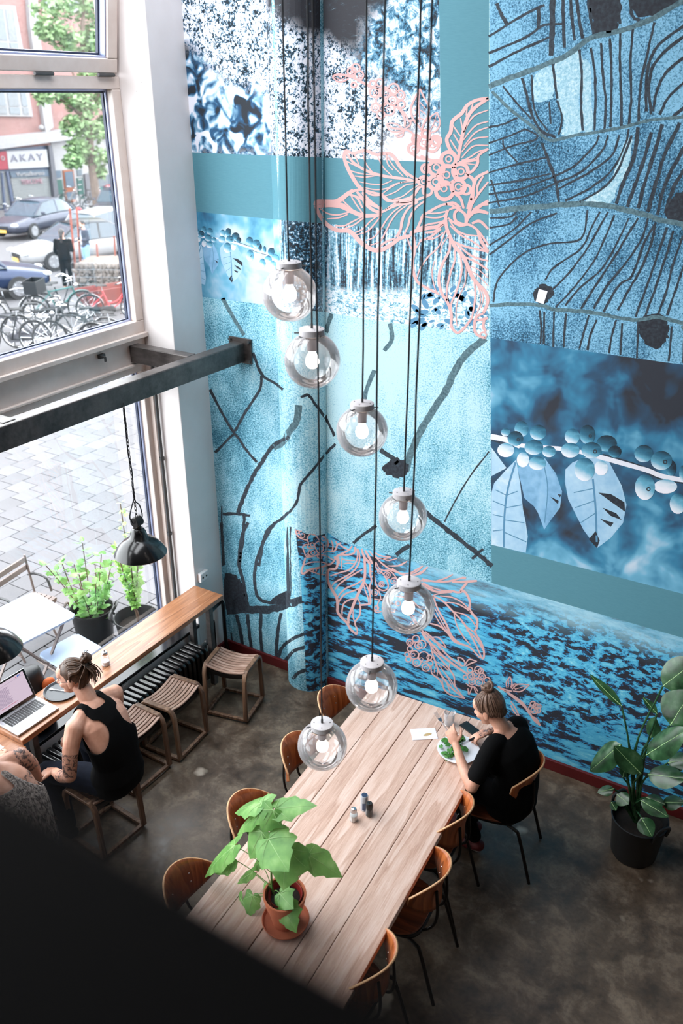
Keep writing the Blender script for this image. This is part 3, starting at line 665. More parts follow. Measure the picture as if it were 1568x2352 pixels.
# ---- pink line drawings over the mural
LA1 = """
24: 165,140 215,118 300,130 360,150 440,195 520,235 590,250
16: 165,140 210,180 260,180 310,155
8: 190,145 240,165 290,140|215,130 250,150
16: o335,92,36 372,62,36 400,125,38 355,210,22 535,275,42 630,275,44 705,245,46 690,345,44 760,300,40 590,350,42 545,410,38 660,425,52 590,470,34 770,380,32 580,190,32 520,200,26
8: o340,95,14 405,130,14 540,280,16 635,280,18 712,250,16 695,345,18 762,300,14 545,412,14 660,425,22
22: 590,240 640,250 700,290|700,390 760,430 800,510 800,580
16: 740,400 800,460 840,530 870,520|800,600 850,560 850,510
20: 640,555 700,590 790,600 850,620 890,660
14: 640,555 680,545 740,560 800,605|640,560 670,610 730,625 800,605|790,620 780,660 730,670|800,615 760,640 715,660
20: 935,245 880,350 855,420 870,500 920,570 960,620
18: 935,245 970,320 1010,400 1005,480 960,570 955,620
9: 930,260 925,400 935,560|925,380 880,430|928,440 885,480|930,500 900,530|935,360 985,420|935,430 990,470|935,500 975,520
14: 1085,450 1030,490 1005,560 1010,630|1085,450 1110,540 1080,610 1010,635
8: 1080,470 1050,560 1015,625|1060,520 1095,540|1045,565 1090,580
24: o985,640,34 900,685,34 875,770,44 970,715,54 1040,740,56 1080,700,40 
10: o900,688,14 880,772,18 970,715,20 1045,740,22
26: 860,800 900,840 980,860 1000,830|1010,700 1060,660 1100,700 1100,760|1000,860 1060,890 1120,880
26: 940,830 1000,860 1060,880 1130,900
34: o1185,865,64 1080,940,64 1290,970,66 1175,1000,80 1075,1065,60 1270,1105,60 1150,1140,76
24: o985,945,36 970,1060,46 1000,1140,40 1340,1130,40
14: o1187,862,24 1080,935,26 1295,970,26 1168,1000,28 1075,1062,26 1272,1105,26 1145,1120,26 995,945,18 970,1055,20
34: 1535,325 1430,345 1350,390 1300,460 1220,530 1205,620 1170,690 1200,780 1240,820 1270,880
34: 1270,870 1290,740 1320,600 1360,480 1430,400 1535,330
14: 1350,400 1340,480|1400,370 1370,470|1290,500 1310,610|1220,560 1290,660|1230,640 1290,740|1200,690 1270,800|1310,640 1400,490 1535,430|1310,700 1420,570 1535,530|1320,750 1420,630 1535,580|1300,800 1400,690 1535,665|1300,850 1400,750 1535,740|1300,880 1380,840 1440,800 1535,770
26: 1535,770 1450,830 1440,900 1390,970 1330,990|1280,890 1350,880 1430,870
10: 1300,870 1400,860 1440,840|1330,900 1420,910
30: 1535,970 1440,1020 1410,1080 1390,1180 1350,1300
20: 1535,1060 1440,1180 1370,1300|1490,1010 1440,1100 1440,1180
30: 1330,990 1400,1040 1410,1110
34: 280,780 270,850 310,960 380,1080 420,1120 440,1140
30: 280,780 350,810 450,785 550,820 660,810 720,860 770,940 840,1000 930,1050
26: 280,790 340,880 420,940 520,985 640,1015 760,1030 850,1045 930,1070
12: 290,880 400,935|310,960 420,990 530,1000|360,1010 450,1020 560,1005|400,1060 500,1080 600,1085 690,1050|440,1110 540,1130 640,1120 720,1080 850,1050|350,800 400,910|430,800 460,900 520,980|560,830 610,930 690,1010|640,820 700,920 790,1015|690,830 750,930 830,1020|640,810 650,900 700,960
12: 600,1170 680,1110 760,1070 860,1060|620,1190 720,1150 810,1090 900,1075|680,1220 780,1190 860,1130 930,1085
30: 600,1170 640,1220 720,1230 800,1220 870,1190 920,1120 960,1090
26: 20,1270 60,1240 160,1240 240,1210 300,1160 400,1130 450,1130
20: 440,1130 540,1160 600,1170|300,1170 380,1200 430,1290|320,1170 420,1210 520,1270 600,1290|430,1150 480,1220 560,1270
"""
LA2 = """
44: 15,120 30,90 100,90 190,90 250,60 300,20 350,-10
40: 20,120 50,200 120,290 210,340 320,350 420,450 520,510 600,510 690,460 760,410 850,390
40: 40,130 140,120 240,130 330,170 430,210 530,210 600,200
14: 60,150 120,190 200,205 280,190 330,175|120,240 220,230 300,200|190,300 270,300 350,260 430,220|260,330 360,290 450,225 500,215|340,370 430,330 500,260 560,215|380,380 470,350 540,280 590,215
14: 250,70 300,120 380,195|330,40 380,120 440,200|190,100 260,110 330,165
30: 380,0 430,60 470,120 540,170 600,180|430,10 500,90 600,160
26: 600,180 680,140 760,110 850,100 940,60 1000,40
14: 620,170 700,110 780,80 860,70|460,430 530,400 590,330 640,250 700,180 780,120|500,470 580,440 630,360 680,260 740,180 820,120|720,400 760,330 770,260 800,190 850,120
20: 740,400 770,320 790,220 840,140 920,90|790,390 830,300 850,220 900,140 980,80|560,500 640,440 720,410
18: 600,20 660,70 740,90 830,90 900,60|450,0 520,30 600,30
34: 880,400 860,360 930,340 1000,320 1080,310 1140,270 1170,230
24: 840,390 900,340 940,260 960,210 1010,180 1100,130 1180,110 1280,150
16: 960,220 1060,230 1130,220 1170,190|1000,190 1080,190 1180,170|900,330 1000,290 1100,270 1160,250
34: 1180,160 1160,230 1170,320 1200,400 1240,480 1320,580 1400,760 1500,870 1530,960 1490,1070
30: 1280,150 1240,190 1250,260 1320,290 1340,270 1330,200 1280,160
22: 1190,160 1240,140 1300,160|1180,230 1230,270 1290,300 1360,290 1430,330 1480,390 1535,470
34: 1340,280 1360,200 1380,120 1400,20 1400,-20|1350,240 1430,150 1535,80|1370,200 1450,170 1535,190
26: 1390,280 1460,260 1535,330|1400,160 1470,120 1535,110|1290,140 1230,100 1160,110|1320,150 1290,60 1240,20
16: 1190,250 1260,340 1350,380 1470,390|1200,300 1290,380 1400,440 1535,540
26: 1200,420 1190,520 1130,640 1100,760 1120,880 1180,980 1210,1080 1210,1180 1260,1240 1320,1200 1390,1110
18: 1240,490 1240,600 1200,720 1170,860 1170,960|1290,560 1300,700 1260,860 1210,980 1210,1060|1410,780 1420,900 1410,1000 1390,1110
10: 1340,640 1330,800 1270,940 1250,1060 1260,1180|1420,790 1460,880 1460,1000 1420,1090|1440,810 1490,920 1470,1020
20: 1210,430 1330,480 1450,510 1535,530|1240,440 1380,560 1535,610|1320,570 1430,620 1535,690
10: 1360,650 1440,680 1535,760|1390,700 1450,740 1535,830
26: 880,400 890,500 870,620 880,720 920,800 1000,850 1100,900
14: 820,400 850,480 890,560|1160,340 1100,480 1000,580 930,690 910,760|1140,360 1060,410 950,430 900,500
10: 1060,610 1040,720 1070,860 1110,910|1190,380 1130,470 1110,540
20: 980,360 1060,350 1140,290|930,430 1020,400 1120,330
26: 1490,1070 1430,1100 1410,1190 1440,1260 1535,1290|1430,1130 1500,1120 1535,1100|1500,1120 1490,1190 1535,1250
14: o1490,1260,26
30: 1440,340 1470,430 1535,530
"""
LB1 = """
16: 40,120 50,170 100,220 170,240|90,180 80,150 110,140
10: o65,150,16 120,190,22 350,220,24 225,290,20 232,375,22 325,335,22 178,400,12
14: 200,170 170,220 190,290|200,170 260,190 300,240|150,300 120,310 130,350 160,420 200,410|130,290 180,290 170,320 240,330|290,250 250,290 270,350 300,380 340,350 340,290 290,250|200,340 180,380 200,410 260,410 290,380|290,390 280,420 320,440 330,400
14: 340,380 400,360 460,370|330,200 380,230 400,280 360,300
24: 150,430 130,500 105,580 130,605 200,560 300,540 390,510 440,490 490,420
14: 160,430 220,420 300,400 370,410 460,460|130,510 220,480 330,480 390,500|150,560 240,590 300,610 380,620
9: 220,590 250,550|260,600 280,545|330,610 350,530|180,580 210,560
20: 450,370 480,340 500,290 540,270|490,410 560,380 620,350 660,300|460,430 540,400 600,400 680,380 690,310
16: 390,230 400,290 380,330|430,240 450,300 440,360|480,250 500,300|510,280 570,320 640,350
30: 490,420 500,490 480,550 410,560 390,620 400,700 440,780 490,870 500,960 500,1020 540,1080 600,1140 640,1210 710,1270
20: 710,1270 715,1220 690,1140 740,1060 750,980 750,950 830,940 860,920 850,800 850,740 870,680 850,600 850,560
32: 790,400 800,560 790,680 750,770 700,880 660,980 620,1080 620,1150
18: 690,310 720,380 700,480 630,560 540,590 420,630|720,330 740,400 730,500 660,590 560,650 470,700 440,740|770,560 700,600 600,660 520,720 470,780|790,660 700,720 600,760 540,810 500,860|760,760 680,790 580,830 520,900 510,950|700,880 630,890 570,930 550,1000 550,1060
14: 780,700 800,780 830,860 840,930|790,680 830,760 850,820|720,870 740,920 750,960|670,1000 670,1080 690,1140
14: 540,440 600,460 690,460|560,500 620,490 690,500|510,420 520,500|550,420 540,560
26: 760,330 790,420 850,500 860,620|800,350 850,440 880,500
16: 840,350 900,420 980,440 1080,430|900,370 970,410 1080,425
20: 900,400 980,490 1080,560 1180,600 1280,640 1400,680 1568,690
14: 960,430 1050,460 1150,440|1050,520 1150,520 1260,470|1180,600 1280,600 1360,560 1430,520|1250,620 1330,620 1420,580 1480,530
14: 920,480 950,540 1000,570 1060,570 1110,610 1160,680|850,600 880,580 900,620 860,640
16: 910,480 930,560 990,600 1040,680 1050,760 1000,790 940,760 910,680 900,610
12: o1040,620,34 1115,685,34 980,720,28 905,810,34 960,580,22 925,980,24 1160,930,26
9: o1042,620,14 1118,688,12 980,722,12 905,812,14
14: 950,790 970,870 940,930 940,1000 980,1020|880,880 960,890 990,880|880,960 910,1020 970,1030|1050,1000 1110,1030 1130,990
14: 1280,1050 1370,1180 1400,1240|1310,1050 1420,1220 1568,1360|1410,1240 1470,1330 1568,1400
14: 1130,850 1280,880 1400,980|1400,700 1480,740 1568,800|1520,850 1568,900
"""
LB2 = """
20: 0,110 60,150 140,190|300,215 420,240 560,240 640,220 740,200
16: 0,85 80,80 150,40|180,170 250,140 310,85|200,185 290,160 360,95|430,240 530,210 610,170
26: 600,245 700,245 780,240 850,235|700,200 740,210|760,240 720,290 680,340
24: 290,270 380,320 460,345 580,335 660,350 720,340 760,390 780,450 775,510 800,560 850,620 850,700 830,750 890,850 920,940 915,1010 880,990
12: 310,250 400,300 520,335|400,385 480,360 600,350
18: 400,385 500,430 600,530 720,660 800,800 860,920 900,1010
14: 480,385 600,400 700,450 780,530|520,450 640,460 740,510 820,580|620,545 720,570 790,620 840,690|620,560 650,680 720,800 790,880|700,650 780,720 850,760|740,720 820,790 880,870 910,930
20: 410,390 460,520 540,660 600,790 680,860 780,900 880,1005
12: 420,560 480,660 560,760 640,830|430,510 520,680 600,800
18: 380,660 480,690 560,760 620,840 720,880
24: 300,740 360,830 430,900 500,980 600,1060 700,1130 760,1170
18: 330,740 420,820 500,920 590,1010 700,1090
14: 400,800 460,800 510,850 545,910|420,820 480,870 545,910|360,800 380,870 440,950 520,1000
12: o180,850,32 240,815,34 265,880,36 300,870,40 180,915,26 225,975,42 318,995,52 150,970,22 165,1020,26 250,1050,40 340,1100,38 375,1000,24 380,1060,30
7: o180,855,14 265,880,14 215,975,16 295,1020,16 245,1055,14 340,1105,14
18: 390,900 410,980 440,1060 470,1140 540,1240 620,1330 730,1410
16: 390,1080 400,1160 460,1210 500,1260 530,1330 600,1380 730,1410|410,940 480,1010 560,1100 620,1190 630,1280 690,1370 730,1410
10: 440,1060 420,1160|460,1120 450,1190|500,1190 510,1270|540,1240 580,1340|470,1080 540,1170 600,1280|520,1140 590,1230 630,1300|440,1040 520,1090 570,1140|580,1060 570,1110
14: 655,1000 700,1010 730,1050 720,1090|655,1000 680,1060 710,1090|730,1080 770,1020 850,1040|740,1090 790,1060 850,1040
12: o790,1190,36 840,1170,38 900,1195,34 780,1125,26 860,1125,34 735,1200,22 800,1245,30 870,1250,36 950,1230,30 890,1135,24
7: o795,1190,16 840,1170,14 902,1198,14 800,1245,12 870,1252,14
14: 740,1260 780,1290 830,1300 860,1340|760,1310 770,1370 800,1300|820,1300 840,1350 870,1370
22: 1060,1290 1110,1320 1200,1340
14: 1180,1190 1145,1250 1150,1310|1180,1190 1200,1250 1190,1300|1200,1320 1260,1270 1375,1275|1210,1335 1290,1340 1375,1275|1190,1310 1220,1270 1260,1270
8: 1170,1220 1165,1300|1230,1320 1340,1285|1215,1290 1240,1325
20: 1120,1330 1220,1390 1310,1460 1360,1530 1400,1590
16: 1160,1360 1250,1430 1330,1500 1380,1570 1485,1680
14: 1400,1590 1450,1620 1485,1685|1390,1590 1430,1640 1485,1685
12: o1400,1510,32 1440,1490,30 1460,1530,26 1410,1470,28 1425,1530,34 1470,1490,20
14: 1190,1440 1230,1500 1260,1560 1280,1610|1190,1480 1220,1540 1280,1610
"""
pk = strokes(LA1, crop(720, 140, 3.824), 3.824, taper=.25) + strokes(LA2, crop(720, 440, 3.824), 3.824, taper=.25)
# the drawing is cut off at the seam of the terrace print
sx = [wallxz(1123, y)[0] for y in (300, 700)]
poly_mesh('line_drawing', [q for q in pk if max(p[0] for p in q) < max(sx) + .004], .0064, 'print_pink', mural, step=8e-6)
poly_mesh('line_drawing', strokes(LB1, crop(670, 1190, 4.752), 4.752, taper=.25) + strokes(LB2, crop(900, 1280, 4.356), 4.356, taper=.25), .0064, 'print_pink', mural, step=8e-6)
# ================================================================ furniture
def m_wood():
    def wood(nm, a, b, c, grain=9, rough=.5, axis='y', knots=True, coat=0.0):
        t = NT(nm); oi = t.n('ObjectInfo'); tc = t.n('TexCoord')
        sh = t.n('VectorMath', {0: tc.outputs['Object'], 1: t.n('CombineXYZ', {'X': t.math('MULTIPLY', oi.outputs['Random'], 7.0), 'Y': t.math('MULTIPLY', oi.outputs['Random'], 13.0), 'Z': 0.0}).outputs[0]}, operation='ADD').outputs[0]
        sc = {'y': (1, .07, 1), 'x': (.07, 1, 1), 'z': (1, 1, .07)}[axis]
        v = t.n('Mapping', {'Vector': sh, 'Scale': sc}).outputs[0]
        ds = t.noise(v, 5, 3, .5); w = t.n('TexNoise', {'Vector': v, 'Scale': grain * 6, 'Detail': 6, 'Roughness': .6, 'Distortion': 1.2}).outputs[0]
        rings = t.math('FRACT', t.math('MULTIPLY', ds, 9.0)); rr = t.ramp(rings, [(0, 0.0), (.5, .5), (.92, 1.0), (1, .2)])
        f = t.math('ADD', t.math('MULTIPLY', w, .7), t.math('MULTIPLY', rr, .3))
        col = t.ramp(f, [(.28, a), (.5, b), (.72, c)])
        if knots:
            k = t.ramp(t.n('TexVoronoi', {'Vector': t.n('Mapping', {'Vector': sh, 'Scale': {'y': (2.6, 1.1, 1), 'x': (1.1, 2.6, 1), 'z': (2.6, 1, 1)}[axis]}).outputs[0], 'Scale': 1.3}).outputs[0], [(.015, 1.0), (.06, 0.0)])
            col = t.mix(t.math('MULTIPLY', k, .75), col, a)
        col = t.mix(t.math('MULTIPLY', t.math('SUBTRACT', oi.outputs['Random'], .3), .22), col, c)
        t.bs(base=col, rough=rough, coat=coat, coatr=.2).bump(w, .06, .002)
    wood('oak_table', '#b28d7a', '#cdac9b', '#dcc3b6', 16, .42)
    wood('oak_counter', '#6b4029', '#916040', '#a97b5c', 7, .28)
    wood('ply_orange', '#7a3a14', '#a4562a', '#bd6f3d', 6, .32, 'z', False, .3)
    wood('ply_seat', '#4a2415', '#6d3a22', '#83492c', 6, .35, 'y', False, .2)
    wood('stool_wood', '#755545', '#927464', '#ab9082', 6, .5, 'x', False)
    wood('stool_frame', '#452f22', '#674b38', '#846750', 6, .5, 'z', False)
m_wood()
plain('ply_edge', '#c79a70', .5, 0, .15, 30); plain('chair_tube', '#191513', .35, .4); plain('rivet', '#cfcfd2', .25, 1.0)

# ---- long oak table
TB = thing('dining_table', 'long oak plank dining table standing under the globe pendants', 'table', (-1.803, 3.2, 0), radians(2.8))
xs = [-.467, -.302, -.087, .118, .262, .467]
for i in range(5):
    g = .003 if i != 2 else .003
    MB().box(((xs[i] + xs[i + 1]) / 2 + (.001 if i == 2 else 0), -.16, .73), (xs[i + 1] - xs[i] - g - (.003 if i in (2,) else 0), 2.56 + .004 * i, .042)).build('plank', 'oak_table', TB, bevel=.003)
for sx in (-1, 1):
    for sy in (-1, 1): MB().box((sx * .38, -.16 + sy * 1.12, .355), (.075, .075, .708)).build('leg', 'oak_counter', TB, bevel=.005)
ap = MB(); ap.box((-.40, -.16, .67), (.025, 2.3, .075)); MB().box((.40, -.16, .67), (.025, 2.3, .075)).build('apron', 'oak_counter', TB); ap.build('apron', 'oak_counter', TB)
MB().box((0, .94, .67), (.75, .025, .075)).build('apron', 'oak_counter', TB); MB().box((0, -1.26, .67), (.75, .025, .075)).build('apron', 'oak_counter', TB)
MB().box((0, -.16, .688), (.8, 2.3, .02)).build('underframe', 'black_matte', TB)

# ---- plywood chairs with tube frames
def make_chair():
    t = thing('plywood_chair', 'x', 'chair')
    # backrest shell
    NU, NV = 20, 8; G = []
    for j in range(NV + 1):
        r = []
        for i in range(NU + 1):
            u = -1 + 2 * i / NU; v = -1 + 2 * j / NV
            hh = .135 * (1 - .80 * abs(u) ** 2.6); zc = .695 + .02 * u * u
            x = .205 * u * (1 - .06 * u * u); z = zc + hh * v; y = -.235 + .115 * u * u - .16 * (z - .7) - .02 * v * v * (1 - u * u)
            r.append((x, y, z))
        G.append(r)
    b = MB(); b.add([p for r in G for p in r], [(j * (NU + 1) + i, j * (NU + 1) + i + 1, (j + 1) * (NU + 1) + i + 1, (j + 1) * (NU + 1) + i) for j in range(NV) for i in range(NU)])
    o = b.build('backrest', ['ply_orange', 'ply_edge'], t, smooth=True, solid=.011); o.modifiers['solid'].material_offset_rim = 1
    for x in (-.075, .075):
        for z in (.69, .745): MB().sphere((x, -.218 - .16 * (z - .7) + .115 * (x / .2) ** 2, z), (.0055, .003, .0055), 8, 6).build('rivet', 'rivet', o)
    # seat
    s = MB(); out = []
    N = 40
    for k in range(N):
        a = 2 * pi * k / N; c, q = cos(a), sin(a); e = 3.4
        rx = .2 * (1 - .10 * (q < 0) * abs(q)); out.append((rx * (abs(c) ** (2 / e)) * (1 if c > 0 else -1), .02 + .195 * (abs(q) ** (2 / e)) * (1 if q > 0 else -1)))
    rings = [[(x * f, .02 + (y - .02) * f, .44 + dz - .012 * (1 - f * f) + (.0 if y < .15 else -.02 * (f))) for x, y in out] for f, dz in ((1, -.006), (1, .006), (.6, .006), (.2, .006))]
    s.loft(rings); se = s.build('seat', ['ply_seat'], t, smooth=True, bevel=.002)
    for x in (-.12, .12): MB().sphere((x, -.1, .437), (.006, .006, .003), 8, 6).build('rivet', 'rivet', se)
    # tube frame
    R = .0105
    for sx in (-1, 1):
        MB().tube(catmull([(sx * .165, -.12, .412), (sx * .185, -.175, .405), (sx * .19, -.205, .36), (sx * .2, -.30, .012)], 5), R, 8).build('leg', 'chair_tube', t, smooth=True)
        MB().tube(catmull([(sx * .165, .10, .412), (sx * .185, .165, .405), (sx * .19, .19, .36), (sx * .2, .225, .012)], 5), R, 8).build('leg', 'chair_tube', t, smooth=True)
        MB().tube(catmull([(sx * .12, .0, .41), (sx * .10, -.15, .41), (sx * .08, -.225, .46), (sx * .075, -.248, .56), (sx * .075, -.236, .73)], 5), .009, 8, flat=(1, .8)).build('back_support', 'chair_tube', t, smooth=True)
    MB().tube(catmull([(-.165, .11, .418), (-.175, -.08, .418), (-.13, -.16, .418), (0, -.175, .418), (.13, -.16, .418), (.175, -.08, .418), (.165, .11, .418), (0, .15, .412)], 5, True), R, 8, closed=True).build('seat_frame', 'chair_tube', t, smooth=True)
    return t
ch0 = make_chair(); first = [True]
def place_chair(x, y, rz, label):
    if first[0]: first[0] = False; o = ch0; o.location = (x, y, 0); o.rotation_euler = (0, 0, rz); o['label'] = label; o['group'] = 'plywood chairs around the long table'
    else: o = dup(ch0, (x, y, 0), rz, label, 'plywood chairs around the long table')
    return o
RC, LC = radians(92.8), radians(-87.2)
# right side (sitters face -X): +Y local -> -X
place_chair(-1.285, 4.045, RC + radians(6), 'plywood chair the woman in the black shirt sits on')
place_chair(-1.515, 3.50, RC, 'orange plywood chair tucked in beside the woman eating')
place_chair(-1.445, 3.03, RC + radians(2), 'middle orange plywood chair on the dark side of the table')
place_chair(-1.455, 2.44, RC - radians(2), 'orange plywood chair nearest the dark railing, right of the table')
place_chair(-2.285, 4.0, LC, 'brown plywood chair half hidden behind the globe near the mural column')
place_chair(-2.225, 3.47, LC - radians(3), 'brown plywood chair behind the lowest globe pendant')
place_chair(-2.20, 2.90, LC, 'brown plywood chair behind the leaves of the table plant')
place_chair(-2.17, 2.33, LC + radians(3), 'brown plywood chair next to the dark railing, window side of the table')

# ---- window counter
CT = thing('window_counter', 'narrow oak bar counter on steel legs along the window', 'counter')
MB().box((-4.05, 3.60, .81), (.30, 2.04, .04)).build('counter_top', 'oak_counter', CT, bevel=.004)
for y in (4.50, 2.70):
    for x in (-3.96, -4.15): MB().box((x, y, .395), (.045, .045, .79)).build('leg', 'raw_steel', CT, bevel=.003)
for y in (4.50, 2.70): MB().box((-4.055, y, .775), (.15, .045, .03)).build('crossbar', 'raw_steel', CT)
for x in (-3.96, -4.15): MB().box((x, 3.6, .778), (.03, 1.76, .024)).build('rail', 'raw_steel', CT)
MB().box((-4.10, 2.66, .52), (.12, .10, .012), M=None).build('bracket', 'black_matte', CT)
C2 = thing('side_counter', 'second oak counter at the photo edge with a paper menu on it', 'counter')
MB().box((-4.03, 2.15, .775), (.32, .86, .04)).build('counter_top', 'oak_counter', C2, bevel=.004)
for y in (2.48, 1.82):
    for x in (-3.92, -4.15): MB().box((x, y, .377), (.045, .045, .755)).build('leg', 'raw_steel', C2, bevel=.003)
me_ = MB().box((-4.06, 2.38, .7962), (.15, .25, .0016), M=None).build('paper_menu', 'white_plastic'); tag(me_, 'white printed paper menu lying on the second counter', 'menu')
ln = MB()
for k in range(7): ln.box((-4.10 + .012 * (k % 2), 2.29 + .028 * k, .7972), (.05 + .01 * (k % 3), .006, .0004))
ln.build('print_lines', 'grey_iron', me_)['kind'] = 'stuff'

# ---- cast-iron radiators under the sill
def radiator(y0, n, lab, nm='radiator'):
    r = thing(nm, lab, 'radiator', (-4.05, y0, 0))
    fin = MB(); prof = [(-.105, .10), (-.105, .385), (-.085, .405), (.085, .405), (.105, .385), (.105, .10), (.085, .08), (-.085, .08)]
    fin.loft([[(x, -.013, z) for x, z in prof], [(x * 1.03, -.018, z * 1.005) for x, z in prof], [(x * 1.03, .018, z * 1.005) for x, z in prof], [(x, .013, z) for x, z in prof]][1:3]) if False else None
    fin.loft([[(x * k, yy, .24 + (z - .24) * k2) for x, z in prof] for yy, k, k2 in ((-.021, .86, .93), (-.013, 1, 1), (.013, 1, 1), (.021, .86, .93))])
    f0 = fin.build('fin', 'black_gloss', r, smooth=True, bevel=.004)
    for k in range(1, n):
        c = f0.copy(); COL.objects.link(c); c.parent = r; c.location = (0, -.0535 * k, 0)
    for z in (.13, .36): MB().tube([(0, .03, z), (0, -.0535 * n, z)], .022, 8).build('manifold', 'black_gloss', r, smooth=True)
    v = MB(); v.tube([(.0, .02, .36), (0, .12, .36)], .016, 8); v.tube([(0, .09, .36), (.0, .09, .30)], .022, 8); v.sphere((0, .12, .36), .026, 10, 8); v.build('valve', 'grey_iron', r, smooth=True)
    for k in (1, n - 2): MB().box((0, -.0535 * k, .04), (.16, .03, .08)).build('foot', 'black_gloss', r)
    return r
radiator(4.42, 22, 'black cast-iron radiator below the window counter beside the slatted stools')
radiator(3.03, 7, 'black radiator below the counter in front of the man in the tank top')
hp = thing('heating_pipe', 'dark bent heating pipe rising in the corner by the counter', 'pipe')
MB().tube(catmull([(-4.06, 4.60, .60), (-4.08, 4.74, .605), (-4.11, 4.84, .58), (-4.12, 4.87, .5), (-4.12, 4.87, .25), (-4.12, 4.88, .10), (-4.10, 4.90, 0)], 6), .017, 10).build('pipe', 'black_gloss', hp, smooth=True)
MB().tube(catmull([(-4.10, 4.66, .44), (-4.12, 4.72, .44), (-4.13, 4.74, .40), (-4.13, 4.74, .15), (-4.13, 4.75, 0)], 6), .013, 10).build('pipe', 'black_gloss', hp, smooth=True)
so = thing('power_socket', 'white double wall socket above the end of the window counter', 'socket')
MB().box((-4.183, 4.716, .875), (.034, .10, .085)).build('housing', 'white_plastic', so, bevel=.006)
for dy in (-.022, .022): MB().tube([(-4.1665, 4.716 + dy, .875), (-4.163, 4.716 + dy, .875)], .009, 10).build('socket_hole', 'black_matte', so)
so2 = MB().box((-4.187, 3.72, .385), (.02, .06, .05)).build('wall_socket', 'white_plastic', bevel=.004); tag(so2, 'small round white socket on the wall between sill and radiator', 'socket')

# ---- slatted stools
def make_stool():
    t = thing('slatted_stool', 'x', 'stool')
    for sx in (-1, 1):
        X = sx * .172
        pth = [(X, -.165, .03), (X, -.148, .40), (X, -.135, .44), (X, -.11, .465), (X, .11, .465), (X, .135, .44), (X, .148, .40), (X, .165, .03)]
        f = MB().bar([Vector(p) for p in pth], .026, .034, up=(1, 0, 0)).build('side_frame', 'stool_frame', t, smooth=True, bevel=.004, auto=40)
        MB().box((X, 0, .025), (.032, .33, .026)).build('floor_rail', 'stool_frame', t, bevel=.004)
    for i in range(9):
        y = -.122 + .0305 * i
        P = [(x, y, .452 - .030 * (1 - (x / .165) ** 2) + .012) for x in [-.165 + .33 * k / 8 for k in range(9)]]
        MB().bar([Vector(p) for p in P], .0235, .012).build('slat', 'stool_wood', t, smooth=True, bevel=.0025, auto=30)
    for y in (-.125, .125):
        P = [(x, y, .428 - .028 * (1 - (x / .16) ** 2)) for x in [-.16 + .32 * k / 8 for k in range(9)]]
        MB().bar([Vector(p) for p in P], .016, .03).build('apron', 'chair_tube', t, smooth=True)
    for y in (-.158, .158): MB().box((0, y, .028), (.318, .026, .024)).build('stretcher', 'stool_frame', t, bevel=.003)
    return t
st0 = make_stool(); G_ = 'slatted wooden stools along the window counter'
def stool(x, y, rz, lab, sc=1.0, base=None):
    o = base or dup(st0, (x, y, 0), rz, lab, G_); o.location = (x, y, 0); o.rotation_euler = (0, 0, rz); o['label'] = lab; o['group'] = G_; return o
stool(-3.62, 4.34, radians(12), 'slatted wooden stool in the corner by the mural wall', base=st0)
stool(-3.755, 3.775, radians(94), 'middle slatted wooden stool with its end frame touching the next stool')
stool(-3.775, 3.36, radians(88), 'slatted wooden stool half hidden behind the man in the tank top')
stool(-3.545, 2.835, radians(86), 'slatted wooden stool the man in the black tank top sits on')
stool(-3.55, 2.02, radians(88), 'stool under the person in the grey sleeveless top')
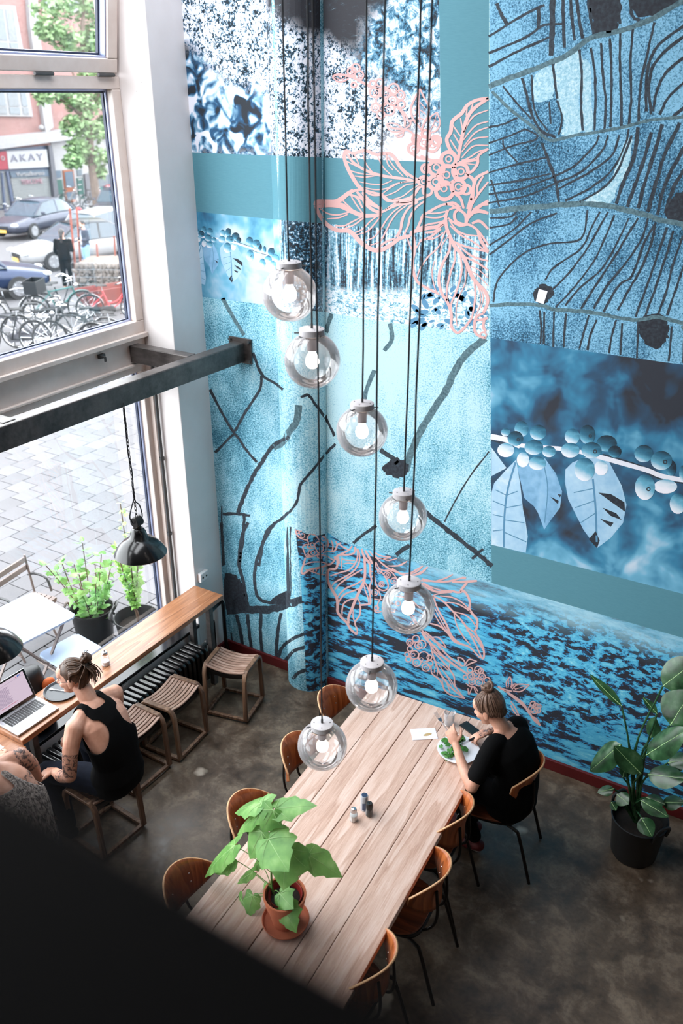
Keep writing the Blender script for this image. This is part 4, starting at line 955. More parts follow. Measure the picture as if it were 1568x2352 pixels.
# ================================================================ street outside the window
SL, DU, D0 = .022, Vector((-.76, .65, 0)), 7.5
def gz(X, Y): return -.02 - SL * max(0.0, X * DU.x + Y * DU.y - D0)
def atg(x, y):
    d = ray(x, y); k = (-.02 + SL * D0 - SL * CAM.dot(DU) - CAM.z) / (d.z + SL * d.dot(DU)); p = CAM + d * k
    return p if p.dot(DU) > D0 else atz(x, y, -.02)
def m_street():
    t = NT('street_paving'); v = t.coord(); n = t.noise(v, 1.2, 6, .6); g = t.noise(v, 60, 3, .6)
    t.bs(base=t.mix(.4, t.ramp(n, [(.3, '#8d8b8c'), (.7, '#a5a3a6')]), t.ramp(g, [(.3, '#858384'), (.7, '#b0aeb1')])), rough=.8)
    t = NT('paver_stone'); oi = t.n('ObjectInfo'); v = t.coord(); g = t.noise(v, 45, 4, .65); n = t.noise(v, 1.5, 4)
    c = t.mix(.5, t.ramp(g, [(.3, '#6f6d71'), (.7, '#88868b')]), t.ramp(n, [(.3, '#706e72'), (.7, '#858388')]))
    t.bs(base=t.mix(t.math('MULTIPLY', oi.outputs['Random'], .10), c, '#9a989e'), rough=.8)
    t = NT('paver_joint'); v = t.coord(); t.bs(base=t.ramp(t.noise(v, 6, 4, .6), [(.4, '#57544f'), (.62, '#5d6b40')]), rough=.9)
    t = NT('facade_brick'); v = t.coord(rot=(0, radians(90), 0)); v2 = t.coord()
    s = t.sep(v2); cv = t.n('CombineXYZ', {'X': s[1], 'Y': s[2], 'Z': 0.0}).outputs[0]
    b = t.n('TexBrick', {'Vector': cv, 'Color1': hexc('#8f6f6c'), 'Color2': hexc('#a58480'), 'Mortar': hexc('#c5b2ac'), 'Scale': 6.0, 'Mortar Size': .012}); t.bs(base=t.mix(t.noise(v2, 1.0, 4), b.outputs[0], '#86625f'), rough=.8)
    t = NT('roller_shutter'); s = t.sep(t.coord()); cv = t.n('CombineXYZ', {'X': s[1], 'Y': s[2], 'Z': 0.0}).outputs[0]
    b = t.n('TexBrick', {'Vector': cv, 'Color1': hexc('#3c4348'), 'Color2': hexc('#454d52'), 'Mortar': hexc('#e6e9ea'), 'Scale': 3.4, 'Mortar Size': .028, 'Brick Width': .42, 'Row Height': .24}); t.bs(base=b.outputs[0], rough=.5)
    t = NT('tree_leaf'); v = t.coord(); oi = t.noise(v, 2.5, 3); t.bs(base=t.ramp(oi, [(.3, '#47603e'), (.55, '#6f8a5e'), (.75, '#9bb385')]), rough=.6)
    t.set(t.b, 'Transmission Weight', 0.0); t.set(t.b, 'Subsurface Weight', 0.0)
m_street()
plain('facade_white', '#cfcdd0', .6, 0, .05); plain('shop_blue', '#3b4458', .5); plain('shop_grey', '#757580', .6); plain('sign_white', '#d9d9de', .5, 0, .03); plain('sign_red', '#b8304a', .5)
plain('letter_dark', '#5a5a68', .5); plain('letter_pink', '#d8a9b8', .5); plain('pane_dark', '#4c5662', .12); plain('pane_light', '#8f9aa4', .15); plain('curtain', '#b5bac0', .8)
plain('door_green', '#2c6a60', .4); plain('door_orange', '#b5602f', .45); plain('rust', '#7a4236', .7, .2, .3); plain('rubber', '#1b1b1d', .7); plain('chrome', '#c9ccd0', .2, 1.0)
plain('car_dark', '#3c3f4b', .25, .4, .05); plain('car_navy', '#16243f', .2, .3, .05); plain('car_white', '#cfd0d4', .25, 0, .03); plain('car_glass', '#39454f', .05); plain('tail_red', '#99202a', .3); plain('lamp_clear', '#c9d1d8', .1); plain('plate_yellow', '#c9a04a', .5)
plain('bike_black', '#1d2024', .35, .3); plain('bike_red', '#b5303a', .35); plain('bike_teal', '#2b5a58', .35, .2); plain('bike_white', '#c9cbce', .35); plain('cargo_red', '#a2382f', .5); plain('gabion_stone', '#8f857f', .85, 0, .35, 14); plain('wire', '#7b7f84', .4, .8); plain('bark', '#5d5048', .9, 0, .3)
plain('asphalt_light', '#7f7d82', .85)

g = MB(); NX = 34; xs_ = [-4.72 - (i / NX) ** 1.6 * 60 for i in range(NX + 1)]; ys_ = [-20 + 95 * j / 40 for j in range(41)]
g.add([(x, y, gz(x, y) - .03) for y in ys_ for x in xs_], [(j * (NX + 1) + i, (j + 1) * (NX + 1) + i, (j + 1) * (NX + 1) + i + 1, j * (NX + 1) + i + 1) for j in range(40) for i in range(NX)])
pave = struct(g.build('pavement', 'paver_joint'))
# pavers: nearest ones one by one, the rest as a field
def cam_px(p):
    v = Vector(p) - CAM; k = v.dot(_F); return 784 + FPX * v.dot(_R) / k, 1176 - FPX * v.dot(_U) / k
view = [(-30, 880), (345, 830), (400, 1420), (215, 1500), (60, 1640), (-40, 1700)]
cand = []; S_ = .30
for i in range(0, 40):
    for j in range(-10, 60):
        x = -4.9 - S_ * i; y = 1.0 + S_ * j + (S_ / 2 if i % 2 else 0)
        q = cam_px((x, y, gz(x, y)))
        cand.append((0 if inpoly(q[0], q[1], view) else 1, (Vector((x, y, 0)) - CAM).length, x, y))
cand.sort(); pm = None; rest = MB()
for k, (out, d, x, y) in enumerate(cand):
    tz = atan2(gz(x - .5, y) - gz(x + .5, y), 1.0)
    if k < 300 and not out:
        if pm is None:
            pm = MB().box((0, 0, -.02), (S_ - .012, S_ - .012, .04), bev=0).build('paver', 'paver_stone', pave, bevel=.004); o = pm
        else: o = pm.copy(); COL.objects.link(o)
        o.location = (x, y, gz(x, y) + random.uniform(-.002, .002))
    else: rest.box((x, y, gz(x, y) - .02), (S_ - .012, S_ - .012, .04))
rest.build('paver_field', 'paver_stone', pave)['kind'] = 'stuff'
# far street surface over the joint-coloured base
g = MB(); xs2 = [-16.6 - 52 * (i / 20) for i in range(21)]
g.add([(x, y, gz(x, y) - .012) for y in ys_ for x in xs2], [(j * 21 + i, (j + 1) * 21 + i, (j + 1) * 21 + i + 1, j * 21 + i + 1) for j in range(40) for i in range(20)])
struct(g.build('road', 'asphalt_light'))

# ---- facade across the street
FX = -39.6
def fp_(x, y, d=0.0): p = atx(x, y, FX + d); return Vector((FX + d, p.y, p.z))
bd = thing('shop_building', 'brick building with white bands and shops across the street', 'building')
def slab(P, d0, d1, name, mat, parent):
    """photo-traced quad on the facade plane given real thickness"""
    q = [fp_(x, y) for x, y in P]; n = len(q); b = MB()
    b.add([(FX + d0, p.y, p.z) for p in q] + [(FX + d1, p.y, p.z) for p in q], [tuple(range(n)), tuple(range(2 * n - 1, n - 1, -1))] + [(i, n + i, n + (i + 1) % n, (i + 1) % n) for i in range(n)])
    return b.build(name, mat, parent)
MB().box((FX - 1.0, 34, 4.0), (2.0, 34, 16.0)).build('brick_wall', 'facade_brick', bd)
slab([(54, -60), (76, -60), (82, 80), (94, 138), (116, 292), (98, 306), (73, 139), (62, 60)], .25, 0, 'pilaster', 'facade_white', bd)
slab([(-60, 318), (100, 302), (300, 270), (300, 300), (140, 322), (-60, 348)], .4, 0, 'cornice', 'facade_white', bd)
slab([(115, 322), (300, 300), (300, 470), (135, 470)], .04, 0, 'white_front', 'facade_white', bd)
def fwin(P, cols, rows, lab=None):
    """window on the facade: frame, bars and panes from its four photo corners (tl, tr, br, bl)"""
    root = slab(P, .10, 0, 'window', 'facade_white', bd)
    L = lambda u, v: (P[0][0] + (P[1][0] - P[0][0]) * u + (P[3][0] - P[0][0]) * v, P[0][1] + (P[3][1] - P[0][1]) * v + (P[1][1] - P[0][1]) * u)
    us = [.08] + cols + [.96]; vs = [.06] + rows + [.94]
    for i in range(len(us) - 1):
        for j in range(len(vs) - 1):
            u0, u1, v0, v1 = us[i] + .03, us[i + 1] - .03, vs[j] + .02, vs[j + 1] - .02
            slab([L(u0, v0), L(u1, v0), L(u1, v1), L(u0, v1)], .13, .101, 'pane', 'pane_light' if (i + j) % 2 else 'curtain', root)
fwin([(-60, 8), (32, 14), (52, 122), (-45, 118)], [.33, .70], [.76]); fwin([(88, -70), (118, -70), (129, 24), (95, 20)], [.5], [.55])
fwin([(-60, 200), (62, 202), (73, 268), (-50, 266)], [.30, .55, .80], [.66]); fwin([(183, 82), (207, 82), (217, 117), (190, 113)], [.5], [.7])
fwin([(150, -60), (178, -60), (190, 30), (158, 28)], [.5], [.7])
# shop with shutter and AKAY sign
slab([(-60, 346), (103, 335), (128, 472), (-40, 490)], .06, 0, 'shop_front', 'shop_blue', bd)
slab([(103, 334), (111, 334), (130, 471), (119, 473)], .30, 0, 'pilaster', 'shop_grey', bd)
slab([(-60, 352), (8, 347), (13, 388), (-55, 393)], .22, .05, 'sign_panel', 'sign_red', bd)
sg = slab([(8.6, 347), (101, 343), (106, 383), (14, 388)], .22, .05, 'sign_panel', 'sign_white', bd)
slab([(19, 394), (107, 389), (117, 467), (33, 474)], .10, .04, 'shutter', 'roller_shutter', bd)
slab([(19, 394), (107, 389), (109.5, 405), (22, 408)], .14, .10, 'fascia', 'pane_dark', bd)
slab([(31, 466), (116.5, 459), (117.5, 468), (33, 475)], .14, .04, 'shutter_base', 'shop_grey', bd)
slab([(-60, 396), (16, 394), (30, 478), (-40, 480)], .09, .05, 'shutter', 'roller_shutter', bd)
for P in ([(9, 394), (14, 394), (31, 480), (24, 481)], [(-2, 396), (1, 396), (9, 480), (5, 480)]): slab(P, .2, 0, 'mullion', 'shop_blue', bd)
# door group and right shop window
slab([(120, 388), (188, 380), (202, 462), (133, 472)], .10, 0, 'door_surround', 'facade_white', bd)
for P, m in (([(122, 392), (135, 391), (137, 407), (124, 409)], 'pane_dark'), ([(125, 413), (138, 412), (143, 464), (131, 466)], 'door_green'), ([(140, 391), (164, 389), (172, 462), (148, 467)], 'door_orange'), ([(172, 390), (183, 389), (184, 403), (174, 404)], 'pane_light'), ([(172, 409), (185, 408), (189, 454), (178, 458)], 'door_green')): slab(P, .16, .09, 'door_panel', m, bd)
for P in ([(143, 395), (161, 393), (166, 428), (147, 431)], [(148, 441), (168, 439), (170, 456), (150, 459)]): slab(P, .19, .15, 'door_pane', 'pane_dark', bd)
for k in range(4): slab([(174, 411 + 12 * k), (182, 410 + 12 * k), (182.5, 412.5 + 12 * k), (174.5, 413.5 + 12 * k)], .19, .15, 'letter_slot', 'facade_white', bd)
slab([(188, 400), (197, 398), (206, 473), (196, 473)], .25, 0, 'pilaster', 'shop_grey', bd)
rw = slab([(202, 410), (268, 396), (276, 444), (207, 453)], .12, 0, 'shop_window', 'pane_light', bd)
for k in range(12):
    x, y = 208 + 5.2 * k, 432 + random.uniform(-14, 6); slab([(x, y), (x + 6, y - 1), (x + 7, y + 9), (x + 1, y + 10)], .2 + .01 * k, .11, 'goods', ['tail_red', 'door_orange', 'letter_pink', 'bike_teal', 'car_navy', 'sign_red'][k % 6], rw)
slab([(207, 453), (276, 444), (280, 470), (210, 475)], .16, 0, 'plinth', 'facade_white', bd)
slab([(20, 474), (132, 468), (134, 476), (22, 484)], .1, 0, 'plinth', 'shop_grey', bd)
lg = MB(); q = fp_(84, 293); lg.sphere((FX + .35, q.y, q.z), .14, 10, 8); lg.build('wall_lamp', 'facade_white', bd)
def lettering(txt, x0, y0, x1, y1, hpx, mat, d, parent, name, space=1.0, sh=0.0):
    """text set on the facade between two baseline points"""
    a, b = fp_(x0, y0), fp_(x1, y1); h = fp_(x0, y0 - hpx).z - a.z
    cu = bpy.data.curves.new(name, 'FONT'); cu.body = txt; cu.extrude = .02; cu.size = 1.0; cu.space_character = space; cu.resolution_u = 2
    tmp = bpy.data.objects.new('tmp', cu); COL.objects.link(tmp); bpy.context.view_layer.update()
    me = bpy.data.meshes.new_from_object(tmp.evaluated_get(bpy.context.evaluated_depsgraph_get())); bpy.data.objects.remove(tmp)
    xs3 = [v.co.x for v in me.vertices]; ys3 = [v.co.y for v in me.vertices]; W = max(xs3) - min(xs3); Hh = max(ys3)
    L = b - a; ln = L.length; u = L.normalized()
    for v in me.vertices:
        s_, t_ = (v.co.x - min(xs3)) / W, v.co.y / Hh; p = a + u * (s_ * ln + sh * t_) + Vector((0, 0, t_ * h)); v.co = (FX + d + v.co.z, p.y, p.z)
    me.materials.append(MATS[mat]); o = bpy.data.objects.new(name, me); COL.objects.link(o); o.parent = parent; return o
lettering('AKAY', 18, 371.5, 92, 367, 16, 'letter_dark', .24, bd, 'sign_lettering', 1.35)
lettering('Vertaalbureau', 33, 405, 97, 401, 9.5, 'sign_white', .17, bd, 'sign_lettering')
lettering('TERCOME', 44, 423.5, 93, 420, 11, 'letter_pink', .17, bd, 'sign_lettering')
lettering('O', -4, 368, 4, 367.5, 10, 'sign_white', .24, bd, 'sign_lettering')

# ---- street tree in front of the facade
def leaf_cloud(blobs, n, size, rnd, mb, flat=1.0):
    for _ in range(n):
        c, r = blobs[rnd.randrange(len(blobs))]
        d = Vector((rnd.gauss(0, 1), rnd.gauss(0, 1), rnd.gauss(0, 1))).normalized() * (rnd.random() ** .4)
        p = Vector(c) + Vector((d.x * r[0], d.y * r[1], d.z * r[2])); s = size * rnd.uniform(.6, 1.3)
        a = Vector((rnd.gauss(0, 1), rnd.gauss(0, 1), rnd.gauss(0, .5))).normalized(); b = a.orthogonal().normalized() * .5
        if rnd.random() < .5: b = a.cross(b)
        mb.add([p - a * s, p + b * s, p + a * s * 1.1, p - b * s], [(0, 1, 2, 3)])
rt = random.Random(11); TX = -33.0
tp = lambda x, y: atx(x, y, TX)
tree = thing('street_tree', 'leafy green street tree before the brick building', 'tree')
bl = []
for x, y, r in ((120, 20, 1.3), (170, -20, 1.6), (215, 30, 1.5), (110, 70, .95), (150, 90, 1.1), (200, 100, 1.2), (235, 80, 1.2), (100, 220, .7), (150, 215, 1.0), (190, 240, 1.2), (235, 225, 1.2), (170, 290, 1.0), (215, 300, 1.2), (180, 340, .9), (220, 360, 1.0), (205, 160, 1.0), (245, 150, 1.1), (170, 370, .7), (250, 290, 1.0), (225, 395, .6)):
    p = tp(x, y); bl.append((tuple(p), (r * .8, r * .62, r * .5)))
f = MB(); leaf_cloud(bl, 5200, .15, rt, f); f.build('foliage', 'tree_leaf', tree)['kind'] = 'stuff'
b0_ = tp(222, 462); b0_ = Vector((TX, b0_.y, gz(TX, b0_.y)))
f = MB(); f.tube(catmull([b0_, tp(212, 380), tp(205, 300), tp(195, 180), tp(190, 60), tp(200, -60)], 4), [.2] * 5 + [.16] * 6 + [.1] * 6 + [.07] * 4, 8)
for e in ((150, 240), (235, 200), (130, 60), (225, 40), (110, 210)): f.tube(catmull([tp(203, 280), tp((203 + e[0]) / 2, (270 + e[1]) / 2), tp(*e)], 4), [.09] * 3 + [.05] * 6, 6)
f.build('trunk', 'bark', tree, smooth=True)

# ---- cars
def car(name, lab, front, heading, mat, sc=1.0, roof_mat=None, hatch=False, plate='plate_yellow'):
    """front: point on the ground below the middle of the front bumper; heading: direction the car faces"""
    hd = Vector((heading[0], heading[1], 0)).normalized(); ang = atan2(hd.y, hd.x)
    t = thing(name, lab, 'car', (front[0], front[1], gz(front[0], front[1])), ang); t.scale = (sc, sc, sc)
    st = [(0, .56, .42, .60), (-.06, .74, .28, .66), (-.25, .84, .22, .72), (-.7, .90, .20, .80), (-1.25, .91, .20, .90), (-2.2, .91, .20, .93), (-3.2, .91, .20, .95), (-3.9, .90, .22, .97 if hatch else .93), (-4.35, .84, .28, .95 if hatch else .88), (-4.5, .70, .40, .85 if hatch else .78)]
    def ring(x, w, z0, z1): return [(x, -w * .9, z0), (x, -w, z0 + (z1 - z0) * .3), (x, -w, z0 + (z1 - z0) * .7), (x, -w * .93, z1), (x, 0, z1 + .03), (x, w * .93, z1), (x, w, z0 + (z1 - z0) * .7), (x, w, z0 + (z1 - z0) * .3), (x, w * .9, z0)]
    MB().loft([ring(*s_) for s_ in st]).build('body', mat, t, smooth=True, sub=1, auto=180)
    e = -4.25 if hatch else -3.95
    gl = [(-1.15, .70, .86, .90), (-1.95, .64, .88, 1.36), (-2.6, .63, .9, 1.43), (-3.2, .61, .9, 1.40), (-3.75 if not hatch else -3.95, .58, .9, 1.15 if not hatch else 1.33), (e, .66, .88, .93)]
    MB().loft([[(x, -.80, z0), (x, -w, z1), (x, w, z1), (x, .80, z0)] for x, w, z0, z1 in gl]).build('window_glass', 'car_glass', t, smooth=True)
    rf = MB(); rp = gl[1:5]; rf.loft([[(x, -w - .012, z1 - .02), (x, -w * .7, z1 + .03), (x, 0, z1 + .05), (x, w * .7, z1 + .03), (x, w + .012, z1 - .02)] for x, w, z0, z1 in rp], closed=False)
    rf.build('roof', roof_mat or mat, t, smooth=True, solid=.02)
    for s in (-1, 1):
        pl = MB()
        pl.tube([(-1.2, s * .78, .89), (-1.95, s * .655, 1.37)], .03, 6); pl.tube([(-2.75, s * .79, .92), (-2.8, s * .64, 1.40)], .03, 6); pl.tube([(e + .02, s * .76, .92), (gl[4][0], s * .60, gl[4][3] - .01)], .035, 6)
        pl.build('pillar', roof_mat or mat, t); MB().box((-1.55, s * .98, .98), (.12, .16, .12), bev=.03).build('mirror', mat, t)
        for x in (-.92, -3.65):
            w_ = MB().tube([(x, s * .80, .32), (x, s * .93, .32)], .325, 20).build('wheel', 'rubber', t, smooth=True)
            h_ = MB().tube([(x, s * .92, .32), (x, s * .945, .32)], .21, 16)
            for k in range(5): a = 2 * pi * k / 5; h_.box((x + .14 * cos(a), s * .95, .32 + .14 * sin(a)), (.05, .02, .05))
            h_.build('hub_cap', 'chrome', w_, smooth=True)
        MB().sphere((-.10, s * .62, .62), (.14, .17, .07), 10, 6).build('headlight', 'lamp_clear', t, smooth=True)
        MB().sphere((-4.40, s * .66, .80), (.10, .15, .10 if not hatch else .16), 10, 6).build('tail_light', 'tail_red', t, smooth=True)
    gr = MB()
    for k in range(5): gr.box((.012, 0, .46 + .03 * k), (.03, .62, .014))
    gr.build('grille', 'bike_black', t); MB().box((.035, 0, .38), (.02, .5, .11)).build('number_plate', plate, t); MB().box((-4.51, 0, .60), (.02, .5, .11)).build('number_plate', plate, t)
    return t
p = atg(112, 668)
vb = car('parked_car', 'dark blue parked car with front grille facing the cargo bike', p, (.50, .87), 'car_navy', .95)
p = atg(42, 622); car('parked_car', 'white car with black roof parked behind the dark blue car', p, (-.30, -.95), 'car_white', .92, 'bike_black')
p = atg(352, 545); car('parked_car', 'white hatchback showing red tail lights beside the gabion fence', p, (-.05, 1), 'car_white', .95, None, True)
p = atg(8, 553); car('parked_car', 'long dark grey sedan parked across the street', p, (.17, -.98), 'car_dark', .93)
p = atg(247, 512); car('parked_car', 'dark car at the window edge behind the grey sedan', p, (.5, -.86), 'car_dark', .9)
# number on the navy car's plate
def flat_text(txt, parent, mat, M, width, name):
    cu = bpy.data.curves.new(name, 'FONT'); cu.body = txt; cu.extrude = .002; cu.align_x = 'CENTER'; cu.resolution_u = 2
    tmp = bpy.data.objects.new('tmp', cu); COL.objects.link(tmp); bpy.context.view_layer.update()
    me = bpy.data.meshes.new_from_object(tmp.evaluated_get(bpy.context.evaluated_depsgraph_get())); bpy.data.objects.remove(tmp)
    xs3 = [v.co.x for v in me.vertices]; k = width / (max(xs3) - min(xs3)); me.transform(M @ Matrix.Scale(k, 4)); me.materials.append(MATS[mat])
    o = bpy.data.objects.new(name, me); COL.objects.link(o); o.parent = parent; return o
flat_text('64-TP-JB', vb, 'bike_black', frame((.047, 0, .355), (0, 1, 0), (0, 0, 1), (1, 0, 0)), .42, 'plate_lettering')

# ---- bicycles
def make_bike(name, lab, mat, step=False, crate=False):
    t = thing(name, lab, 'bicycle')
    for x in (-.54, .54):
        wl2 = MB(); N = 22; wl2.tube([(x + .335 * cos(2 * pi * k / N), 0, .35 + .335 * sin(2 * pi * k / N)) for k in range(N)], .019, 6, closed=True); w_ = wl2.build('wheel', 'rubber', t, smooth=True)
        sp = MB()
        for k in range(12): a = 2 * pi * k / 12; sp.tube([(x, 0, .35), (x + .32 * cos(a), 0, .35 + .32 * sin(a))], .003, 3)
        sp.tube([(x, -.05, .35), (x, .05, .35)], .022, 6); sp.tube([(x + .315 * cos(2 * pi * k / N), 0, .35 + .315 * sin(2 * pi * k / N)) for k in range(N)], .008, 4, closed=True); sp.build('spokes', 'chrome', w_)
        fd = MB(); A = [(x + .365 * cos(a), 0, .35 + .365 * sin(a)) for a in [radians(q) for q in range(20 if x < 0 else 60, 175, 12)]]; fd.bar(A, .05, .006, up=(0, 0, 1)); fd.build('fender', mat if x > 0 else 'bike_white', t)
    f = MB(); bb, seat, head, hd2 = (-.04, 0, .30), (-.20, 0, .78), (.36, 0, .80), (.39, 0, .66)
    if step: f.tube(catmull([hd2, (.15, 0, .42), bb], 4), .016, 6); f.tube(catmull([head, (.15, 0, .52), (-.10, 0, .45)], 4), .014, 6)
    else: f.tube([hd2, bb], .017, 6); f.tube([head, (-.19, 0, .74)], .016, 6)
    f.tube([bb, seat], .016, 6); f.tube([head, hd2], .02, 6)
    for s in (-.05, .05): f.tube([bb, (-.54, s, .35)], .010, 5); f.tube([(-.17, 0, .70), (-.54, s, .35)], .009, 5); f.tube([hd2, (.47, s, .5), (.54, s, .35)], .010, 5)
    f.build('frame', mat, t, smooth=True)
    MB().loft([[(x, -w, z), (x, 0, z + .03), (x, w, z), (x, 0, z - .03)] for x, w, z in ((-.34, .05, .90), (-.28, .10, .92), (-.20, .07, .91), (-.08, .02, .90))]).build('saddle', 'rubber', t, smooth=True)
    MB().tube([seat, (-.215, 0, .90)], .012, 6).build('seat_post', 'chrome', t)
    hb_ = MB(); hb_.tube([head, (.345, 0, .93)], .012, 6); hb_.tube(catmull([(.12, -.28, .98), (.30, -.25, 1.02), (.36, 0, .97), (.30, .25, 1.02), (.12, .28, .98)], 5), .012, 6); hb_.build('handlebar', 'chrome', t, smooth=True)
    for s in (-1, 1): MB().tube([(.12, s * .28, .98), (.22, s * .27, 1.0)], .018, 6).build('grip', 'rubber', t)
    MB().loft([[(x, -.045, z - h), (x, -.065, z), (x, -.045, z + h)] for x, z, h in ((-.58, .35, .05), (-.3, .33, .06), (.0, .31, .09), (.08, .31, .05))]).build('chain_guard', 'bike_black' if mat != 'bike_black' else 'shop_grey', t)
    cr = MB(); cr.tube([(-.04, -.10, .30), (-.04, -.10, .14)], .009, 5); cr.tube([(-.04, .10, .30), (-.04, .10, .46)], .009, 5); cr.tube([(-.04, -.1, .30), (-.04, .1, .30)], .012, 5); cr.box((-.04, -.14, .14), (.09, .08, .02)); cr.box((-.04, .14, .46), (.09, .08, .02)); cr.build('crank', 'grey_iron', t)
    rk = MB()
    for s in (-.06, .06): rk.tube([(-.24, s, .73), (-.80, s, .73)], .007, 5); rk.tube([(-.62, s, .73), (-.54, s, .35)], .006, 5)
    for x in (-.3, -.45, -.6, -.78): rk.tube([(x, -.06, .73), (x, .06, .73)], .006, 5)
    rk.build('rear_rack', 'bike_black', t)
    MB().sphere((.44, 0, .84), .045, 8, 6).build('headlamp', 'chrome', t)
    if crate:
        c = MB(); 
        for z in (.92, .99, 1.06, 1.13): c.bar([(.46, -.2, z), (.76, -.2, z), (.76, .2, z), (.46, .2, z)], .012, .05, closed=True)
        c.box((.61, 0, .9), (.3, .4, .01)); c.build('crate', 'bike_black', t)
    return t
bk = {'k': make_bike('bicycle', 'x', 'bike_black'), 'r': make_bike('bicycle', 'x', 'bike_red', True), 'w': make_bike('bicycle', 'x', 'bike_white', True), 't': make_bike('bicycle', 'x', 'bike_teal'), 'c': make_bike('bicycle', 'x', 'bike_black', True, True)}; used = {}
def bike(kind, px_, py_, deg, lab, group=None, lean=4, sc=1.0):
    p = atg(px_, py_); rot = (radians(lean), 0, radians(deg)); loc = (p.x, p.y, gz(p.x, p.y) + .012)
    if kind not in used: o = bk[kind]; used[kind] = 1; o.location = loc; o.rotation_euler = rot; o['label'] = lab
    else: o = dup(bk[kind], loc, None, lab, None, rot)
    if group: o['group'] = group
    o.scale = (sc,) * 3
    return o
GB = 'bicycles parked below the upper window pane'
bike('r', 262, 738, 45, 'red step-through bicycle standing beside the red cargo box', sc=.93)
bike('k', 28, 815, 205, 'black bicycle with a rear rack at the bottom left of the upper pane', GB)
bike('c', 42, 760, 20, 'black bicycle with a front crate among the parked bicycles', GB)
bike('k', 110, 800, 40, 'black bicycle with white handlebar in the middle of the parked row', GB, -5)
bike('t', 140, 742, 60, 'teal bicycle parked behind the black ones', GB)
bike('k', 185, 815, 225, 'black bicycle with its saddle against the teal bicycle', GB, 6)
bike('w', 285, 822, 30, 'white bicycle cut off by the lower window frame', GB)
GF = 'bicycles parked along the far shops'
bike('w', 8, 530, 70, 'white bicycle before the shuttered shop', GF); bike('t', 45, 512, 100, 'teal bicycle before the shuttered shop', GF); bike('k', 70, 505, 80, 'black bicycle before the shuttered shop', GF)
bike('w', 160, 478, 95, 'white bicycle at the orange door', GF); bike('k', 215, 478, 85, 'black bicycle by the grey pilaster', GF); bike('w', 232, 490, 60, 'white bicycle behind the dark car', GF); bike('t', 252, 478, 100, 'teal bicycle under the right shop window', GF)
# cargo bicycle with red box
p = atg(105, 737); q = atg(262, 712); d = Vector((q.x - p.x, q.y - p.y, 0)); an = atan2(d.y, d.x)
cb = thing('cargo_bicycle', 'black cargo bicycle with a long red wooden box', 'bicycle', (p.x, p.y, gz(p.x, p.y)), an); cb.scale = (.93,) * 3
N = 22; x = 0.0
w_ = MB().tube([(x + .335 * cos(2 * pi * k / N), 0, .35 + .335 * sin(2 * pi * k / N)) for k in range(N)], .02, 6, closed=True).build('wheel', 'rubber', cb, smooth=True)
sp = MB(); [sp.tube([(x, 0, .35), (x + .32 * cos(2 * pi * k / 14), 0, .35 + .32 * sin(2 * pi * k / 14))], .003, 3) for k in range(14)]; sp.build('spokes', 'chrome', w_)
f = MB(); f.tube([(.5, 0, .30), (.36, 0, .80)], .02, 6); f.tube([(.5, 0, .30), (.78, 0, .86)], .018, 6); f.tube([(.38, 0, .72), (.74, 0, .74)], .016, 6); f.tube([(.5, 0, .30), (1.1, 0, .22), (2.2, 0, .22)], .022, 6)
for s in (-.05, .05): f.tube([(.5, 0, .3), (0, s, .35)], .012, 5); f.tube([(.38, 0, .7), (0, s, .35)], .010, 5)
f.build('frame', 'bike_black', cb, smooth=True)
MB().loft([[(x, -w, z), (x, 0, z + .03), (x, w, z), (x, 0, z - .03)] for x, w, z in ((.20, .05, .90), (.26, .10, .92), (.34, .07, .91), (.46, .02, .90))]).build('saddle', 'rubber', cb, smooth=True)
MB().tube(catmull([(.55, -.28, 1.0), (.74, -.25, 1.05), (.80, 0, .95), (.74, .25, 1.05), (.55, .28, 1.0)], 5), .012, 6).build('handlebar', 'chrome', cb, smooth=True)
MB().loft([[(x, -.045, z - h), (x, -.065, z), (x, -.045, z + h)] for x, z, h in ((-.05, .35, .05), (.3, .33, .06), (.52, .31, .10), (.62, .31, .05))]).build('chain_guard', 'shop_grey', cb)
fd = MB(); fd.bar([(.37 * cos(a), 0, .35 + .37 * sin(a)) for a in [radians(q) for q in range(20, 175, 12)]], .05, .006); fd.build('fender', 'bike_white', cb)
bx = MB(); 
prof = [(1.10, .20, .98), (2.55, .20, .98)]
for s in (-1, 1):
    bx.add([(1.12, s * .30, .20), (2.3, s * .30, .20), (2.55, s * .34, .62), (.98, s * .34, .62), (1.12, s * .28, .20), (2.3, s * .28, .20), (2.55, s * .32, .62), (.98, s * .32, .62)], [(0, 1, 2, 3), (7, 6, 5, 4), (3, 2, 6, 7)])
bx.add([(1.12, -.3, .20), (1.12, .3, .20), (.98, .34, .62), (.98, -.34, .62)], [(0, 1, 2, 3)]); bx.add([(2.3, -.3, .20), (2.3, .3, .20), (2.55, .34, .62), (2.55, -.34, .62)], [(3, 2, 1, 0)]); bx.add([(1.12, -.3, .21), (2.3, -.3, .21), (2.3, .3, .21), (1.12, .3, .21)], [(0, 1, 2, 3)])
bx.build('cargo_box', 'cargo_red', cb, solid=.012)
w2 = MB().tube([(2.75 + .23 * cos(2 * pi * k / N), 0, .25 + .23 * sin(2 * pi * k / N)) for k in range(N)], .02, 6, closed=True).build('wheel', 'rubber', cb, smooth=True)
for k in range(3): MB().box((.6 + .02 * k, 0, .02), (.02, .3, .02)).build('kickstand', 'grey_iron', cb) if k == 0 else None
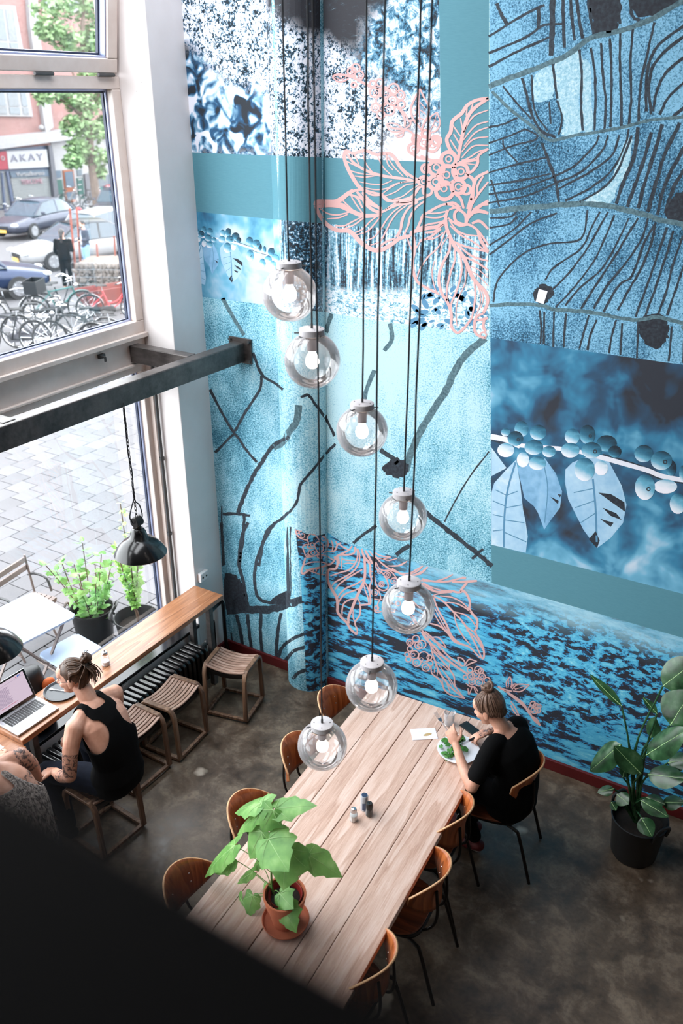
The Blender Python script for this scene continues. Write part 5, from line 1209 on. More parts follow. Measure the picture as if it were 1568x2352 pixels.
# rust-brown poles and gabion
for i, (x0, y0, x1, y1) in enumerate(((177, 660, 160, 478), (186, 622, 176, 476), (228, 645, 222, 560), (266, 610, 262, 542))):
    a = atg(x0, y0); a.z = gz(a.x, a.y); d = ray(x1, y1); k = sqrt(a.x ** 2 + a.y ** 2) / sqrt(d.x ** 2 + d.y ** 2); top = CAM + d * k
    o = MB().tube([(0, 0, 0), (top.x - a.x, top.y - a.y, top.z - a.z)], .03, 8).build('steel_pole', 'rust', loc=a, smooth=True); tag(o, ('tall rust-brown pole beside the woman in black outside', 'second tall rust-brown pole before the bearded man', 'short rust-brown pole above the gabion stones', 'thin green-brown pole at the window edge by the white hatchback')[i], 'pole')
ga, gb2 = atg(172, 668), atg(330, 668); gd = Vector((gb2.x - ga.x, gb2.y - ga.y, 0)); gl_ = gd.length; ang = atan2(gd.y, gd.x)
gab = thing('gabion_wall', 'low gabion wall of broken stones in wire mesh by the red bicycle', 'wall', (ga.x, ga.y, gz(ga.x, ga.y) - .02), ang)
rg = random.Random(5); stones = []
for k in range(4):
    bm = bmesh.new(); bmesh.ops.create_icosphere(bm, subdivisions=1, radius=1.0)
    for v in bm.verts: v.co *= rg.uniform(.75, 1.2)
    me = bpy.data.meshes.new('stone'); bm.to_mesh(me); bm.free(); me.materials.append(MATS['gabion_stone']); stones.append(me)
cnt = 0
for r in range(6):
    for i in range(int(gl_ / .125)):
        for dpt in ((0, 1) if r == 5 else (0,)):
            if cnt >= 290: break
            cnt += 1
            o = bpy.data.objects.new('stone', stones[rg.randrange(4)]); COL.objects.link(o); o.parent = gab
            o.location = (.06 + i * .125 + rg.uniform(-.03, .03) + (.06 if r % 2 else 0), .12 + .2 * dpt + rg.uniform(-.03, .03), .07 + r * .115); o.scale = (rg.uniform(.07, .095), rg.uniform(.09, .13), rg.uniform(.055, .075)); o.rotation_euler = (rg.uniform(0, 6), rg.uniform(-.4, .4), rg.uniform(0, 6))
MB().box((gl_ / 2, .35, .36), (gl_, .25, .66)).build('core', 'bark', gab)
wr = MB()
for i in range(int(gl_ / .2) + 1): wr.tube([(i * .2, -.02, 0), (i * .2, -.02, .78)], .004, 3)
for z in (.02, .2, .4, .6, .78): wr.tube([(0, -.02, z), (gl_, -.02, z)], .004, 3)
wr.build('wire_mesh', 'wire', gab)['kind'] = 'stuff'
bd2 = MB().box((gl_ / 2, 1.1, .34), (gl_, 1.3, .68)).build('earth_bed', 'bark', gab)

# street colours darkened to offset the strong sky light outside
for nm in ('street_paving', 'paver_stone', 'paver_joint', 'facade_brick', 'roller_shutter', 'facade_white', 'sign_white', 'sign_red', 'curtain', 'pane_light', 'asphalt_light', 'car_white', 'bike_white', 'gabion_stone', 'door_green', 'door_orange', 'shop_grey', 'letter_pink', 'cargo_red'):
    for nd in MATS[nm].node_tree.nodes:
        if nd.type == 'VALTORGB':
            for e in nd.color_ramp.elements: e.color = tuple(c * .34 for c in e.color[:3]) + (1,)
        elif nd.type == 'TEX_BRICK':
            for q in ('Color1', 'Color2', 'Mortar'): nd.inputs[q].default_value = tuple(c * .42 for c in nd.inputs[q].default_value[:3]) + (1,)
# ================================================================ lamps
def m_lamps():
    t = NT('globe_glass'); v = t.coord(); tr = t.n('BsdfTransparent', {'Color': (.97, .97, .98, 1)}); gl = t.n('BsdfGlossy', {'Roughness': .03, 'Color': (1, 1, 1, 1)})
    df = t.n('BsdfDiffuse', {'Color': (.92, .9, .93, 1)}); lw = t.n('LayerWeight', {'Blend': .35}); fr = t.n('Fresnel', {'IOR': 1.5})
    sp = t.ramp(t.vor(v, 75), [(.10, .55), (.2, 0.0)]); n = t.ramp(t.noise(v, 9, 3), [(.35, .06), (.7, .18)])
    hz = t.math('ADD', t.math('MULTIPLY', t.math('POWER', lw.outputs['Facing'], 2.2), .55), t.math('ADD', n, t.math('MULTIPLY', sp, .14)), clamp=True)
    m1 = t.n('MixShader', {0: hz, 1: tr.outputs[0], 2: df.outputs[0]}); m2 = t.n('MixShader', {0: t.math('MULTIPLY', fr.outputs[0], .9), 1: m1.outputs[0], 2: gl.outputs[0]})
    t.t.links.new(m2.outputs[0], t.out.inputs[0])
    for nm, st in (('bulb_glow', 15.0), ('bulb_glow_hot', 45.0)):
        t = NT(nm); t.bs(base=(1, 1, 1, 1), emit=(1.0, .84, .72, 1), emits=st)
    t = NT('clear_glass'); tr = t.n('BsdfTransparent', {'Color': (.95, .96, .97, 1)}); gl = t.n('BsdfGlossy', {'Roughness': .02}); df = t.n('BsdfDiffuse', {'Color': (.9, .92, .95, 1)})
    lw = t.n('LayerWeight', {'Blend': .3}); m1 = t.n('MixShader', {0: t.math('MULTIPLY', lw.outputs['Facing'], .5), 1: tr.outputs[0], 2: df.outputs[0]}); fr = t.n('Fresnel', {'IOR': 1.5}); m2 = t.n('MixShader', {0: t.math('MULTIPLY', fr.outputs[0], .45), 1: m1.outputs[0], 2: gl.outputs[0]})
    t.t.links.new(m2.outputs[0], t.out.inputs[0])
m_lamps()
plain('parapet_dark', '#050404', .85, spec=.1); plain('cap_grey', '#c4c0c3', .45, 0, .1, 20); plain('cord_dark', '#15171f', .7); plain('filament_holder', '#8a7f80', .4, .2)
GR = .125
def make_globe():
    t = thing('globe_pendant', 'x', 'pendant lamp')
    prof = [(GR * sin(radians(a)), -GR * cos(radians(a))) for a in range(2, 158, 6)]
    MB().lathe(prof, 40).build('globe', 'globe_glass', t, smooth=True, auto=180)
    cap = MB().lathe([(.001, .145), (.05, .145), (.056, .142), (.057, .116), (.053, .113), (.001, .113)], 32).build('cap', 'cap_grey', t, smooth=True)
    for k in range(3):
        a = radians(40 + 120 * k); MB().tube([(.055 * cos(a), .055 * sin(a), .124), (.078 * cos(a), .078 * sin(a), .124)], .0032, 6).build('screw', 'grey_iron', cap)
    for k in range(4): a = radians(90 * k); MB().tube([(.04 * cos(a), .04 * sin(a), .145), (.04 * cos(a), .04 * sin(a), .1462)], .003, 6).build('cap_hole', 'black_matte', cap)
    MB().tube([(0, 0, .115), (0, 0, .045)], .022, 16).build('socket', 'filament_holder', t, smooth=True)
    MB().lathe([(.012, .048), (.016, .035), (.026, .015), (.031, -.004), (.027, -.022), (.015, -.033), (.001, -.036)], 20).build('bulb', 'bulb_glow', t, smooth=True)
    MB().tube([(0, 0, .143), (0, 0, .165)], .006, 8).build('gland', 'grey_iron', t)
    return t
g0 = make_globe()
GL = [(665, 675, 126, 'highest globe pendant, glowing white beside the small coffee branch print'), (717, 828, 129, 'second highest clear globe pendant'), (831, 990, 119, 'unlit-looking clear globe pendant, third from the top'), (925, 1187, 112, 'fourth clear globe pendant from the top over pale fields'), (937, 1395, 122, 'clear globe pendant in front of the lower pink drawing'), (853, 1575, 120, 'clear globe pendant just beyond the far table end'), (740, 1712, 114, 'lowest clear globe pendant hanging in front of the table edge')]
for i, (x, y, d, lab) in enumerate(GL):
    p = atr(x, y, FPX * .25 / d)
    o = g0 if i == 0 else dup(g0, p); o.location = p; o['label'] = lab; o['group'] = 'globe pendants over the long table'; o.rotation_euler = (0, 0, radians(50 * i))
    # each lamp's own cord up to the ceiling, slightly wavy
    rr = random.Random(i); n = 14; zt = 6.6 - p.z
    P = [(rr.uniform(-.003, .003) * (k not in (0, n)), rr.uniform(-.003, .003) * (k not in (0, n)), .16 + (zt - .16) * k / n) for k in range(n + 1)]
    MB().tube(P, .0042, 6).build('cord', 'cord_dark', o, smooth=True)
    if i == 0:
        for ch in [c for c in COL.objects if c.parent == o and c.name.startswith('bulb')]:
            ch.data = ch.data.copy(); ch.data.materials[0] = MATS['bulb_glow_hot']
# remove the cord that copies inherited from the first lamp
for o in [q for q in COL.objects if q.name.startswith('globe_pendant')]:
    cs = [c for c in COL.objects if c.parent == o and c.name.startswith('cord')]
    if len(cs) > 1:
        keep = max(cs, key=lambda c: int(c.name.split('.')[1]) if '.' in c.name else 0)
        for c in cs:
            if c != keep: bpy.data.objects.remove(c)
    for c in [c for c in COL.objects if c.parent == o and c.name.startswith('bulb')]:
        if o != g0 and c.data.materials[0].name == 'bulb_glow_hot': c.data = c.data.copy(); c.data.materials[0] = MATS['bulb_glow']

# ---- black enamel lamps on chains over the window counter
def enamel(loc, top, lab):
    t = thing('enamel_lamp', lab, 'pendant lamp', loc, 0, 'black enamel lamps over the window counter')
    MB().lathe([(.176, -.02), (.180, -.016), (.175, -.008), (.150, .034), (.114, .072), (.078, .094), (.062, .102), (.050, .150), (.036, .172), (.03, .176)], 40).build('shade', 'black_gloss', t, smooth=True, solid=.003, auto=50)
    MB().lathe([(.001, .25), (.016, .248), (.018, .215), (.022, .20), (.024, .172), (.001, .170)], 16).build('neck', 'dark_metal', t, smooth=True)
    j = MB(); j.tube([(0, -.03, .225), (0, .03, .225)], .036, 18); j.build('junction_box', 'dark_metal', t, smooth=True, bevel=.003)
    MB().sphere((0, 0, .09), .032, 12, 8).build('bulb', 'bulb_glow', t, smooth=True)
    H = top - loc[2]; cb2 = MB()
    cb2.tube(catmull([(0, -.036, .22), (0, -.06, .28), (-.005, -.03, .34), (0, .0, .40)], 6), .0045, 6); cb2.tube(catmull([(0, .036, .22), (0, .055, .25), (.0, .04, .33), (0, .0, .40), (.008, 0, .6), (-.008, 0, H * .7), (.004, 0, H)], 8), .0045, 6)
    cb2.build('cable', 'cord_dark', t, smooth=True)
    c = MB(); z = .25; k = 0
    while z < H:
        N = 8; a = .008; b = .019
        P = [(a * cos(2 * pi * i / N), 0, z + .015 + b * sin(2 * pi * i / N)) if k % 2 else (0, a * cos(2 * pi * i / N), z + .015 + b * sin(2 * pi * i / N)) for i in range(N)]
        c.tube(P, .0028, 4, closed=True); z += .029; k += 1
    c.build('chain', 'dark_metal', t, smooth=True)['kind'] = 'stuff'
    return t
p = atx(322, 1262, -3.865); enamel((-3.865, p.y, 1.665), 2.705, 'black enamel pendant lamp on a chain before the potted shrubs outside')
enamel((-3.90, 2.50, 1.585), 2.705, 'black enamel pendant lamp cut off by the photo edge over the laptop')
# handrail of the mezzanine in front of the lens: dark, far out of focus
rl = thing('mezzanine_railing', 'dark out-of-focus handrail of the mezzanine across the lower corner', 'railing')
MB().box((.2, .0105, 4.345), (8.6, .134, .07)).build('handrail', 'parapet_dark', rl, bevel=.003)
MB().box((.2, .012, 3.16), (8.6, .03, .03)).build('bottom_rail', 'parapet_dark', rl)
for k in range(7): MB().box((-3.95 + 1.4 * k, .012, 3.695), (.04, .04, 1.24)).build('post', 'parapet_dark', rl)
# ================================================================ plants and small things
def m_leaf():
    for nm, a, b, c in (('leaf_fresh', '#3f7a32', '#6da350', '#9cc77c'), ('leaf_glossy', '#16301a', '#2f5533', '#5e7f5c'), ('leaf_lime', '#5f9a3c', '#93c464', '#bfe08e')):
        t = NT(nm); v = t.coord(); n = t.noise(v, 14, 4); t.bs(base=t.ramp(n, [(.3, a), (.55, b), (.8, c)]), rough=.45 if nm != 'leaf_glossy' else .25)
        tl = t.n('BsdfTranslucent', {'Color': hexc(c)}); mx = t.n('MixShader', {0: .22 if nm != 'leaf_glossy' else .06, 1: t.b.outputs[0], 2: tl.outputs[0]}); t.t.links.new(mx.outputs[0], t.out.inputs[0])
m_leaf()
plain('leaf_vein', '#a9cf8d', .5); plain('stem_green', '#5f8a3f', .5); plain('stem_brown', '#5a4638', .8); plain('terracotta', '#b0603f', .75, 0, .14, 10, bump=.1); plain('pot_red', '#8f2320', .4); plain('soil', '#1f1712', .95, 0, .5, 60, bump=.6); plain('tub_black', '#101112', .5)
plain('ceramic', '#e6e9f0', .2, 0, .02); plain('salad_green', '#3f7a2a', .5, 0, .35, 40); plain('bacon', '#8d3f22', .5, 0, .3, 60); plain('cutlery', '#c5c6ca', .22, 1.0); plain('black_plastic', '#141518', .35); plain('salt_white', '#ece9e6', .7); plain('pepper', '#2f2620', .9, 0, .6, 200); plain('can_grey', '#b9bfc8', .35, .3); plain('navy_cap', '#1f3350', .4); plain('paper', '#e4e2ea', .7, 0, .03); plain('alu', '#c3c5ca', .3, .85, .03); plain('key_black', '#1b1b1d', .5); plain('trackpad', '#b4b6bc', .35, .5); plain('screen_bezel', '#0c0c0e', .15); plain('bag_black', '#15161a', .5, 0, .3, 12); plain('bag_orange', '#c5602a', .7); plain('bag_purple', '#8f84bd', .7); plain('tray_dark', '#2c3036', .4); plain('outdoor_blue', '#9fb2cf', .4, 0, .06); plain('outdoor_brown', '#6b5e5a', .5, .2); plain('stem_leafprint', '#b59a6a', .7); plain('water', '#dfe8ee', .1)
t = NT('laptop_screen'); t.bs(base=(.02, .02, .02, 1), emit=hexc('#e8d3e6'), emits=.62)
t = NT('screen_text'); t.bs(base=(.02, .02, .02, 1), emit=hexc('#a48fae'), emits=.6)
t = NT('screen_blue'); t.bs(base=(.02, .02, .02, 1), emit=hexc('#4a78c8'), emits=.7)
t = NT('screen_red'); t.bs(base=(.02, .02, .02, 1), emit=hexc('#d0708e'), emits=.7)

LOBED = [(0, .02), (-.12, .10), (-.17, .25), (-.07, .43), (.08, .52), (.20, .47), (.26, .50), (.40, .56), (.48, .45), (.58, .34), (.66, .33), (.80, .20), (1, .0)]
SMOOTH = [(i / 12, .5 * sin(pi * (i / 12) ** .8) ** .8 if 0 < i < 12 else 0.0) for i in range(13)]
def leaf(mb, base, tip, wd, normal, prof=LOBED, droop=.12, fold=.10, rnd=None):
    base, tip = Vector(base), Vector(tip); ax = tip - base; L = ax.length; ax.normalize(); nn = Vector(normal); nn = (nn - ax * nn.dot(ax)).normalized(); sd = ax.cross(nn)
    vs = []; fs = []; n = len(prof)
    P = lambda a, b: base + ax * (a * L) + sd * (b * wd) + nn * (fold * wd * abs(b) * 2 - droop * L * max(0, a) ** 2 - (.22 * wd * (abs(b) * 2) ** 2))
    jt = (lambda: 1 + rnd.uniform(-.05, .05)) if rnd else (lambda: 1)
    for s in (1, -1):
        o = len(vs)
        for a, b in prof: vs += [P(min(max(a, 0), .98), 0), P(a * .6 + max(a, 0) * .4, s * b * .5), P(a, s * b * jt())]
        for i in range(n - 1):
            for k in (0, 1):
                q = (o + i * 3 + k, o + i * 3 + k + 1, o + (i + 1) * 3 + k + 1, o + (i + 1) * 3 + k); fs.append(q if s > 0 else q[::-1])
    mb.add(vs, fs); return mb
def veins(mb, base, tip, wd, normal, droop=.12, fold=.1, r=.0012, lob=True):
    base, tip = Vector(base), Vector(tip); ax = tip - base; L = ax.length; ax.normalize(); nn = Vector(normal); nn = (nn - ax * nn.dot(ax)).normalized(); sd = ax.cross(nn)
    P = lambda a, b: base + ax * (a * L) + sd * (b * wd) + nn * (fold * wd * abs(b) * 2 - droop * L * max(0, a) ** 2 - (.22 * wd * (abs(b) * 2) ** 2) + .0008)
    ends = [(.95, 0)] + ([(.36, .48), (.36, -.48), (.02, .44), (.02, -.44)] if lob else [])
    for a, b in ends: mb.tube([P(a * k / 5, b * k / 5) for k in range(6)], [r * (1.2 - .18 * k) for k in range(6)], 4)

# ---- table plant in a terracotta pot
PY = 2.40; pc = Vector((-1.768, 2.398, .751))
pp = thing('potted_plant', 'leafy green plant in a terracotta pot and saucer on the oak table', 'potted plant', pc)
MB().lathe([(.001, .0), (.098, 0), (.112, .012), (.120, .03), (.116, .031), (.106, .016), (.001, .012)], 40).build('saucer', 'terracotta', pp, smooth=True)
MB().lathe([(.001, .013), (.066, .013), (.076, .07), (.090, .135), (.095, .137), (.108, .20), (.107, .206), (.098, .206), (.092, .15), (.001, .12)], 40).build('pot', 'terracotta', pp, smooth=True)
MB().lathe([(.070, .12), (.082, .19), (.084, .192), (.080, .185), (.070, .15)], 32, M=Tr(-.004, .012, 0)).build('inner_pot', 'pot_red', pp, smooth=True)
MB().lathe([(.001, .168), (.05, .165), (.079, .158)], 24, M=Tr(-.004, .012, 0)).build('soil', 'soil', pp)
cr = crop(360, 1780, 2.904)
def pw(x, y, dy): q = cr([(x, y)])[0]; return aty(q[0], q[1], PY + dy) - pc
stem = catmull([(-.004, .012, .16), pw(775, 780, .0), pw(765, 560, .01), pw(790, 400, .015), pw(790, 290, .02), pw(760, 235, .02)], 5)
MB().tube(stem, [.006] * 10 + [.0045] * (len(stem) - 10), 6).build('stem', 'stem_green', pp, smooth=True)
# base px, tip px, width(m), y offset of base and tip, normal
LV = [((695, 190), (490, 225), .115, .03, .06, (0, -.25, 1)), ((700, 188), (790, 128), .07, .03, .06, (0, -.3, 1)), ((795, 225), (1050, 190), .115, .02, .06, (0, -.45, 1)), ((775, 232), (690, 388), .135, .0, -.06, (.1, -.9, .6)), ((700, 250), (492, 388), .09, .0, -.01, (-.2, -.5, 1)),
      ((520, 470), (262, 668), .13, .0, -.03, (-.35, -.5, 1)), ((512, 560), (358, 652), .105, .0, -.02, (-.2, -.7, 1)), ((700, 378), (600, 566), .15, -.02, -.09, (-.2, -1, .5)), ((745, 425), (862, 638), .205, -.06, -.16, (.05, -.8, .9)), ((870, 480), (828, 785), .205, -.03, -.13, (.15, -1, .35)), ((1010, 530), (1242, 680), .125, .03, .05, (.4, -.5, 1)),
      ((640, 650), (505, 726), .055, .02, .02, (0, -.6, 1)), ((570, 835), (488, 1030), .115, -.02, -.09, (-.5, -1, .5)), ((640, 800), (600, 955), .10, -.02, -.08, (0, -1, .6)), ((850, 870), (920, 1058), .135, -.06, -.12, (.1, -1, .5)), ((820, 790), (900, 890), .11, -.03, -.08, (.1, -.8, .8)), ((690, 580), (625, 630), .06, .05, .05, (0, -.6, 1)), ((1000, 600), (1085, 628), .05, .05, .06, (0, -.4, 1)), ((740, 730), (710, 785), .045, .0, -.02, (0, -.8, .8))]
rl_ = random.Random(4)
for b_, t_, w_, d0_, d1_, nr in LV:
    bp, tp2 = pw(*b_, d0_), pw(*t_, d1_)
    lo = leaf(MB(), bp, tp2, w_, nr, rnd=rl_).build('leaf', 'leaf_fresh', pp, smooth=True, auto=180)
    vn = MB(); veins(vn, bp, tp2, w_, nr); vn.build('veins', 'leaf_vein', lo)
    s0 = min(stem, key=lambda q: abs(q.z - (bp.z - .05)) + .2 * (q - bp).length); mid = (s0 + bp) / 2 + Vector((0, 0, .015))
    MB().tube(catmull([s0, mid, bp], 4), .0022, 5).build('petiole', 'stem_green', pp)

# ---- large-leaved plant in the black tub
bc = Vector((-.46, 4.50, 0)); BY = 4.5
bp_ = thing('tub_plant', 'tall dark large-leaved plant in a black rubber tub by the mural', 'potted plant', bc)
MB().lathe([(.001, 0), (.135, 0), (.145, .02), (.172, .30), (.180, .312), (.172, .314), (.163, .29), (.14, .06), (.001, .05)], 40).build('tub', 'tub_black', bp_, smooth=True)
MB().lathe([(.001, .262), (.09, .258), (.158, .245)], 32).build('soil', 'soil', bp_)
for s in (-1, 1): MB().tube(catmull([(s * .168, -.06, .27), (s * .185, -.055, .35), (s * .187, 0, .375), (s * .185, .055, .35), (s * .168, .06, .27)], 5), .010, 8, M=Rz(radians(150))).build('handle', 'tub_black', bp_, smooth=True)
cb3 = crop(1240, 1480, 4.524)
def bw(x, y, dy): q = cb3([(x, y)])[0]; return aty(q[0], q[1], BY + dy) - bc
BL = [((848, 640), (500, 318), .085, .12, .16, (-.5, -.8, .1), (930, 1090)), ((1275, 435), (1640, 150), .20, .1, .1, (-.2, -1, .5), (985, 1100)), ((1355, 840), (1570, 480), .26, .0, .05, (-.3, -1, .1), (1060, 1190)), ((1105, 1150), (1530, 870), .17, -.08, -.12, (.1, -.5, 1), (1020, 1300)), ((840, 1040), (495, 1315), .17, -.06, -.10, (-.3, -.6, 1), (900, 1350)), ((1045, 1340), (768, 1062), .15, -.10, -.13, (.2, -1, .4), (960, 1500)), ((1120, 1350), (1520, 1390), .15, -.06, -.10, (.1, -.6, 1), (1040, 1500)), ((1330, 1230), (1560, 1190), .12, .02, .0, (0, -.6, 1), (1050, 1450)), ((1215, 720), (1062, 552), .06, .14, .16, (-.4, -1, .2), (1080, 1180)), ((1150, 970), (1190, 755), .10, .12, .14, (-.4, -1, .3), (1050, 1180)),
      ((765, 1500), (592, 1535), .075, -.05, -.09, (0, -.4, 1), (880, 1600)), ((800, 1560), (920, 1660), .10, -.10, -.14, (0, -.8, .8), (880, 1640)), ((1045, 1620), (1335, 1790), .095, -.12, -.16, (.2, -.7, 1), (980, 1680)), ((1050, 1800), (1165, 2000), .11, -.14, -.21, (.2, -1, .8), (1000, 1740)), ((1100, 1590), (1300, 1660), .09, -.04, -.06, (0, -.5, 1), (1000, 1640)), ((1270, 1640), (1500, 1640), .10, -.02, -.04, (0, -.5, 1), (1030, 1640)), ((740, 1640), (790, 1730), .05, -.10, -.13, (0, -.8, .8), (860, 1660)), ((860, 1380), (900, 1200), .08, -.02, -.02, (-.2, -1, .2), (930, 1500))]
for b_, t_, w_, d0_, d1_, nr, sb in BL:
    bq, tq = bw(*b_, d0_), bw(*t_, d1_)
    lo = leaf(MB(), bq, tq, w_, nr, SMOOTH, .06, .12).build('leaf', 'leaf_glossy', bp_, smooth=True, auto=180)
    vn = MB(); veins(vn, bq, tq, w_, nr, .06, .12, .0022, False); vn.build('midrib', 'leaf_vein', lo)
    m_ = bw(*sb, (d0_ * .4)); MB().tube(catmull([(m_.x * .15, m_.y * .15, .25), m_, bq], 5), [.0085] * 6 + [.006] * 5, 6).build('stalk', 'leaf_glossy', bp_, smooth=True)

# ---- outdoor pots
def outpot(loc, lab, seedn, kind):
    t = thing('shrub_pot', lab, 'potted plant', loc)
    MB().lathe([(.001, 0), (.150, 0), (.158, .02), (.188, .34), (.200, .345), (.200, .36), (.190, .36), (.175, .31), (.16, .27), (.001, .25)], 36).build('pot', 'tub_black', t, smooth=True)
    MB().lathe([(.001, .275), (.17, .27)], 24).build('soil', 'soil', t)
    for s in (-1, 1): MB().tube(catmull([(s * .195, -.06, .34), (s * .225, -.05, .385), (s * .225, .05, .385), (s * .195, .06, .34)], 4), .011, 6, M=Rz(radians(35))).build('handle', 'tub_black', t, smooth=True)
    r = random.Random(seedn); st = MB(); lf = MB()
    if kind == 0:
        for k in range(11):
            a = 2 * pi * k / 11 + r.uniform(-.2, .2); h = r.uniform(.35, .62) if k % 4 else r.uniform(.6, .78); sp = r.uniform(.08, .30)
            P = catmull([(.06 * cos(a), .06 * sin(a), .27), (.1 * cos(a) + .3 * sp * cos(a), .1 * sin(a) + .3 * sp * sin(a), .27 + h * .5), (.05 * cos(a) + sp * cos(a), .05 * sin(a) + sp * sin(a), .27 + h)], 5); st.tube(P, .0045, 5)
            for q in P[3:]:
                for _ in range(2):
                    d = Vector((r.gauss(0, 1), r.gauss(0, 1), r.gauss(.1, .5))).normalized(); s_ = r.uniform(.045, .075); b = q + d * .02; leaf(lf, b, b + d * s_, s_ * 1.0, (r.gauss(0, .4), r.gauss(0, .4), 1), LOBED[::2] + [LOBED[-1]])
        for _ in range(36):
            a = r.uniform(0, 2 * pi); q = Vector((.14 * cos(a) * r.random(), .14 * sin(a) * r.random(), .33 + r.uniform(-.03, .10))); d = Vector((cos(a), sin(a), .2)); s_ = r.uniform(.05, .085); leaf(lf, q, q + d * s_, s_, (0, 0, 1), LOBED[::2] + [LOBED[-1]])
    else:
        st.tube(catmull([(0, 0, .25), (.005, .01, .36), (-.01, 0, .45)], 5), .014, 6)
        for k in range(6):
            a = 2 * pi * k / 6 + .4; h = (1.0 if k == 2 else r.uniform(.5, .72)); sp = .10 if k != 2 else .16
            P = catmull([(0, 0, .42), (sp * .5 * cos(a), sp * .5 * sin(a), .42 + h * .45), (sp * cos(a), sp * sin(a), .40 + h)], 10); st.tube(P, .005, 5)
            for q in P[2:]:
                for _ in range(5 if k != 2 else 2):
                    d = Vector((r.gauss(0, 1), r.gauss(0, 1), r.gauss(.2, .5))).normalized(); s_ = r.uniform(.035, .06); b = q + d * .012; leaf(lf, b, b + d * s_, s_ * .8, (r.gauss(0, .5), r.gauss(0, .5), 1), SMOOTH[::3] + [(1, 0)])
    st.build('stems', 'stem_brown', t, smooth=True); lf.build('foliage', 'leaf_lime' if kind else 'leaf_fresh', t)['kind'] = 'stuff'
outpot((-5.31, 4.46, -.02), 'black pot with a bushy lobed-leaf shrub on the pavement outside', 21, 0)
outpot((-4.86, 4.56, -.02), 'black pot with an upright lime-green shrub close to the window outside', 22, 1)

# ---- outdoor folding tables and chair
def fold_table(loc, rz, lab):
    t = thing('folding_table', lab, 'table', loc, rz)
    MB().prism([(x * .30, y * .30) for x, y in ((-1, -.88), (-.88, -1), (.88, -1), (1, -.88), (1, .88), (.88, 1), (-.88, 1), (-1, .88))], .70, .72).build('table_top', 'outdoor_blue', t, bevel=.004)
    for s in (-1, 1):
        for k in (-1, 1): MB().bar([Vector((s * .24, -k * .26, 0)), Vector((s * .24, k * .22, .70))], .012, .025, up=(1, 0, 0)).build('leg', 'outdoor_brown', t)
    for y, z in ((-.20, .56), (.18, .10), (-.18, .10)): MB().tube([(-.24, y, z), (.24, y, z)], .007, 6).build('stretcher', 'outdoor_brown', t)
    return t
ft = fold_table((-5.195, 3.668, -.02), radians(-7), 'pale blue folding bistro table standing outside behind the laptop')
fs_ = thing('folding_stool', 'pale blue folding seat outside just behind the counter', 'stool', (-4.84, 3.80, -.02), radians(-7))
MB().prism([(x * .19, y * .19) for x, y in ((-1, -.85), (-.85, -1), (.85, -1), (1, -.85), (1, .85), (.85, 1), (-.85, 1), (-1, .85))], .43, .45).build('seat', 'outdoor_blue', fs_, bevel=.004)
for s in (-1, 1):
    for k in (-1, 1): MB().bar([Vector((s * .15, -k * .16, 0)), Vector((s * .15, k * .14, .43))], .012, .022, up=(1, 0, 0)).build('leg', 'outdoor_brown', fs_)
q = atz(20, 1318, .72)
oc = thing('folding_chair', 'brown slatted folding chair outside behind the bistro table', 'chair', (q.x, q.y, -.02), radians(8))
for z in (.70, .78): MB().box((0, 0, z), (.02, .44, .05)).build('back_slat', 'outdoor_brown', oc, bevel=.003)
for s in (-1, 1):
    MB().tube([(0, s * .215, .82), (.04, s * .215, .45), (.22, s * .215, 0)], .011, 6).build('leg', 'outdoor_brown', oc); MB().tube([(.30, s * .195, .44), (-.05, s * .195, 0)], .011, 6).build('leg', 'outdoor_brown', oc)
    MB().tube(catmull([(0, s * .215, .62), (.08, s * .225, .64), (.2, s * .225, .62), (.24, s * .22, .5)], 4), .012, 6).build('arm_rest', 'grey_iron', oc)
for k in range(5): MB().box((.06 + .055 * k, 0, .45), (.045, .41, .014)).build('seat_slat', 'outdoor_brown', oc)

# ---- things on the window counter
LX, LY = -3.935, 2.605   # front-near corner of the laptop deck; deck runs +Y, depth runs -X
lap = thing('laptop', 'open silver laptop showing a document, on the window counter', 'laptop', (-4.055, 2.757, .830), radians(-2))
MB().box((0, 0, .009), (.227, .325, .014), bev=.004).build('base', 'alu', lap)
kb = MB().box((-.030, 0, .0165), (.108, .275, .001)).build('keyboard_well', 'trackpad', lap)
km = None
for r_ in range(6):
    for c_ in range(14):
        wd = .0158
        if r_ == 5 and 3 <= c_ <= 8:
            if c_ != 3: continue
            MB().box((-.078 + .0178 * r_ + .0, -.128 + .0193 * 5.5, .0178), (.0145, .0193 * 5 + .012, .002)).build('key', 'key_black', kb); continue
        if km is None: km = MB().box((0, 0, 0), (.0145, wd, .002)).build('key', 'key_black', kb); o = km
        else: o = km.copy(); COL.objects.link(o)
        o.location = (-.078 + .0178 * r_, -.1255 + .0193 * c_, .0178)
MB().box((.068, -.01, .0164), (.066, .10, .0008)).build('trackpad', 'trackpad', lap)
tilt = radians(22); ML = Tr(-.111, 0, .014) @ Ry(-tilt)
lid = MB().box((-.003, 0, .108), (.006, .325, .215), M=ML, bev=0).build('lid', 'alu', lap, bevel=.002)
MB().box((.0012, 0, .108), (.002, .318, .208), M=ML).build('bezel', 'screen_bezel', lid)
scr = MB().box((.0030, 0, .115), (.001, .288, .176), M=ML).build('screen', 'laptop_screen', lid)
tx = MB(); rs_ = random.Random(8)
for k in range(15): tx.box((.0037, -.05 + rs_.uniform(-.01, .01), .165 - .0075 * k), (.0004, .11 + rs_.uniform(-.02, .015), .0032), M=ML)
tx.build('screen_text', 'screen_text', scr)['kind'] = 'stuff'
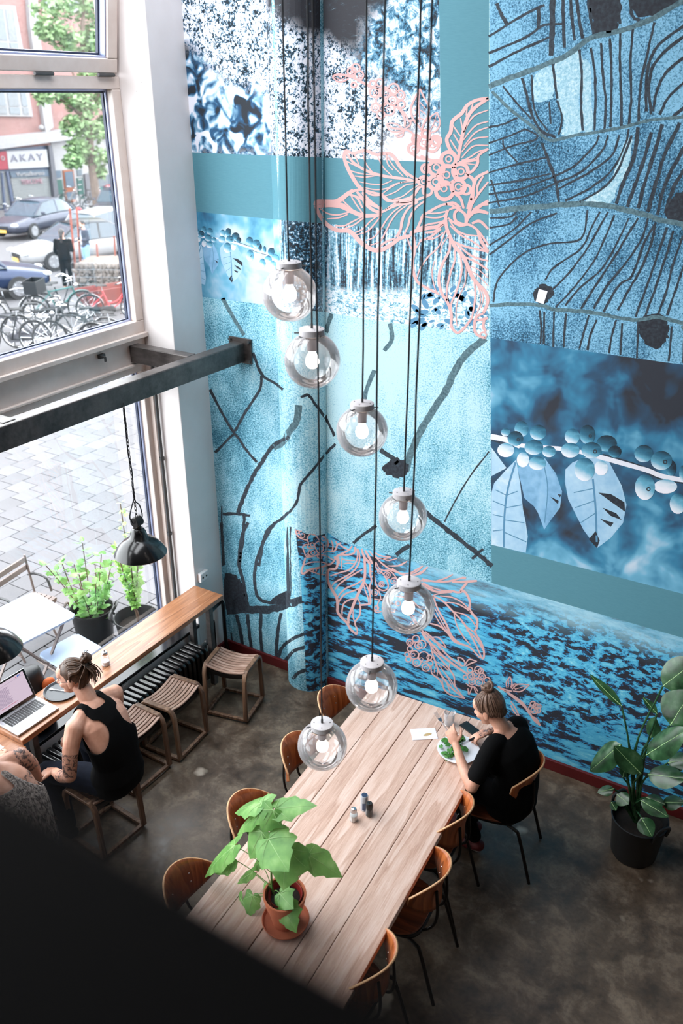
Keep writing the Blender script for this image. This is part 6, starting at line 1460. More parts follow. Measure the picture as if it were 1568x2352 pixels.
MB().box((.0037, .105, .192), (.0004, .022, .008), M=ML).build('screen_button', 'screen_blue', scr); MB().box((.0037, .082, .190), (.0004, .007, .006), M=ML).build('screen_button', 'screen_red', scr); MB().box((.0037, 0, .182), (.0004, .27, .0012), M=ML).build('screen_toolbar', 'screen_text', scr); MB().box((.0037, -.03, .046), (.0004, .13, .003), M=ML).build('screen_line', 'screen_red', scr)
flat_text('MacBook', lid, 'trackpad', ML @ frame((.0026, 0, .010), (0, 1, 0), (0, 0, 1), (1, 0, 0)), .045, 'lid_lettering')
tr = thing('serving_tray', 'round dark serving tray with a spoon beside the laptop', 'tray', (-4.065, 3.052, .83))
MB().lathe([(.001, .006), (.098, .006), (.112, .016), (.116, .016), (.108, .001), (.001, .001)], 40).build('tray', 'tray_dark', tr, smooth=True)
sp_ = MB().sphere((0, 0, 0), (.018, .012, .003), 12, 6, M=Tr(-.075, -.02, .010)).tube([(-.058, -.016, .010), (.03, .012, .013)], .0028, 6).build('teaspoon', 'cutlery', loc=(-4.065, 3.052, .83), smooth=True); tag(sp_, 'steel teaspoon lying on the round dark tray', 'spoon')
sg2 = thing('sugar_pourer', 'glass sugar pourer with metal spout behind the ponytailed man', 'sugar pourer', (-4.03, 3.437, .83))
MB().lathe([(.001, .001), (.027, .001), (.030, .02), (.031, .06), (.024, .085), (.020, .09)], 24).build('jar', 'clear_glass', sg2, smooth=True); MB().lathe([(.001, .003), (.026, .003), (.028, .035), (.001, .037)], 20).build('sugar', 'salt_white', sg2, smooth=True); MB().lathe([(.022, .088), (.024, .10), (.018, .112), (.001, .116)], 20).tube([(0, 0, .11), (.004, 0, .135)], .005, 8).build('spout_lid', 'cutlery', sg2, smooth=True)
bg_ = thing('backpack', 'black bag with orange and purple cloth on the sill behind the laptop', 'bag', (-4.335, 3.0, .45))
bb_ = MB(); rings = []
for k in range(9):
    u = k / 8; w = .12 * (1 - .35 * u ** 2) * (.85 + .15 * sin(u * 7)); l_ = .17 * (1 - .40 * u ** 2); rings.append([(w * cos(2 * pi * i / 16) * (1 + .08 * sin(3 * i)), l_ * sin(2 * pi * i / 16) * (1 + .06 * cos(5 * i)), .002 + .50 * u) for i in range(16)])
bb_.loft(rings); bb_.build('bag_body', 'bag_black', bg_, smooth=True, sub=1, auto=180)
for c_, m_, r_ in (((.07, .11, .33), 'bag_orange', (.035, .055, .05)), ((.085, .145, .30), 'bag_purple', (.03, .04, .03))): MB().sphere(c_, r_, 14, 10).build('cloth', m_, bg_, smooth=True)
MB().tube(catmull([(0, -.1, .40), (.03, -.05, .47), (.03, .05, .47), (0, .1, .38)], 5), .012, 6).build('strap', 'bag_black', bg_, smooth=True)

# ---- things on the dining table (top z = .751)
TZ = .7515
pl = thing('dinner_plate', 'white plate with salad remains in front of the woman', 'plate', (-1.535, 3.99, TZ))
MB().lathe([(.001, .004), (.075, .004), (.092, .010), (.132, .020), (.134, .022), (.128, .0225), (.09, .014), (.07, .009), (.001, .008)], 48).build('dish', 'ceramic', pl, smooth=True)
sl = thing('salad', 'green salad leaves and bacon bits left on the white plate', 'food', (-1.535, 3.99, TZ + .010)); rs = random.Random(2)
for k in range(26):
    a = rs.uniform(1.6, 4.6) if k < 17 else rs.uniform(0, 6.28); r_ = rs.uniform(.05, .13) if k < 17 else rs.uniform(.0, .06); p = Vector((r_ * cos(a), r_ * sin(a), rs.uniform(.008, .035))); d = Vector((rs.gauss(0, 1), rs.gauss(0, 1), rs.gauss(0, .3))).normalized(); s_ = rs.uniform(.03, .06)
    leaf(MB(), p, p + d * s_, s_ * .8, (rs.gauss(0, .4), rs.gauss(0, .4), 1), LOBED, .3, .2, rs).build('salad_leaf', 'salad_green', sl, smooth=True)
for k in range(9):
    b = MB().sphere((0, 0, 0), (.008, .006, .005), 6, 4); b.build('bacon_bit', 'bacon', sl, loc=(.03 + rs.uniform(-.025, .035), -.045 + rs.uniform(-.025, .02), .006))
gw = thing('water_glass', 'clear glass of water at the far end of the table', 'glass', (-1.692, 4.197, TZ))
MB().lathe([(.001, .004), (.028, .004), (.030, .001), (.036, .10), (.0375, .102), (.0345, .10), (.029, .012), (.001, .010)], 28).build('tumbler', 'clear_glass', gw, smooth=True); MB().lathe([(.001, .0115), (.0285, .0125), (.0325, .078), (.001, .078)], 28).build('water', 'clear_glass', gw, smooth=True)
nk = thing('paper_napkin', 'white paper napkin with a leaf print lying on the table', 'napkin', (-1.793, 4.026, TZ), radians(36))
MB().box((0, 0, .0015), (.165, .108, .003)).build('napkin', 'paper', nk, bevel=.001)
MB().sphere((0, 0, 0), (.030, .0125, .0006), 16, 6, M=Tr(.022, -.010, .0032) @ Rz(.25)).build('printed_leaf', 'stem_leafprint', nk); MB().sphere((0, 0, 0), (.030, .013, .0005), 16, 6, M=Tr(-.012, .004, .0031) @ Rz(-.5)).build('printed_leaf', 'ceramic', nk)
ph = thing('smartphone', 'black smartphone lying beside the water glass', 'phone', (-1.553, 4.226, TZ), radians(-22))
MB().box((0, 0, .0045), (.138, .068, .009), bev=.004).build('body', 'black_plastic', ph, smooth=True); MB().box((0, 0, .0093), (.115, .060, .0006)).build('screen', 'screen_bezel', ph)
ss = thing('salt_shaker', 'faceted glass salt shaker with chrome lid on the table', 'shaker', (-1.815, 3.155, TZ))
MB().lathe([(.001, .001), (.021, .001), (.024, .02), (.024, .045), (.018, .066), (.016, .07)], 8).build('jar', 'clear_glass', ss); MB().lathe([(.001, .003), (.020, .003), (.022, .02), (.022, .042), (.001, .042)], 8).build('salt', 'salt_white', ss); MB().lathe([(.018, .066), (.019, .078), (.014, .090), (.001, .094)], 20).build('lid', 'cutlery', ss, smooth=True)
pm_ = thing('pepper_mill', 'small glass pepper mill with black grinder cap', 'pepper mill', (-1.757, 3.235, TZ))
MB().lathe([(.001, .001), (.020, .001), (.023, .015), (.020, .045), (.017, .058)], 20).build('jar', 'clear_glass', pm_, smooth=True); MB().lathe([(.001, .003), (.019, .003), (.021, .015), (.017, .045), (.001, .045)], 16).build('peppercorns', 'pepper', pm_, smooth=True); MB().lathe([(.018, .055), (.021, .058), (.021, .085), (.016, .094), (.006, .094), (.001, .088)], 20).build('grinder_cap', 'black_plastic', pm_, smooth=True)
cn = thing('salt_tin', 'grey white salt tin with a blue top behind the shakers', 'tin', (-1.805, 3.262, TZ))
MB().lathe([(.001, .001), (.023, .001), (.023, .098), (.020, .106), (.001, .107)], 28).build('tin', 'can_grey', cn, smooth=True); MB().lathe([(.001, .1075), (.017, .1075), (.017, .109), (.001, .1095)], 24).build('cap', 'navy_cap', cn, smooth=True); MB().box((.010, -.020, .035), (.022, .006, .05), M=None).build('label', 'navy_cap', cn)
# ================================================================ people
def m_people():
    for nm, a, b, c in (('skin_fair', '#b07e68', '#c9967f', '#d9ab97'), ('skin_out', '#9a7463', '#b58d7b', '#c9a594')):
        t = NT(nm); v = t.coord(); n = t.noise(v, 9, 4); fr = t.ramp(t.vor(v, 45), [(.03, 1.0), (.07, 0.0)])
        col = t.ramp(n, [(.3, a), (.5, b), (.7, c)]); col = t.mix(t.math('MULTIPLY', fr, .35), col, '#7c4a38')
        tat = t.ramp(t.noise(v, 34, 6, .7, .8), [(.44, 1.0), (.52, .15)]); col = t.mix(t.math('MULTIPLY', t.math('MULTIPLY', tat, t.attr('tattoo')), .9), col, '#2a2a30')
        t.bs(base=col, rough=.45, spec=.35)
    for nm, a, b in (('hair_brown', '#22160f', '#5f4330'), ('hair_light', '#38271f', '#7d6050'), ('hair_black', '#0f0e0f', '#2a2728')):
        t = NT(nm); v = t.coord(scale=(1, 1, 1)); t.bs(base=t.ramp(t.noise(v, 55, 5, .7), [(.3, a), (.7, b)]), rough=.4, spec=.4)
    t = NT('grey_pattern'); v = t.coord(scale=(1, 1, .25), rot=(.3, .2, 0)); t.bs(base=t.ramp(t.noise(v, 90, 4, .7), [(.4, '#3a3230'), (.6, '#a89d97')]), rough=.85)
m_people()
plain('cloth_black', '#070708', .9, 0, .2, 20, spec=.12); plain('denim_dark', '#0f1420', .9, 0, .3, 30, bump=.2, spec=.15); plain('jeans_light', '#6f8fb8', .85, 0, .15, 20); plain('cloth_grey', '#9aa0ab', .85, 0, .1); plain('shoe_red', '#5e1518', .6); plain('sole_white', '#c9c3bb', .6); plain('eye_white', '#d9d5d2', .2); plain('eye_dark', '#20150f', .1); plain('lip', '#a2625a', .5); plain('stripe_dark', '#2c2f3c', .85); plain('glasses_metal', '#20242c', .3, .6); plain('nail', '#d8ada0', .35)

def ell(mb, c, r, f=None, l=None, u=None, seg=16, rg=10):
    M = frame(c, f or (1, 0, 0), l or (0, 1, 0), u or (0, 0, 1)); return mb.sphere((0, 0, 0), r, seg, rg, M=M)
def limb(mb, P, R, n=5):
    P = [Vector(p) for p in P]; S = catmull(P, n); rr = []
    for i in range(len(S)):
        k = i / n; a = min(int(k), len(R) - 1); b = min(a + 1, len(R) - 1); rr.append(R[a] + (R[b] - R[a]) * (k - int(k)))
    mb.tube(S, rr, 14); ell(mb, S[0], (rr[0],) * 3); ell(mb, S[-1], (rr[-1],) * 3); return mb
def trunk(mb, rows, lat, n=4):
    """rows: (centre, half width, half depth); lat: sideways axis"""
    lat = Vector(lat).normalized(); C = catmull([r[0] for r in rows], n); L = len(C); rings = []
    for i in range(L):
        k = i / n; a = min(int(k), len(rows) - 1); b = min(a + 1, len(rows) - 1); q = k - int(k)
        wa = rows[a][1] + (rows[b][1] - rows[a][1]) * q; da = rows[a][2] + (rows[b][2] - rows[a][2]) * q
        t = (C[min(i + 1, L - 1)] - C[max(i - 1, 0)]).normalized(); f = t.cross(lat).normalized(); l2 = f.cross(t)
        rings.append([C[i] + l2 * wa * (abs(cos(x)) ** .8) * (1 if cos(x) > 0 else -1) + f * da * (abs(sin(x)) ** .8) * (1 if sin(x) > 0 else -1) for x in [2 * pi * j / 24 for j in range(24)]])
    mb.loft(rings); return mb
def head(mb, hc, f, u, s=1.0):
    hc = Vector(hc); f = Vector(f).normalized(); u = Vector(u); u = (u - f * u.dot(f)).normalized(); l = u.cross(f)
    P = lambda a, b, c: hc + (f * a + l * b + u * c) * s
    E = lambda c, r: ell(mb, P(*c), tuple(x * s for x in r), f, l, u)
    E((-.018, 0, .022), (.098, .077, .090)); E((.03, 0, -.03), (.062, .062, .082)); E((.035, 0, -.078), (.048, .050, .034)); E((.072, 0, -.100), (.020, .022, .017)); E((.06, 0, .035), (.040, .055, .045))
    limb(mb, [P(.086, 0, .012), P(.098, 0, -.012), P(.112, 0, -.034)], [.009 * s, .010 * s, .013 * s], 3); E((.098, .012, -.036), (.010, .009, .008)); E((.098, -.012, -.036), (.010, .009, .008))
    E((.080, 0, .022), (.014, .050, .010)); E((.084, 0, -.062), (.013, .024, .006)); E((.082, 0, -.074), (.013, .021, .007))
    for q in (1, -1): E((.056, q * .043, -.030), (.026, .018, .022)); E((-.012, q * .079, -.012), (.021, .008, .032)); E((.0, q * .074, -.035), (.010, .008, .012))
    return f, l, u, P
def hand(mb, wrist, d, nrm, side, curl=.5, spread=.06, s=1.0, thumb=.6, curls=None):
    """d: wrist-to-knuckles; nrm: back-of-hand normal; side: +1 thumb towards nrm x d, -1 the other way"""
    w = Vector(wrist); d = Vector(d).normalized(); nrm = Vector(nrm); nrm = (nrm - d * nrm.dot(d)).normalized(); t = nrm.cross(d) * side
    ell(mb, w + d * .048 * s, (.050 * s, .040 * s, .0155 * s), d, t, nrm); ell(mb, w + d * .074 * s + t * .005, (.024 * s, .040 * s, .013 * s), d, t, nrm); ell(mb, w + d * .012 * s, (.03 * s, .026 * s, .018 * s), d, t, nrm)
    tips = []
    for k, (off, L) in enumerate(((.031, .074), (.0105, .083), (-.0105, .077), (-.031, .060))):
        b = w + d * .082 * s + t * off * s; a = 0.0; P = [b]; dd = d + t * (spread * (1.5 - k) / 1.5)
        cc = curls[k] if curls else curl
        for j, fr in enumerate((.46, .30, .24)):
            a += cc * (.75, 1.0, .7)[j]; v = (dd.normalized() * cos(a) - nrm * sin(a)); P.append(P[-1] + v * L * fr * s)
        limb(mb, P, [.0092 * s, .0085 * s, .0078 * s, .0066 * s], 3); tips.append(P[-1])
    b = w + d * .028 * s + t * .030 * s; v1 = (d * .62 + t * .75 - nrm * .35 * thumb).normalized(); v2 = (d * .85 + t * .25 - nrm * .6 * thumb).normalized()
    limb(mb, [b, b + v1 * .036 * s, b + v1 * .036 * s + v2 * .032 * s, b + v1 * .036 * s + v2 * .055 * s], [.0135 * s, .0105 * s, .0095 * s, .0078 * s], 3)
    return tips
def remesh(mb, voxel, sm=5, cut=None, fac=.5):
    o = mb.build('tmp'); r = o.modifiers.new('r', 'REMESH'); r.mode = 'VOXEL'; r.voxel_size = voxel; q = o.modifiers.new('s', 'SMOOTH'); q.iterations = sm; q.factor = fac
    bpy.context.view_layer.update(); me = bpy.data.meshes.new_from_object(o.evaluated_get(bpy.context.evaluated_depsgraph_get())); bpy.data.objects.remove(o)
    if cut:
        bm = bmesh.new(); bm.from_mesh(me); bmesh.ops.delete(bm, geom=[f for f in bm.faces if cut(f.calc_center_median())], context='FACES')
        for _ in range(10):
            mv = {}
            for v in bm.verts:
                if v.is_boundary:
                    nb = [e.other_vert(v).co for e in v.link_edges if e.is_boundary]
                    if len(nb) == 2: mv[v] = v.co * .4 + (nb[0] + nb[1]) * .3
            for v, c in mv.items(): v.co = c
        bm.to_mesh(me); bm.free()
    return me
def put(me, name, mat, parent=None, origin=None, solid=0.0):
    if origin is not None: me.transform(Matrix.Translation(-Vector(origin)))
    me.materials.clear(); me.materials.append(MATS[mat]); me.polygons.foreach_set('use_smooth', [True] * len(me.polygons))
    o = bpy.data.objects.new(name, me); COL.objects.link(o)
    if parent is not None: o.parent = parent
    if solid: md = o.modifiers.new('solid', 'SOLIDIFY'); md.thickness = solid
    return o
def tattoo(me, fn):
    a = me.attributes.new('tattoo', 'FLOAT', 'POINT'); a.data.foreach_set('value', [float(fn(v.co)) for v in me.vertices])
def segd(p, a, b):
    ab = b - a; k = max(0, min(1, (p - a).dot(ab) / ab.length_squared)); return (p - a - ab * k).length, k
def locks(paths, r, name, mat, parent, origin):
    m = MB()
    for P, rr in paths: S = catmull([Vector(p) - Vector(origin) for p in P], 5); n = len(S); m.tube(S, [rr * (.55 + .45 * sin(pi * min(1, (i + .6) / n * .9 + .08))) for i in range(n)], 6)
    return m.build(name, mat, parent, smooth=True, auto=180)
def face(P, f, l, u, s, body, origin, hd='lip'):
    for q in (1, -1):
        c = P(.0690, q * .031, .002) - origin
        e = MB(); ell(e, c, (.0115 * s, .0125 * s, .0095 * s), f, l, u); eo = e.build('eye', 'eye_white', body, smooth=True)
        e = MB(); ell(e, P(.0785, q * .031, .001) - origin, (.0035 * s, .0055 * s, .0055 * s), f, l, u); e.build('iris', 'eye_dark', eo, smooth=True)
        e = MB(); e.tube([P(.084, q * .014, .020) - origin, P(.087, q * .032, .026) - origin, P(.078, q * .050, .021) - origin], [.003, .0042, .002], 6); e.build('eyebrow', 'hair_brown', body, smooth=True)
    e = MB(); ell(e, P(.0915, 0, -.0665) - origin, (.0065 * s, .021 * s, .0065 * s), f, l, u); e.build('lips', hd, body, smooth=True)

# ---------------------------------------------------------------- man in the black tank top, on the stool
O = Vector((-3.45, 2.85, 0))
pel = V(-3.415, 2.87, .575); lsh, rsh = V(-3.535, 2.715, 1.005), V(-3.56, 3.06, 1.01); nb = V(-3.575, 2.885, 1.065); lat = (rsh - lsh)
hc = V(-3.70, 2.885, 1.215); hf = V(-.86, -.40, -.16)
b = MB()
hf_, hl, hu, HP = head(b, hc, hf, (-.25, -.1, 1), 1.0)
spine = [(V(-3.41, 2.87, .50), .155, .10), (pel, .165, .115), (V(-3.40, 2.875, .70), .140, .098), (V(-3.425, 2.88, .84), .155, .105), (V(-3.48, 2.885, .95), .165, .105), (V(-3.535, 2.885, 1.03), .125, .075), (V(-3.57, 2.885, 1.065), .06, .05)]
trunk(b, spine, lat)
limb(b, [V(-3.555, 2.885, 1.03), nb + V(-.035, 0, .05), hc + V(.03, .012, -.055)], [.062, .056, .054])
for s, e in ((lsh, nb), (rsh, nb)): limb(b, [s, (s + e) / 2 + V(.01, 0, .005), e + V(.02, 0, -.01)], [.056, .054, .05])
ell(b, V(-3.47, 2.79, .955), (.05, .075, .085)); ell(b, V(-3.485, 2.985, .955), (.05, .075, .085))
le, lw = V(-3.505, 2.585, .725), V(-3.695, 2.625, .635); re_, rw = V(-3.66, 3.12, .78), V(-3.815, 2.965, .675)
limb(b, [lsh + V(0, -.012, .0), V(-3.52, 2.635, .88), le], [.058, .050, .042]); limb(b, [le, (le + lw) / 2 + V(0, -.008, -.012), lw], [.041, .040, .028])
limb(b, [rsh + V(0, .012, 0), V(-3.60, 3.11, .90), re_], [.056, .048, .041]); limb(b, [re_, (re_ + rw) / 2, rw], [.040, .038, .028])
tl_ = hand(b, lw + V(-.01, 0, -.004), V(-.93, -.12, -.34), V(-.30, -.10, .95), 1, .28, .28); hand(b, rw + V(-.006, -.008, -.004), V(-.55, -.80, -.25), V(-.25, -.1, .95), -1, .45, .1)
lk, rk = V(-3.83, 2.665, .545), V(-3.845, 3.02, .545); lf, rf = V(-3.74, 2.68, .12), V(-3.76, 3.0, .12)
for h, k, f in ((V(-3.44, 2.785, .555), lk, lf), (V(-3.44, 2.955, .555), rk, rf)): limb(b, [h, (h + k) / 2 + V(0, 0, .01), k], [.085, .072, .055]); limb(b, [k, (k + f) / 2 + V(.02, 0, 0), f], [.054, .05, .036]); limb(b, [f + V(.02, 0, -.06), f + V(-.06, 0, -.085), f + V(-.15, 0, -.095)], [.036, .036, .026], 3)
me = remesh(b, .0052, 4)
la0, la1 = V(-3.527, 2.66, .90), le
def tman(p):
    d, k = segd(p, la0, la1); d2, k2 = segd(p, le, lw)
    return 1.0 if (d < .07 and .22 < k < .98 and p.y < 2.66) or (d2 < .06 and k2 < .55 and k2 > .02 and p.z > .60) else 0.0
me.transform(Matrix.Identity(4)); tattoo(me, tman)
man = put(me, 'person', 'skin_fair', None, O); man.location = O
tag(man, 'person in a black tank top with hair in a bun, seated at the laptop', 'person')
face(HP, hf_, hl, hu, 1.0, man, O)
# tank top: racer back with deep armholes
b = MB(); G = .012
trunk(b, [(c, w + G + (.012 if c.z < .85 else 0), d + G + (.02 if c.z < .75 else 0)) for c, w, d in spine[:1]] + [(V(-3.405, 2.87, .60), .185, .14)] + [(c, w + G + (.010 if c.z < .85 else 0), d + G) for c, w, d in spine[2:]], lat)
for s, e in ((lsh, nb), (rsh, nb)): limb(b, [s, (s + e) / 2 + V(.01, 0, .005), e + V(.02, 0, -.01)], [.056 + G, .054 + G, .05 + G])
ell(b, V(-3.47, 2.79, .955), (.05 + G, .075 + G, .085 + G)); ell(b, V(-3.485, 2.985, .955), (.05 + G, .075 + G, .085 + G))
latn = lat.normalized()
def cut_tank(p):
    y = (p - V(-3.5, 2.885, 0)).dot(latn); z = p.z; back = (p.x + .30 * (z - .85)) > -3.47
    ay = abs(y)
    if z > 1.115: return True
    if z > 1.045: return not (.052 < ay < .092) and not (back and ay < .10 and p.x > -3.565 and z < 1.085)
    if z > .80:
        h = (z - .80) / .245; lim = .20 * (1 - h) ** 2.1 + .050 + .045 * max(0, h - .75) * 4 * .5
        if not back: lim = max(lim, .10)
        return ay > lim
    if z > .70: return ay > .15 + (.80 - z) * .6 + .06
    return False
put(remesh(b, .007, 6, cut_tank), 'tank_top', 'cloth_black', man, O, .004)
b = MB()
for h, k, f in ((V(-3.44, 2.785, .555), lk, lf), (V(-3.44, 2.955, .555), rk, rf)): limb(b, [h, (h + k) / 2 + V(0, 0, .01), k], [.105, .088, .068]); limb(b, [k, (k + f) / 2 + V(.02, 0, 0), f], [.067, .062, .055])
trunk(b, [(V(-3.41, 2.87, .485), .17, .13), (V(-3.41, 2.87, .56), .182, .135), (V(-3.405, 2.87, .63), .165, .12)], lat)
put(remesh(b, .009, 5), 'jeans', 'denim_dark', man, O)
b = MB()
for f in (lf, rf): limb(b, [f + V(.03, 0, -.065), f + V(-.05, 0, -.078), f + V(-.15, 0, -.088)], [.042, .043, .034], 3)
put(remesh(b, .009, 3), 'shoes', 'cloth_black', man, O)
# hair swept back into a bun with loose strands
bun = HP(-.105, 0, .105); L_ = []; rh = random.Random(6)
for i in range(84):
    a = -1.0 + 2.0 * i / 83; j = rh.uniform(-.004, .006); c0 = HP(.066 - .080 * abs(a) ** 1.6, a * .078, .080 - .100 * abs(a) ** 2.0); m1 = HP(-.008 - .02 * abs(a), a * .081, .123 + j - .075 * abs(a) ** 1.7); m2 = HP(-.080, a * .058 + j, .112 + j - .05 * abs(a))
    L_.append(([c0, m1, m2, bun + hl * a * .012], rh.uniform(.0050, .0072)))
for i in range(50):
    a = -1 + 2 * i / 49; j = rh.uniform(-.004, .004); c0 = HP(-.060 - .03 * (1 - a * a), a * .080, -.050 + j); m1 = HP(-.120 + .035 * a * a, a * .074 + j, .015); L_.append(([c0, m1, HP(-.120, a * .042, .075 + j), bun + hl * a * .01], rh.uniform(.0050, .0072)))
locks(L_, 0, 'hair', 'hair_brown', man, O)
sc_ = MB(); ell(sc_, HP(-.020, 0, .028) - O, (.100, .0785, .090), hf_, hl, hu, 24, 16)
sk_ = remesh(sc_, .007, 2, lambda p: (p + O - HP(-.035, 0, -.03)).dot(hf_) > .085 - .9 * max(0, .0 - (p + O - hc).dot(hu)) or ((p + O - hc).dot(hu) < -.045) or ((p + O - hc).dot(hf_) > .02 and (p + O - hc).dot(hu) < .045)); put(sk_, 'scalp_hair', 'hair_brown', man)
L_ = []
for i in range(12):
    a = 2 * pi * i / 12; r0 = .030; c = bun - hf_ * .02 + hu * .022; q = lambda t, k=i: c + hl * (r0 * cos(a + t)) + hu * (r0 * sin(a + t) * .9) - hf_ * (.018 * sin(2 * t + k)); L_.append(([q(0), q(.7), q(1.4), q(2.1)], .0105))
q0 = bun - hf_ * .02 + hu * .022; L_ += [([q0 - hu * .026, q0, q0 + hu * .026], .036)]
locks(L_, 0, 'hair_bun', 'hair_brown', man, O)
L_ = []
for i in range(34):
    s0 = bun + hl * rh.uniform(-.02, .03) - hu * .01; e = s0 - hf_ * rh.uniform(.02, .07) - hu * rh.uniform(.09, .15) + hl * rh.uniform(-.03, .05); L_.append(([s0, (s0 + e) / 2 - hf_ * rh.uniform(.015, .04), e], rh.uniform(.0018, .0038)))
for i in range(9): s0 = bun + hu * .04 + hl * rh.uniform(-.02, .02); L_.append(([s0, s0 + hu * rh.uniform(.01, .02) - hf_ * .02 + hl * rh.uniform(-.02, .02), s0 + hu * rh.uniform(.0, .03) - hf_ * rh.uniform(.02, .05) + hl * rh.uniform(-.04, .04)], .002))
locks(L_, 0, 'loose_strands', 'hair_brown', man, O)
gm = MB()
for q in (1, -1): gm.tube([HP(.096, q * .034 + .022 * cos(2 * pi * k / 14), .002 + .017 * sin(2 * pi * k / 14)) - O for k in range(14)], .0014, 5, closed=True); gm.tube([HP(.094, q * .056, .006) - O, HP(.04, q * .079, .010) - O, HP(-.012, q * .082, .008) - O, HP(-.03, q * .080, -.012) - O], .0014, 5)
gm.tube([HP(.100, .013, .004) - O, HP(.104, 0, .008) - O, HP(.100, -.013, .004) - O], .0014, 5); gm.build('glasses', 'glasses_metal', man)

# ---------------------------------------------------------------- woman eating at the table
O = Vector((-1.2, 4.03, 0))
lsh, rsh = V(-1.295, 3.860, .948), V(-1.225, 4.198, .948); lat = rsh - lsh; nb = V(-1.285, 4.035, 1.015)
hc = V(-1.375, 4.035, 1.135); hf = V(-.92, .06, -.42)
b = MB(); hf_, hl, hu, HP = head(b, hc, hf, (-.42, 0, 1), .96)
spine = [(V(-1.18, 4.05, .47), .165, .11), (V(-1.17, 4.05, .56), .165, .115), (V(-1.155, 4.045, .68), .135, .092), (V(-1.17, 4.04, .80), .140, .10), (V(-1.215, 4.035, .90), .150, .10), (V(-1.25, 4.035, .965), .125, .075), (V(-1.275, 4.035, 1.01), .055, .045)]
trunk(b, spine, lat); limb(b, [V(-1.26, 4.035, .98), nb + V(-.02, 0, .04), hc + V(.03, .0, -.05)], [.055, .048, .047])
for s in (lsh, rsh): limb(b, [s, (s + nb) / 2 + V(.01, 0, 0), nb + V(.02, 0, -.02)], [.048, .046, .045])
le, lw = V(-1.325, 3.712, .782), V(-1.522, 3.915, .862); re_, rw = V(-1.285, 4.315, .81), V(-1.405, 4.155, .845)
limb(b, [lsh, V(-1.31, 3.775, .865), le], [.047, .042, .036]); limb(b, [le, (le + lw) / 2 + V(.0, -.006, -.008), lw], [.036, .034, .024])
limb(b, [rsh, V(-1.255, 4.27, .885), re_], [.047, .042, .036]); limb(b, [re_, (re_ + rw) / 2, rw], [.036, .034, .024])
hand(b, lw, V(-.66, .40, .62), V(.10, -.78, .62), -1, .62, .05, .92, 1.0, [.42, .62, .80, .9]); hand(b, rw, V(-.72, -.62, -.30), V(-.10, .15, .97), -1, .62, .03, .92, 1.0, [.35, .6, .75, .8])
lk, rk = V(-1.56, 3.965, .535), V(-1.55, 4.13, .535); lf, rf = V(-1.37, 3.97, .13), V(-1.45, 4.12, .12)
for h, k, f in ((V(-1.21, 3.97, .545), lk, lf), (V(-1.21, 4.125, .545), rk, rf)): limb(b, [h, (h + k) / 2, k], [.085, .070, .052]); limb(b, [k, (k + f) / 2, f], [.052, .048, .034]); limb(b, [f + V(.02, 0, -.06), f + V(-.05, 0, -.085), f + V(-.12, 0, -.095)], [.034, .034, .026], 3)
me = remesh(b, .0052, 4)
def twom(p):
    d, k = segd(p, re_, rw + V(-.05, -.04, 0)); return 1.0 if d < .06 and .45 < k < 1 and p.z > .83 else 0.0
tattoo(me, twom); wom = put(me, 'person', 'skin_fair', None, O); wom.location = O
tag(wom, 'person in a black t-shirt with a top bun eating salad at the table', 'person'); face(HP, hf_, hl, hu, .96, wom, O)
b = MB(); G = .014
trunk(b, [(V(-1.175, 4.05, .44), .185, .135), (V(-1.17, 4.05, .56), .18, .13)] + [(c, w + G + .006, d + G + .006) for c, w, d in spine[2:5]] + [(V(-1.245, 4.035, .965), .14, .085), (V(-1.255, 4.035, .985), .09, .06)], lat)
for s, m, e in ((lsh, V(-1.31, 3.775, .865), le), (rsh, V(-1.255, 4.27, .885), re_)):
    limb(b, [(s * .42 + nb * .58) + V(.02, 0, -.012), (s * .7 + nb * .3) + V(.010, 0, .012), s, m, m.lerp(e, .22)], [.056, .058, .055, .058, .060])
    limb(b, [s + V(.01, (4.035 - s.y) * .12, -.005), s + V(.035, (4.035 - s.y) * .34, -.13)], [.060, .058])
put(remesh(b, .007, 6), 't_shirt', 'cloth_black', wom, O)
b = MB()
for h, k, f in ((V(-1.21, 3.97, .545), lk, lf), (V(-1.21, 4.125, .545), rk, rf)): limb(b, [h, (h + k) / 2, k], [.098, .082, .062]); limb(b, [k, (k + f) / 2, f], [.060, .056, .046])
put(remesh(b, .009, 5), 'trousers', 'cloth_black', wom, O)
b = MB(); b2 = MB()
for f in (lf, rf): limb(b, [f + V(.035, 0, -.065), f + V(-.05, 0, -.078), f + V(-.13, 0, -.086)], [.040, .041, .034], 3); limb(b2, [f + V(.035, 0, -.112), f + V(-.05, 0, -.116), f + V(-.13, 0, -.116)], [.012, .012, .012], 3)
put(remesh(b, .008, 3), 'sneakers', 'shoe_red', wom, O); b2.build('soles', 'sole_white', wom, smooth=True).location = -O
bun = HP(-.045, 0, .135); L_ = []
for i in range(110):
    a = 2 * pi * i / 110 + rh.uniform(-.03, .03); ca, sa = cos(a), sin(a); j = rh.uniform(-.004, .005)
    c0 = HP(-.010 + .080 * ca - .012 * (ca < 0), sa * .077, -.012 + .072 * max(0, ca) - .040 * max(0, -ca) * (1 - .35 * abs(sa)) + j * 2); m1 = HP(-.025 + .084 * ca, sa * .077 + j, .060 + .02 * ca + j); m2 = HP(-.035 + .048 * ca, sa * .048, .108 + j); L_.append(([c0, m1, m2, bun - hu * .015 + (hf_ * ca + hl * sa) * .01], rh.uniform(.0050, .0075)))
locks(L_, 0, 'hair', 'hair_light', wom, O)
sc_ = MB(); ell(sc_, HP(-.020, 0, .026) - O, (.097, .0775, .089), hf_, hl, hu, 24, 16)
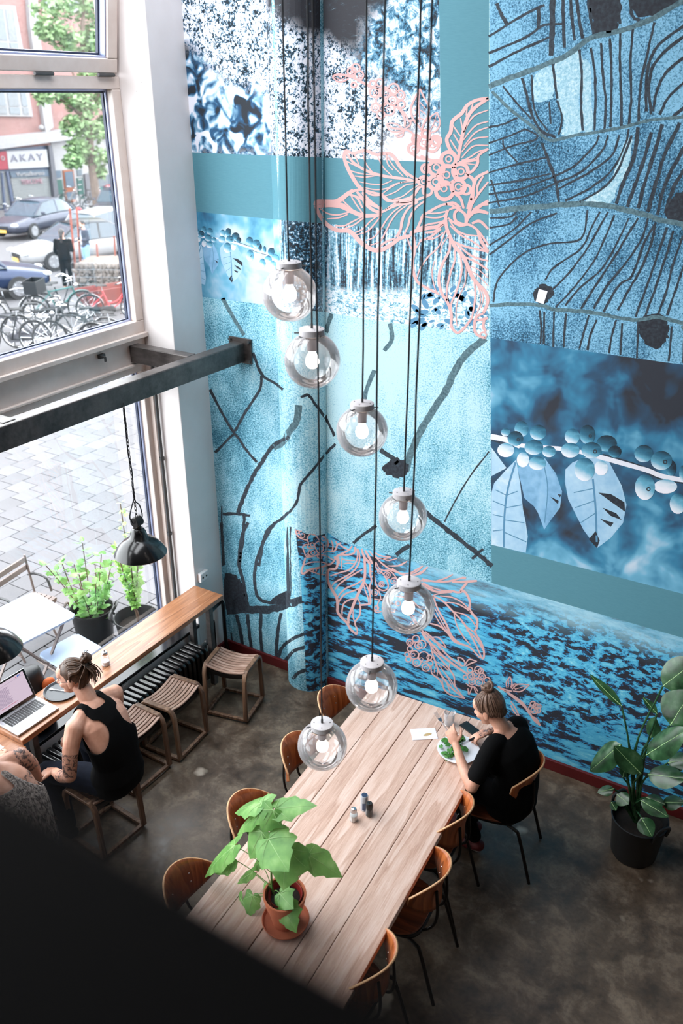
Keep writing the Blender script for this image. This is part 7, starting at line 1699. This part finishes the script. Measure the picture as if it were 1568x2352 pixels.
put(remesh(sc_, .007, 2, lambda p: ((p + O - hc).dot(hf_) > .045 and (p + O - hc).dot(hu) < .065) or (p + O - hc).dot(hu) < -.055 or ((p + O - hc).dot(hf_) > -.03 and (p + O - hc).dot(hu) < -.0)), 'scalp_hair', 'hair_light', wom)
L_ = []
for i in range(11):
    a = 2 * pi * i / 11; q = lambda t, k=i: bun + hf_ * (.030 * cos(a + t)) + hl * (.032 * sin(a + t)) + hu * (.016 * sin(2 * t + k) + .016); L_.append(([q(0), q(.8), q(1.6), q(2.4)], .0105))
L_ += [([bun - hu * .012, bun + hu * .012, bun + hu * .036], .034)]
locks(L_, 0, 'hair_bun', 'hair_light', wom, O)
# fork in the raised hand, knife on the plate
a0 = lw + V(-.085, .050, .045); a1 = V(-1.718, 4.012, .972); d = (a1 - a0).normalized(); sdv = d.cross(V(0, 0, 1)).normalized(); up2 = sdv.cross(d)
fk = thing('fork', 'steel fork held upright in the eating woman\'s hand', 'fork', a0)
hl_ = (a1 - a0).length; MB().tube([-d * .045, d * (hl_ - .07)], .0035, 6).build('handle', 'cutlery', fk, smooth=True)
n = MB(); n.loft([[d * t + sdv * w, d * t - sdv * w, d * t - sdv * w + up2 * .002, d * t + sdv * w + up2 * .002] for t, w in ((hl_ - .072, .004), (hl_ - .060, .011), (hl_ - .045, .0125))]); n.build('fork_head', 'cutlery', fk)
for k in range(4): c = sdv * (-.0105 + .007 * k); MB().tube([d * (hl_ - .046) + c, d * hl_ + c], [.0017, .0012], 5).build('tine', 'cutlery', fk)
k0, k1 = rw + V(-.065, -.055, -.035), V(-1.56, 3.975, TZ + .030); d = (k1 - k0).normalized()
kn = thing('table_knife', 'black-handled knife held over the white plate', 'knife', k0); MB().tube([-d * .06, d * .045], .008, 8).build('handle', 'black_plastic', kn, smooth=True); MB().bar([d * .045, d * .13], .002, .018).build('blade', 'cutlery', kn)

# ---------------------------------------------------------------- seated person cut off by the photo edge
O = Vector((-3.5, 2.1, 0)); lsh, rsh = V(-3.60, 2.02, .955), V(-3.645, 2.375, .975); lat = rsh - lsh; nb = V(-3.66, 2.19, 1.02)
hc = V(-3.78, 2.17, 1.17); b = MB(); hf_, hl, hu, HP = head(b, hc, V(-.95, -.15, -.25), (-.25, 0, 1))
spine = [(V(-3.42, 2.14, .50), .165, .11), (V(-3.41, 2.15, .58), .165, .12), (V(-3.42, 2.17, .70), .145, .10), (V(-3.47, 2.185, .83), .155, .105), (V(-3.55, 2.19, .93), .155, .10), (V(-3.61, 2.19, .99), .12, .07), (V(-3.65, 2.19, 1.02), .06, .05)]
trunk(b, spine, lat); limb(b, [V(-3.63, 2.19, .99), nb + V(-.03, 0, .04), hc + V(.03, .01, -.05)], [.06, .055, .053])
for s in (lsh, rsh): limb(b, [s, (s + nb) / 2, nb + V(.02, 0, -.02)], [.056, .052, .05])
le, lw, re_, rw = V(-3.62, 1.93, .72), V(-3.88, 1.98, .835), V(-3.675, 2.465, .725), V(-3.87, 2.42, .83)
limb(b, [lsh, V(-3.60, 1.96, .84), le], [.055, .048, .042]); limb(b, [le, (le + lw) / 2, lw], [.041, .038, .028]); limb(b, [rsh, V(-3.655, 2.435, .86), re_], [.057, .050, .043]); limb(b, [re_, (re_ + rw) / 2, rw], [.042, .039, .028])
hand(b, lw, V(-1, .1, -.05), V(0, 0, 1), 1, .25, .1); hand(b, rw, V(-1, -.1, -.05), V(0, 0, 1), -1, .25, .1)
lk, rk, lf, rf = V(-3.82, 2.0, .55), V(-3.82, 2.29, .55), V(-3.74, 2.0, .12), V(-3.74, 2.28, .12)
for h, k, f in ((V(-3.44, 2.06, .56), lk, lf), (V(-3.44, 2.23, .56), rk, rf)): limb(b, [h, (h + k) / 2, k], [.085, .07, .055]); limb(b, [k, (k + f) / 2, f], [.054, .05, .036]); limb(b, [f + V(.02, 0, -.06), f + V(-.14, 0, -.09)], [.036, .028], 3)
me = remesh(b, .0065, 4); tattoo(me, lambda p: 1.0 if (segd(p, rsh, re_)[0] < .075 and p.y > 2.33 and p.z > .86) or (abs(p.y - 2.24) < .09 and .90 < p.z < .985 and p.x > -3.60) else 0.0)
p3 = put(me, 'person', 'skin_fair', None, O); p3.location = O; tag(p3, 'person in a grey patterned sleeveless top cut off by the photo edge', 'person'); face(HP, hf_, hl, hu, 1.0, p3, O)
b = MB(); G = .014; trunk(b, [(V(-3.42, 2.14, .47), .20, .15), (V(-3.41, 2.15, .58), .19, .145)] + [(c, w + G + .01, d + G + .006) for c, w, d in spine[2:]], lat)
for s in (lsh, rsh): limb(b, [s, (s + nb) / 2, nb + V(.02, 0, -.02)], [.056 + G, .052 + G, .05 + G])
latn = lat.normalized()
def cut3(p):
    y = (p - V(-3.5, 2.185, 0)).dot(latn); z = p.z
    if z > 1.06: return True
    if z > .82: h = (z - .82) / .24; return abs(y) > .19 * (1 - h) ** 1.6 + .085 or (z > 1.0 and abs(y) < .05)
    return False
put(remesh(b, .008, 6, cut3), 'sleeveless_top', 'grey_pattern', p3, O, .004)
for k in range(3):
    z = .50 + .055 * k; trunk_ = MB(); trunk(trunk_, [(V(-3.418, 2.142, z), .207 - .004 * k, .157 - .004 * k), (V(-3.416, 2.143, z + .026), .206 - .004 * k, .156 - .004 * k)], lat); o = trunk_.build('hem_stripe', 'stripe_dark', p3, smooth=True); o.location = -O
b = MB()
for h, k, f in ((V(-3.44, 2.06, .56), lk, lf), (V(-3.44, 2.23, .56), rk, rf)): limb(b, [h, (h + k) / 2, k], [.10, .085, .066]); limb(b, [k, (k + f) / 2, f], [.064, .06, .05])
put(remesh(b, .01, 4), 'trousers', 'denim_dark', p3, O)
sc_ = MB(); ell(sc_, HP(-.022, 0, .030) - O, (.101, .081, .092), hf_, hl, hu, 20, 14); put(remesh(sc_, .008, 2, lambda p: (p + O - hc).dot(hu) < .0 or ((p + O - hc).dot(hf_) > .06 and (p + O - hc).dot(hu) < .05)), 'hair', 'hair_brown', p3)

# ---------------------------------------------------------------- two people on the pavement
def stander(px_, py_, top, fdir, lab, mats, hair, cap=False, beard=False, pose=0):
    g = atg(px_, py_); g.z = gz(g.x, g.y); H = top; F_ = Vector((fdir[0], fdir[1], 0)).normalized(); L = V(0, 0, 1).cross(F_); k = H / 1.75
    W = lambda a, l, z: (F_ * a + L * l + V(0, 0, z)) * k
    b = MB(); hf_, hl, hu, HP = head(b, W(.02, 0, 1.63), F_ + V(0, 0, -.08), (0, 0, 1), k)
    sp = [(W(0, 0, .86), .155 * k, .11 * k), (W(0, 0, .97), .165 * k, .115 * k), (W(0, 0, 1.10), .14 * k, .10 * k), (W(0, 0, 1.28), .165 * k, .11 * k), (W(0, 0, 1.42), .14 * k, .09 * k), (W(0, 0, 1.49), .06 * k, .05 * k)]
    trunk(b, sp, L); limb(b, [W(0, 0, 1.45), W(.01, 0, 1.56)], [.06 * k, .055 * k])
    arms = ((1, W(.0, .20, 1.40), W(-.02, .26, 1.13), W(.20, .14, 1.10) if pose else W(.12, .20, .95)), (-1, W(.0, -.20, 1.40), W(-.02, -.26, 1.13), W(.22, -.10, 1.14)))
    for q, s, e, w in arms: limb(b, [s, e], [.056 * k, .045 * k]); limb(b, [e, w], [.044 * k, .03 * k]); hand(b, w, (w - e), V(0, 0, 1), -q, .4, .1, k)
    legs = [(W(0, q * .09, .90), W(.02, q * .10, .50), W(-.02, q * .10, .09)) for q in (1, -1)]
    for h, m, f in legs: limb(b, [h, m], [.09 * k, .06 * k]); limb(b, [m, f], [.058 * k, .04 * k]); limb(b, [f + F_ * -.03 + V(0, 0, -.04), f + F_ * .15 + V(0, 0, -.055)], [.036 * k, .03 * k])
    o = put(remesh(b, .013, 4), 'person', 'skin_out'); o.location = g; tag(o, lab, 'person')
    b = MB(); trunk(b, [(c, w + .022, d + .022) for c, w, d in sp[:5]] + [(W(0, 0, 1.47), .08 * k, .06 * k)], L)
    for q, s, e, w in arms: limb(b, [s, e], [.072 * k, .06 * k]); limb(b, [e, e.lerp(w, .85)], [.058 * k, .046 * k])
    put(remesh(b, .014, 5), 'jacket', mats[0], o)
    if len(mats) > 2: b = MB(); trunk(b, [(W(.05, 0, .93), .09 * k, .105 * k), (W(.05, 0, 1.2), .085 * k, .10 * k), (W(.045, 0, 1.42), .06 * k, .075 * k)], L); put(remesh(b, .014, 4), 'shirt', mats[2], o)
    b = MB()
    for h, m, f in legs: limb(b, [h, m], [.108 * k, .08 * k]); limb(b, [m, f + V(0, 0, .02)], [.078 * k, .065 * k])
    trunk(b, [(sp[0][0], .172 * k, .125 * k), (sp[1][0], .172 * k, .125 * k)], L); put(remesh(b, .014, 4), 'trousers', mats[1], o)
    b = MB(); ell(b, HP(-.022, 0, .040), (.106 * k, .086 * k, .09 * k), hf_, hl, hu); 
    if cap: ell(b, HP(.09, 0, .04), (.06 * k, .06 * k, .01 * k), hf_, hl, hu); limb(b, [HP(-.09, 0, .03), HP(-.10, 0, -.10), HP(-.11, 0, -.26)], [.06 * k, .055 * k, .03 * k])
    if beard: ell(b, HP(.050, 0, -.088), (.050 * k, .052 * k, .035 * k), hf_, hl, hu)
    put(remesh(b, .012, 2, lambda p: (p - HP(0, 0, 0)).dot(hf_) > .07 and -.06 < (p - HP(0, 0, 0)).dot(hu) < .045), 'hair', hair, o)
    return o
stander(158, 662, 1.60, (-.55, .83), 'person in black with a long ponytail and cap, standing outside', ('cloth_black', 'cloth_black'), 'hair_black', cap=True)
stander(203, 622, 1.50, (-.30, -.95), 'bearded person in a dark jacket and light jeans by the white hatchback', ('stripe_dark', 'jeans_light', 'cloth_grey'), 'hair_black', beard=True, pose=1)
bpy.context.view_layer.update()
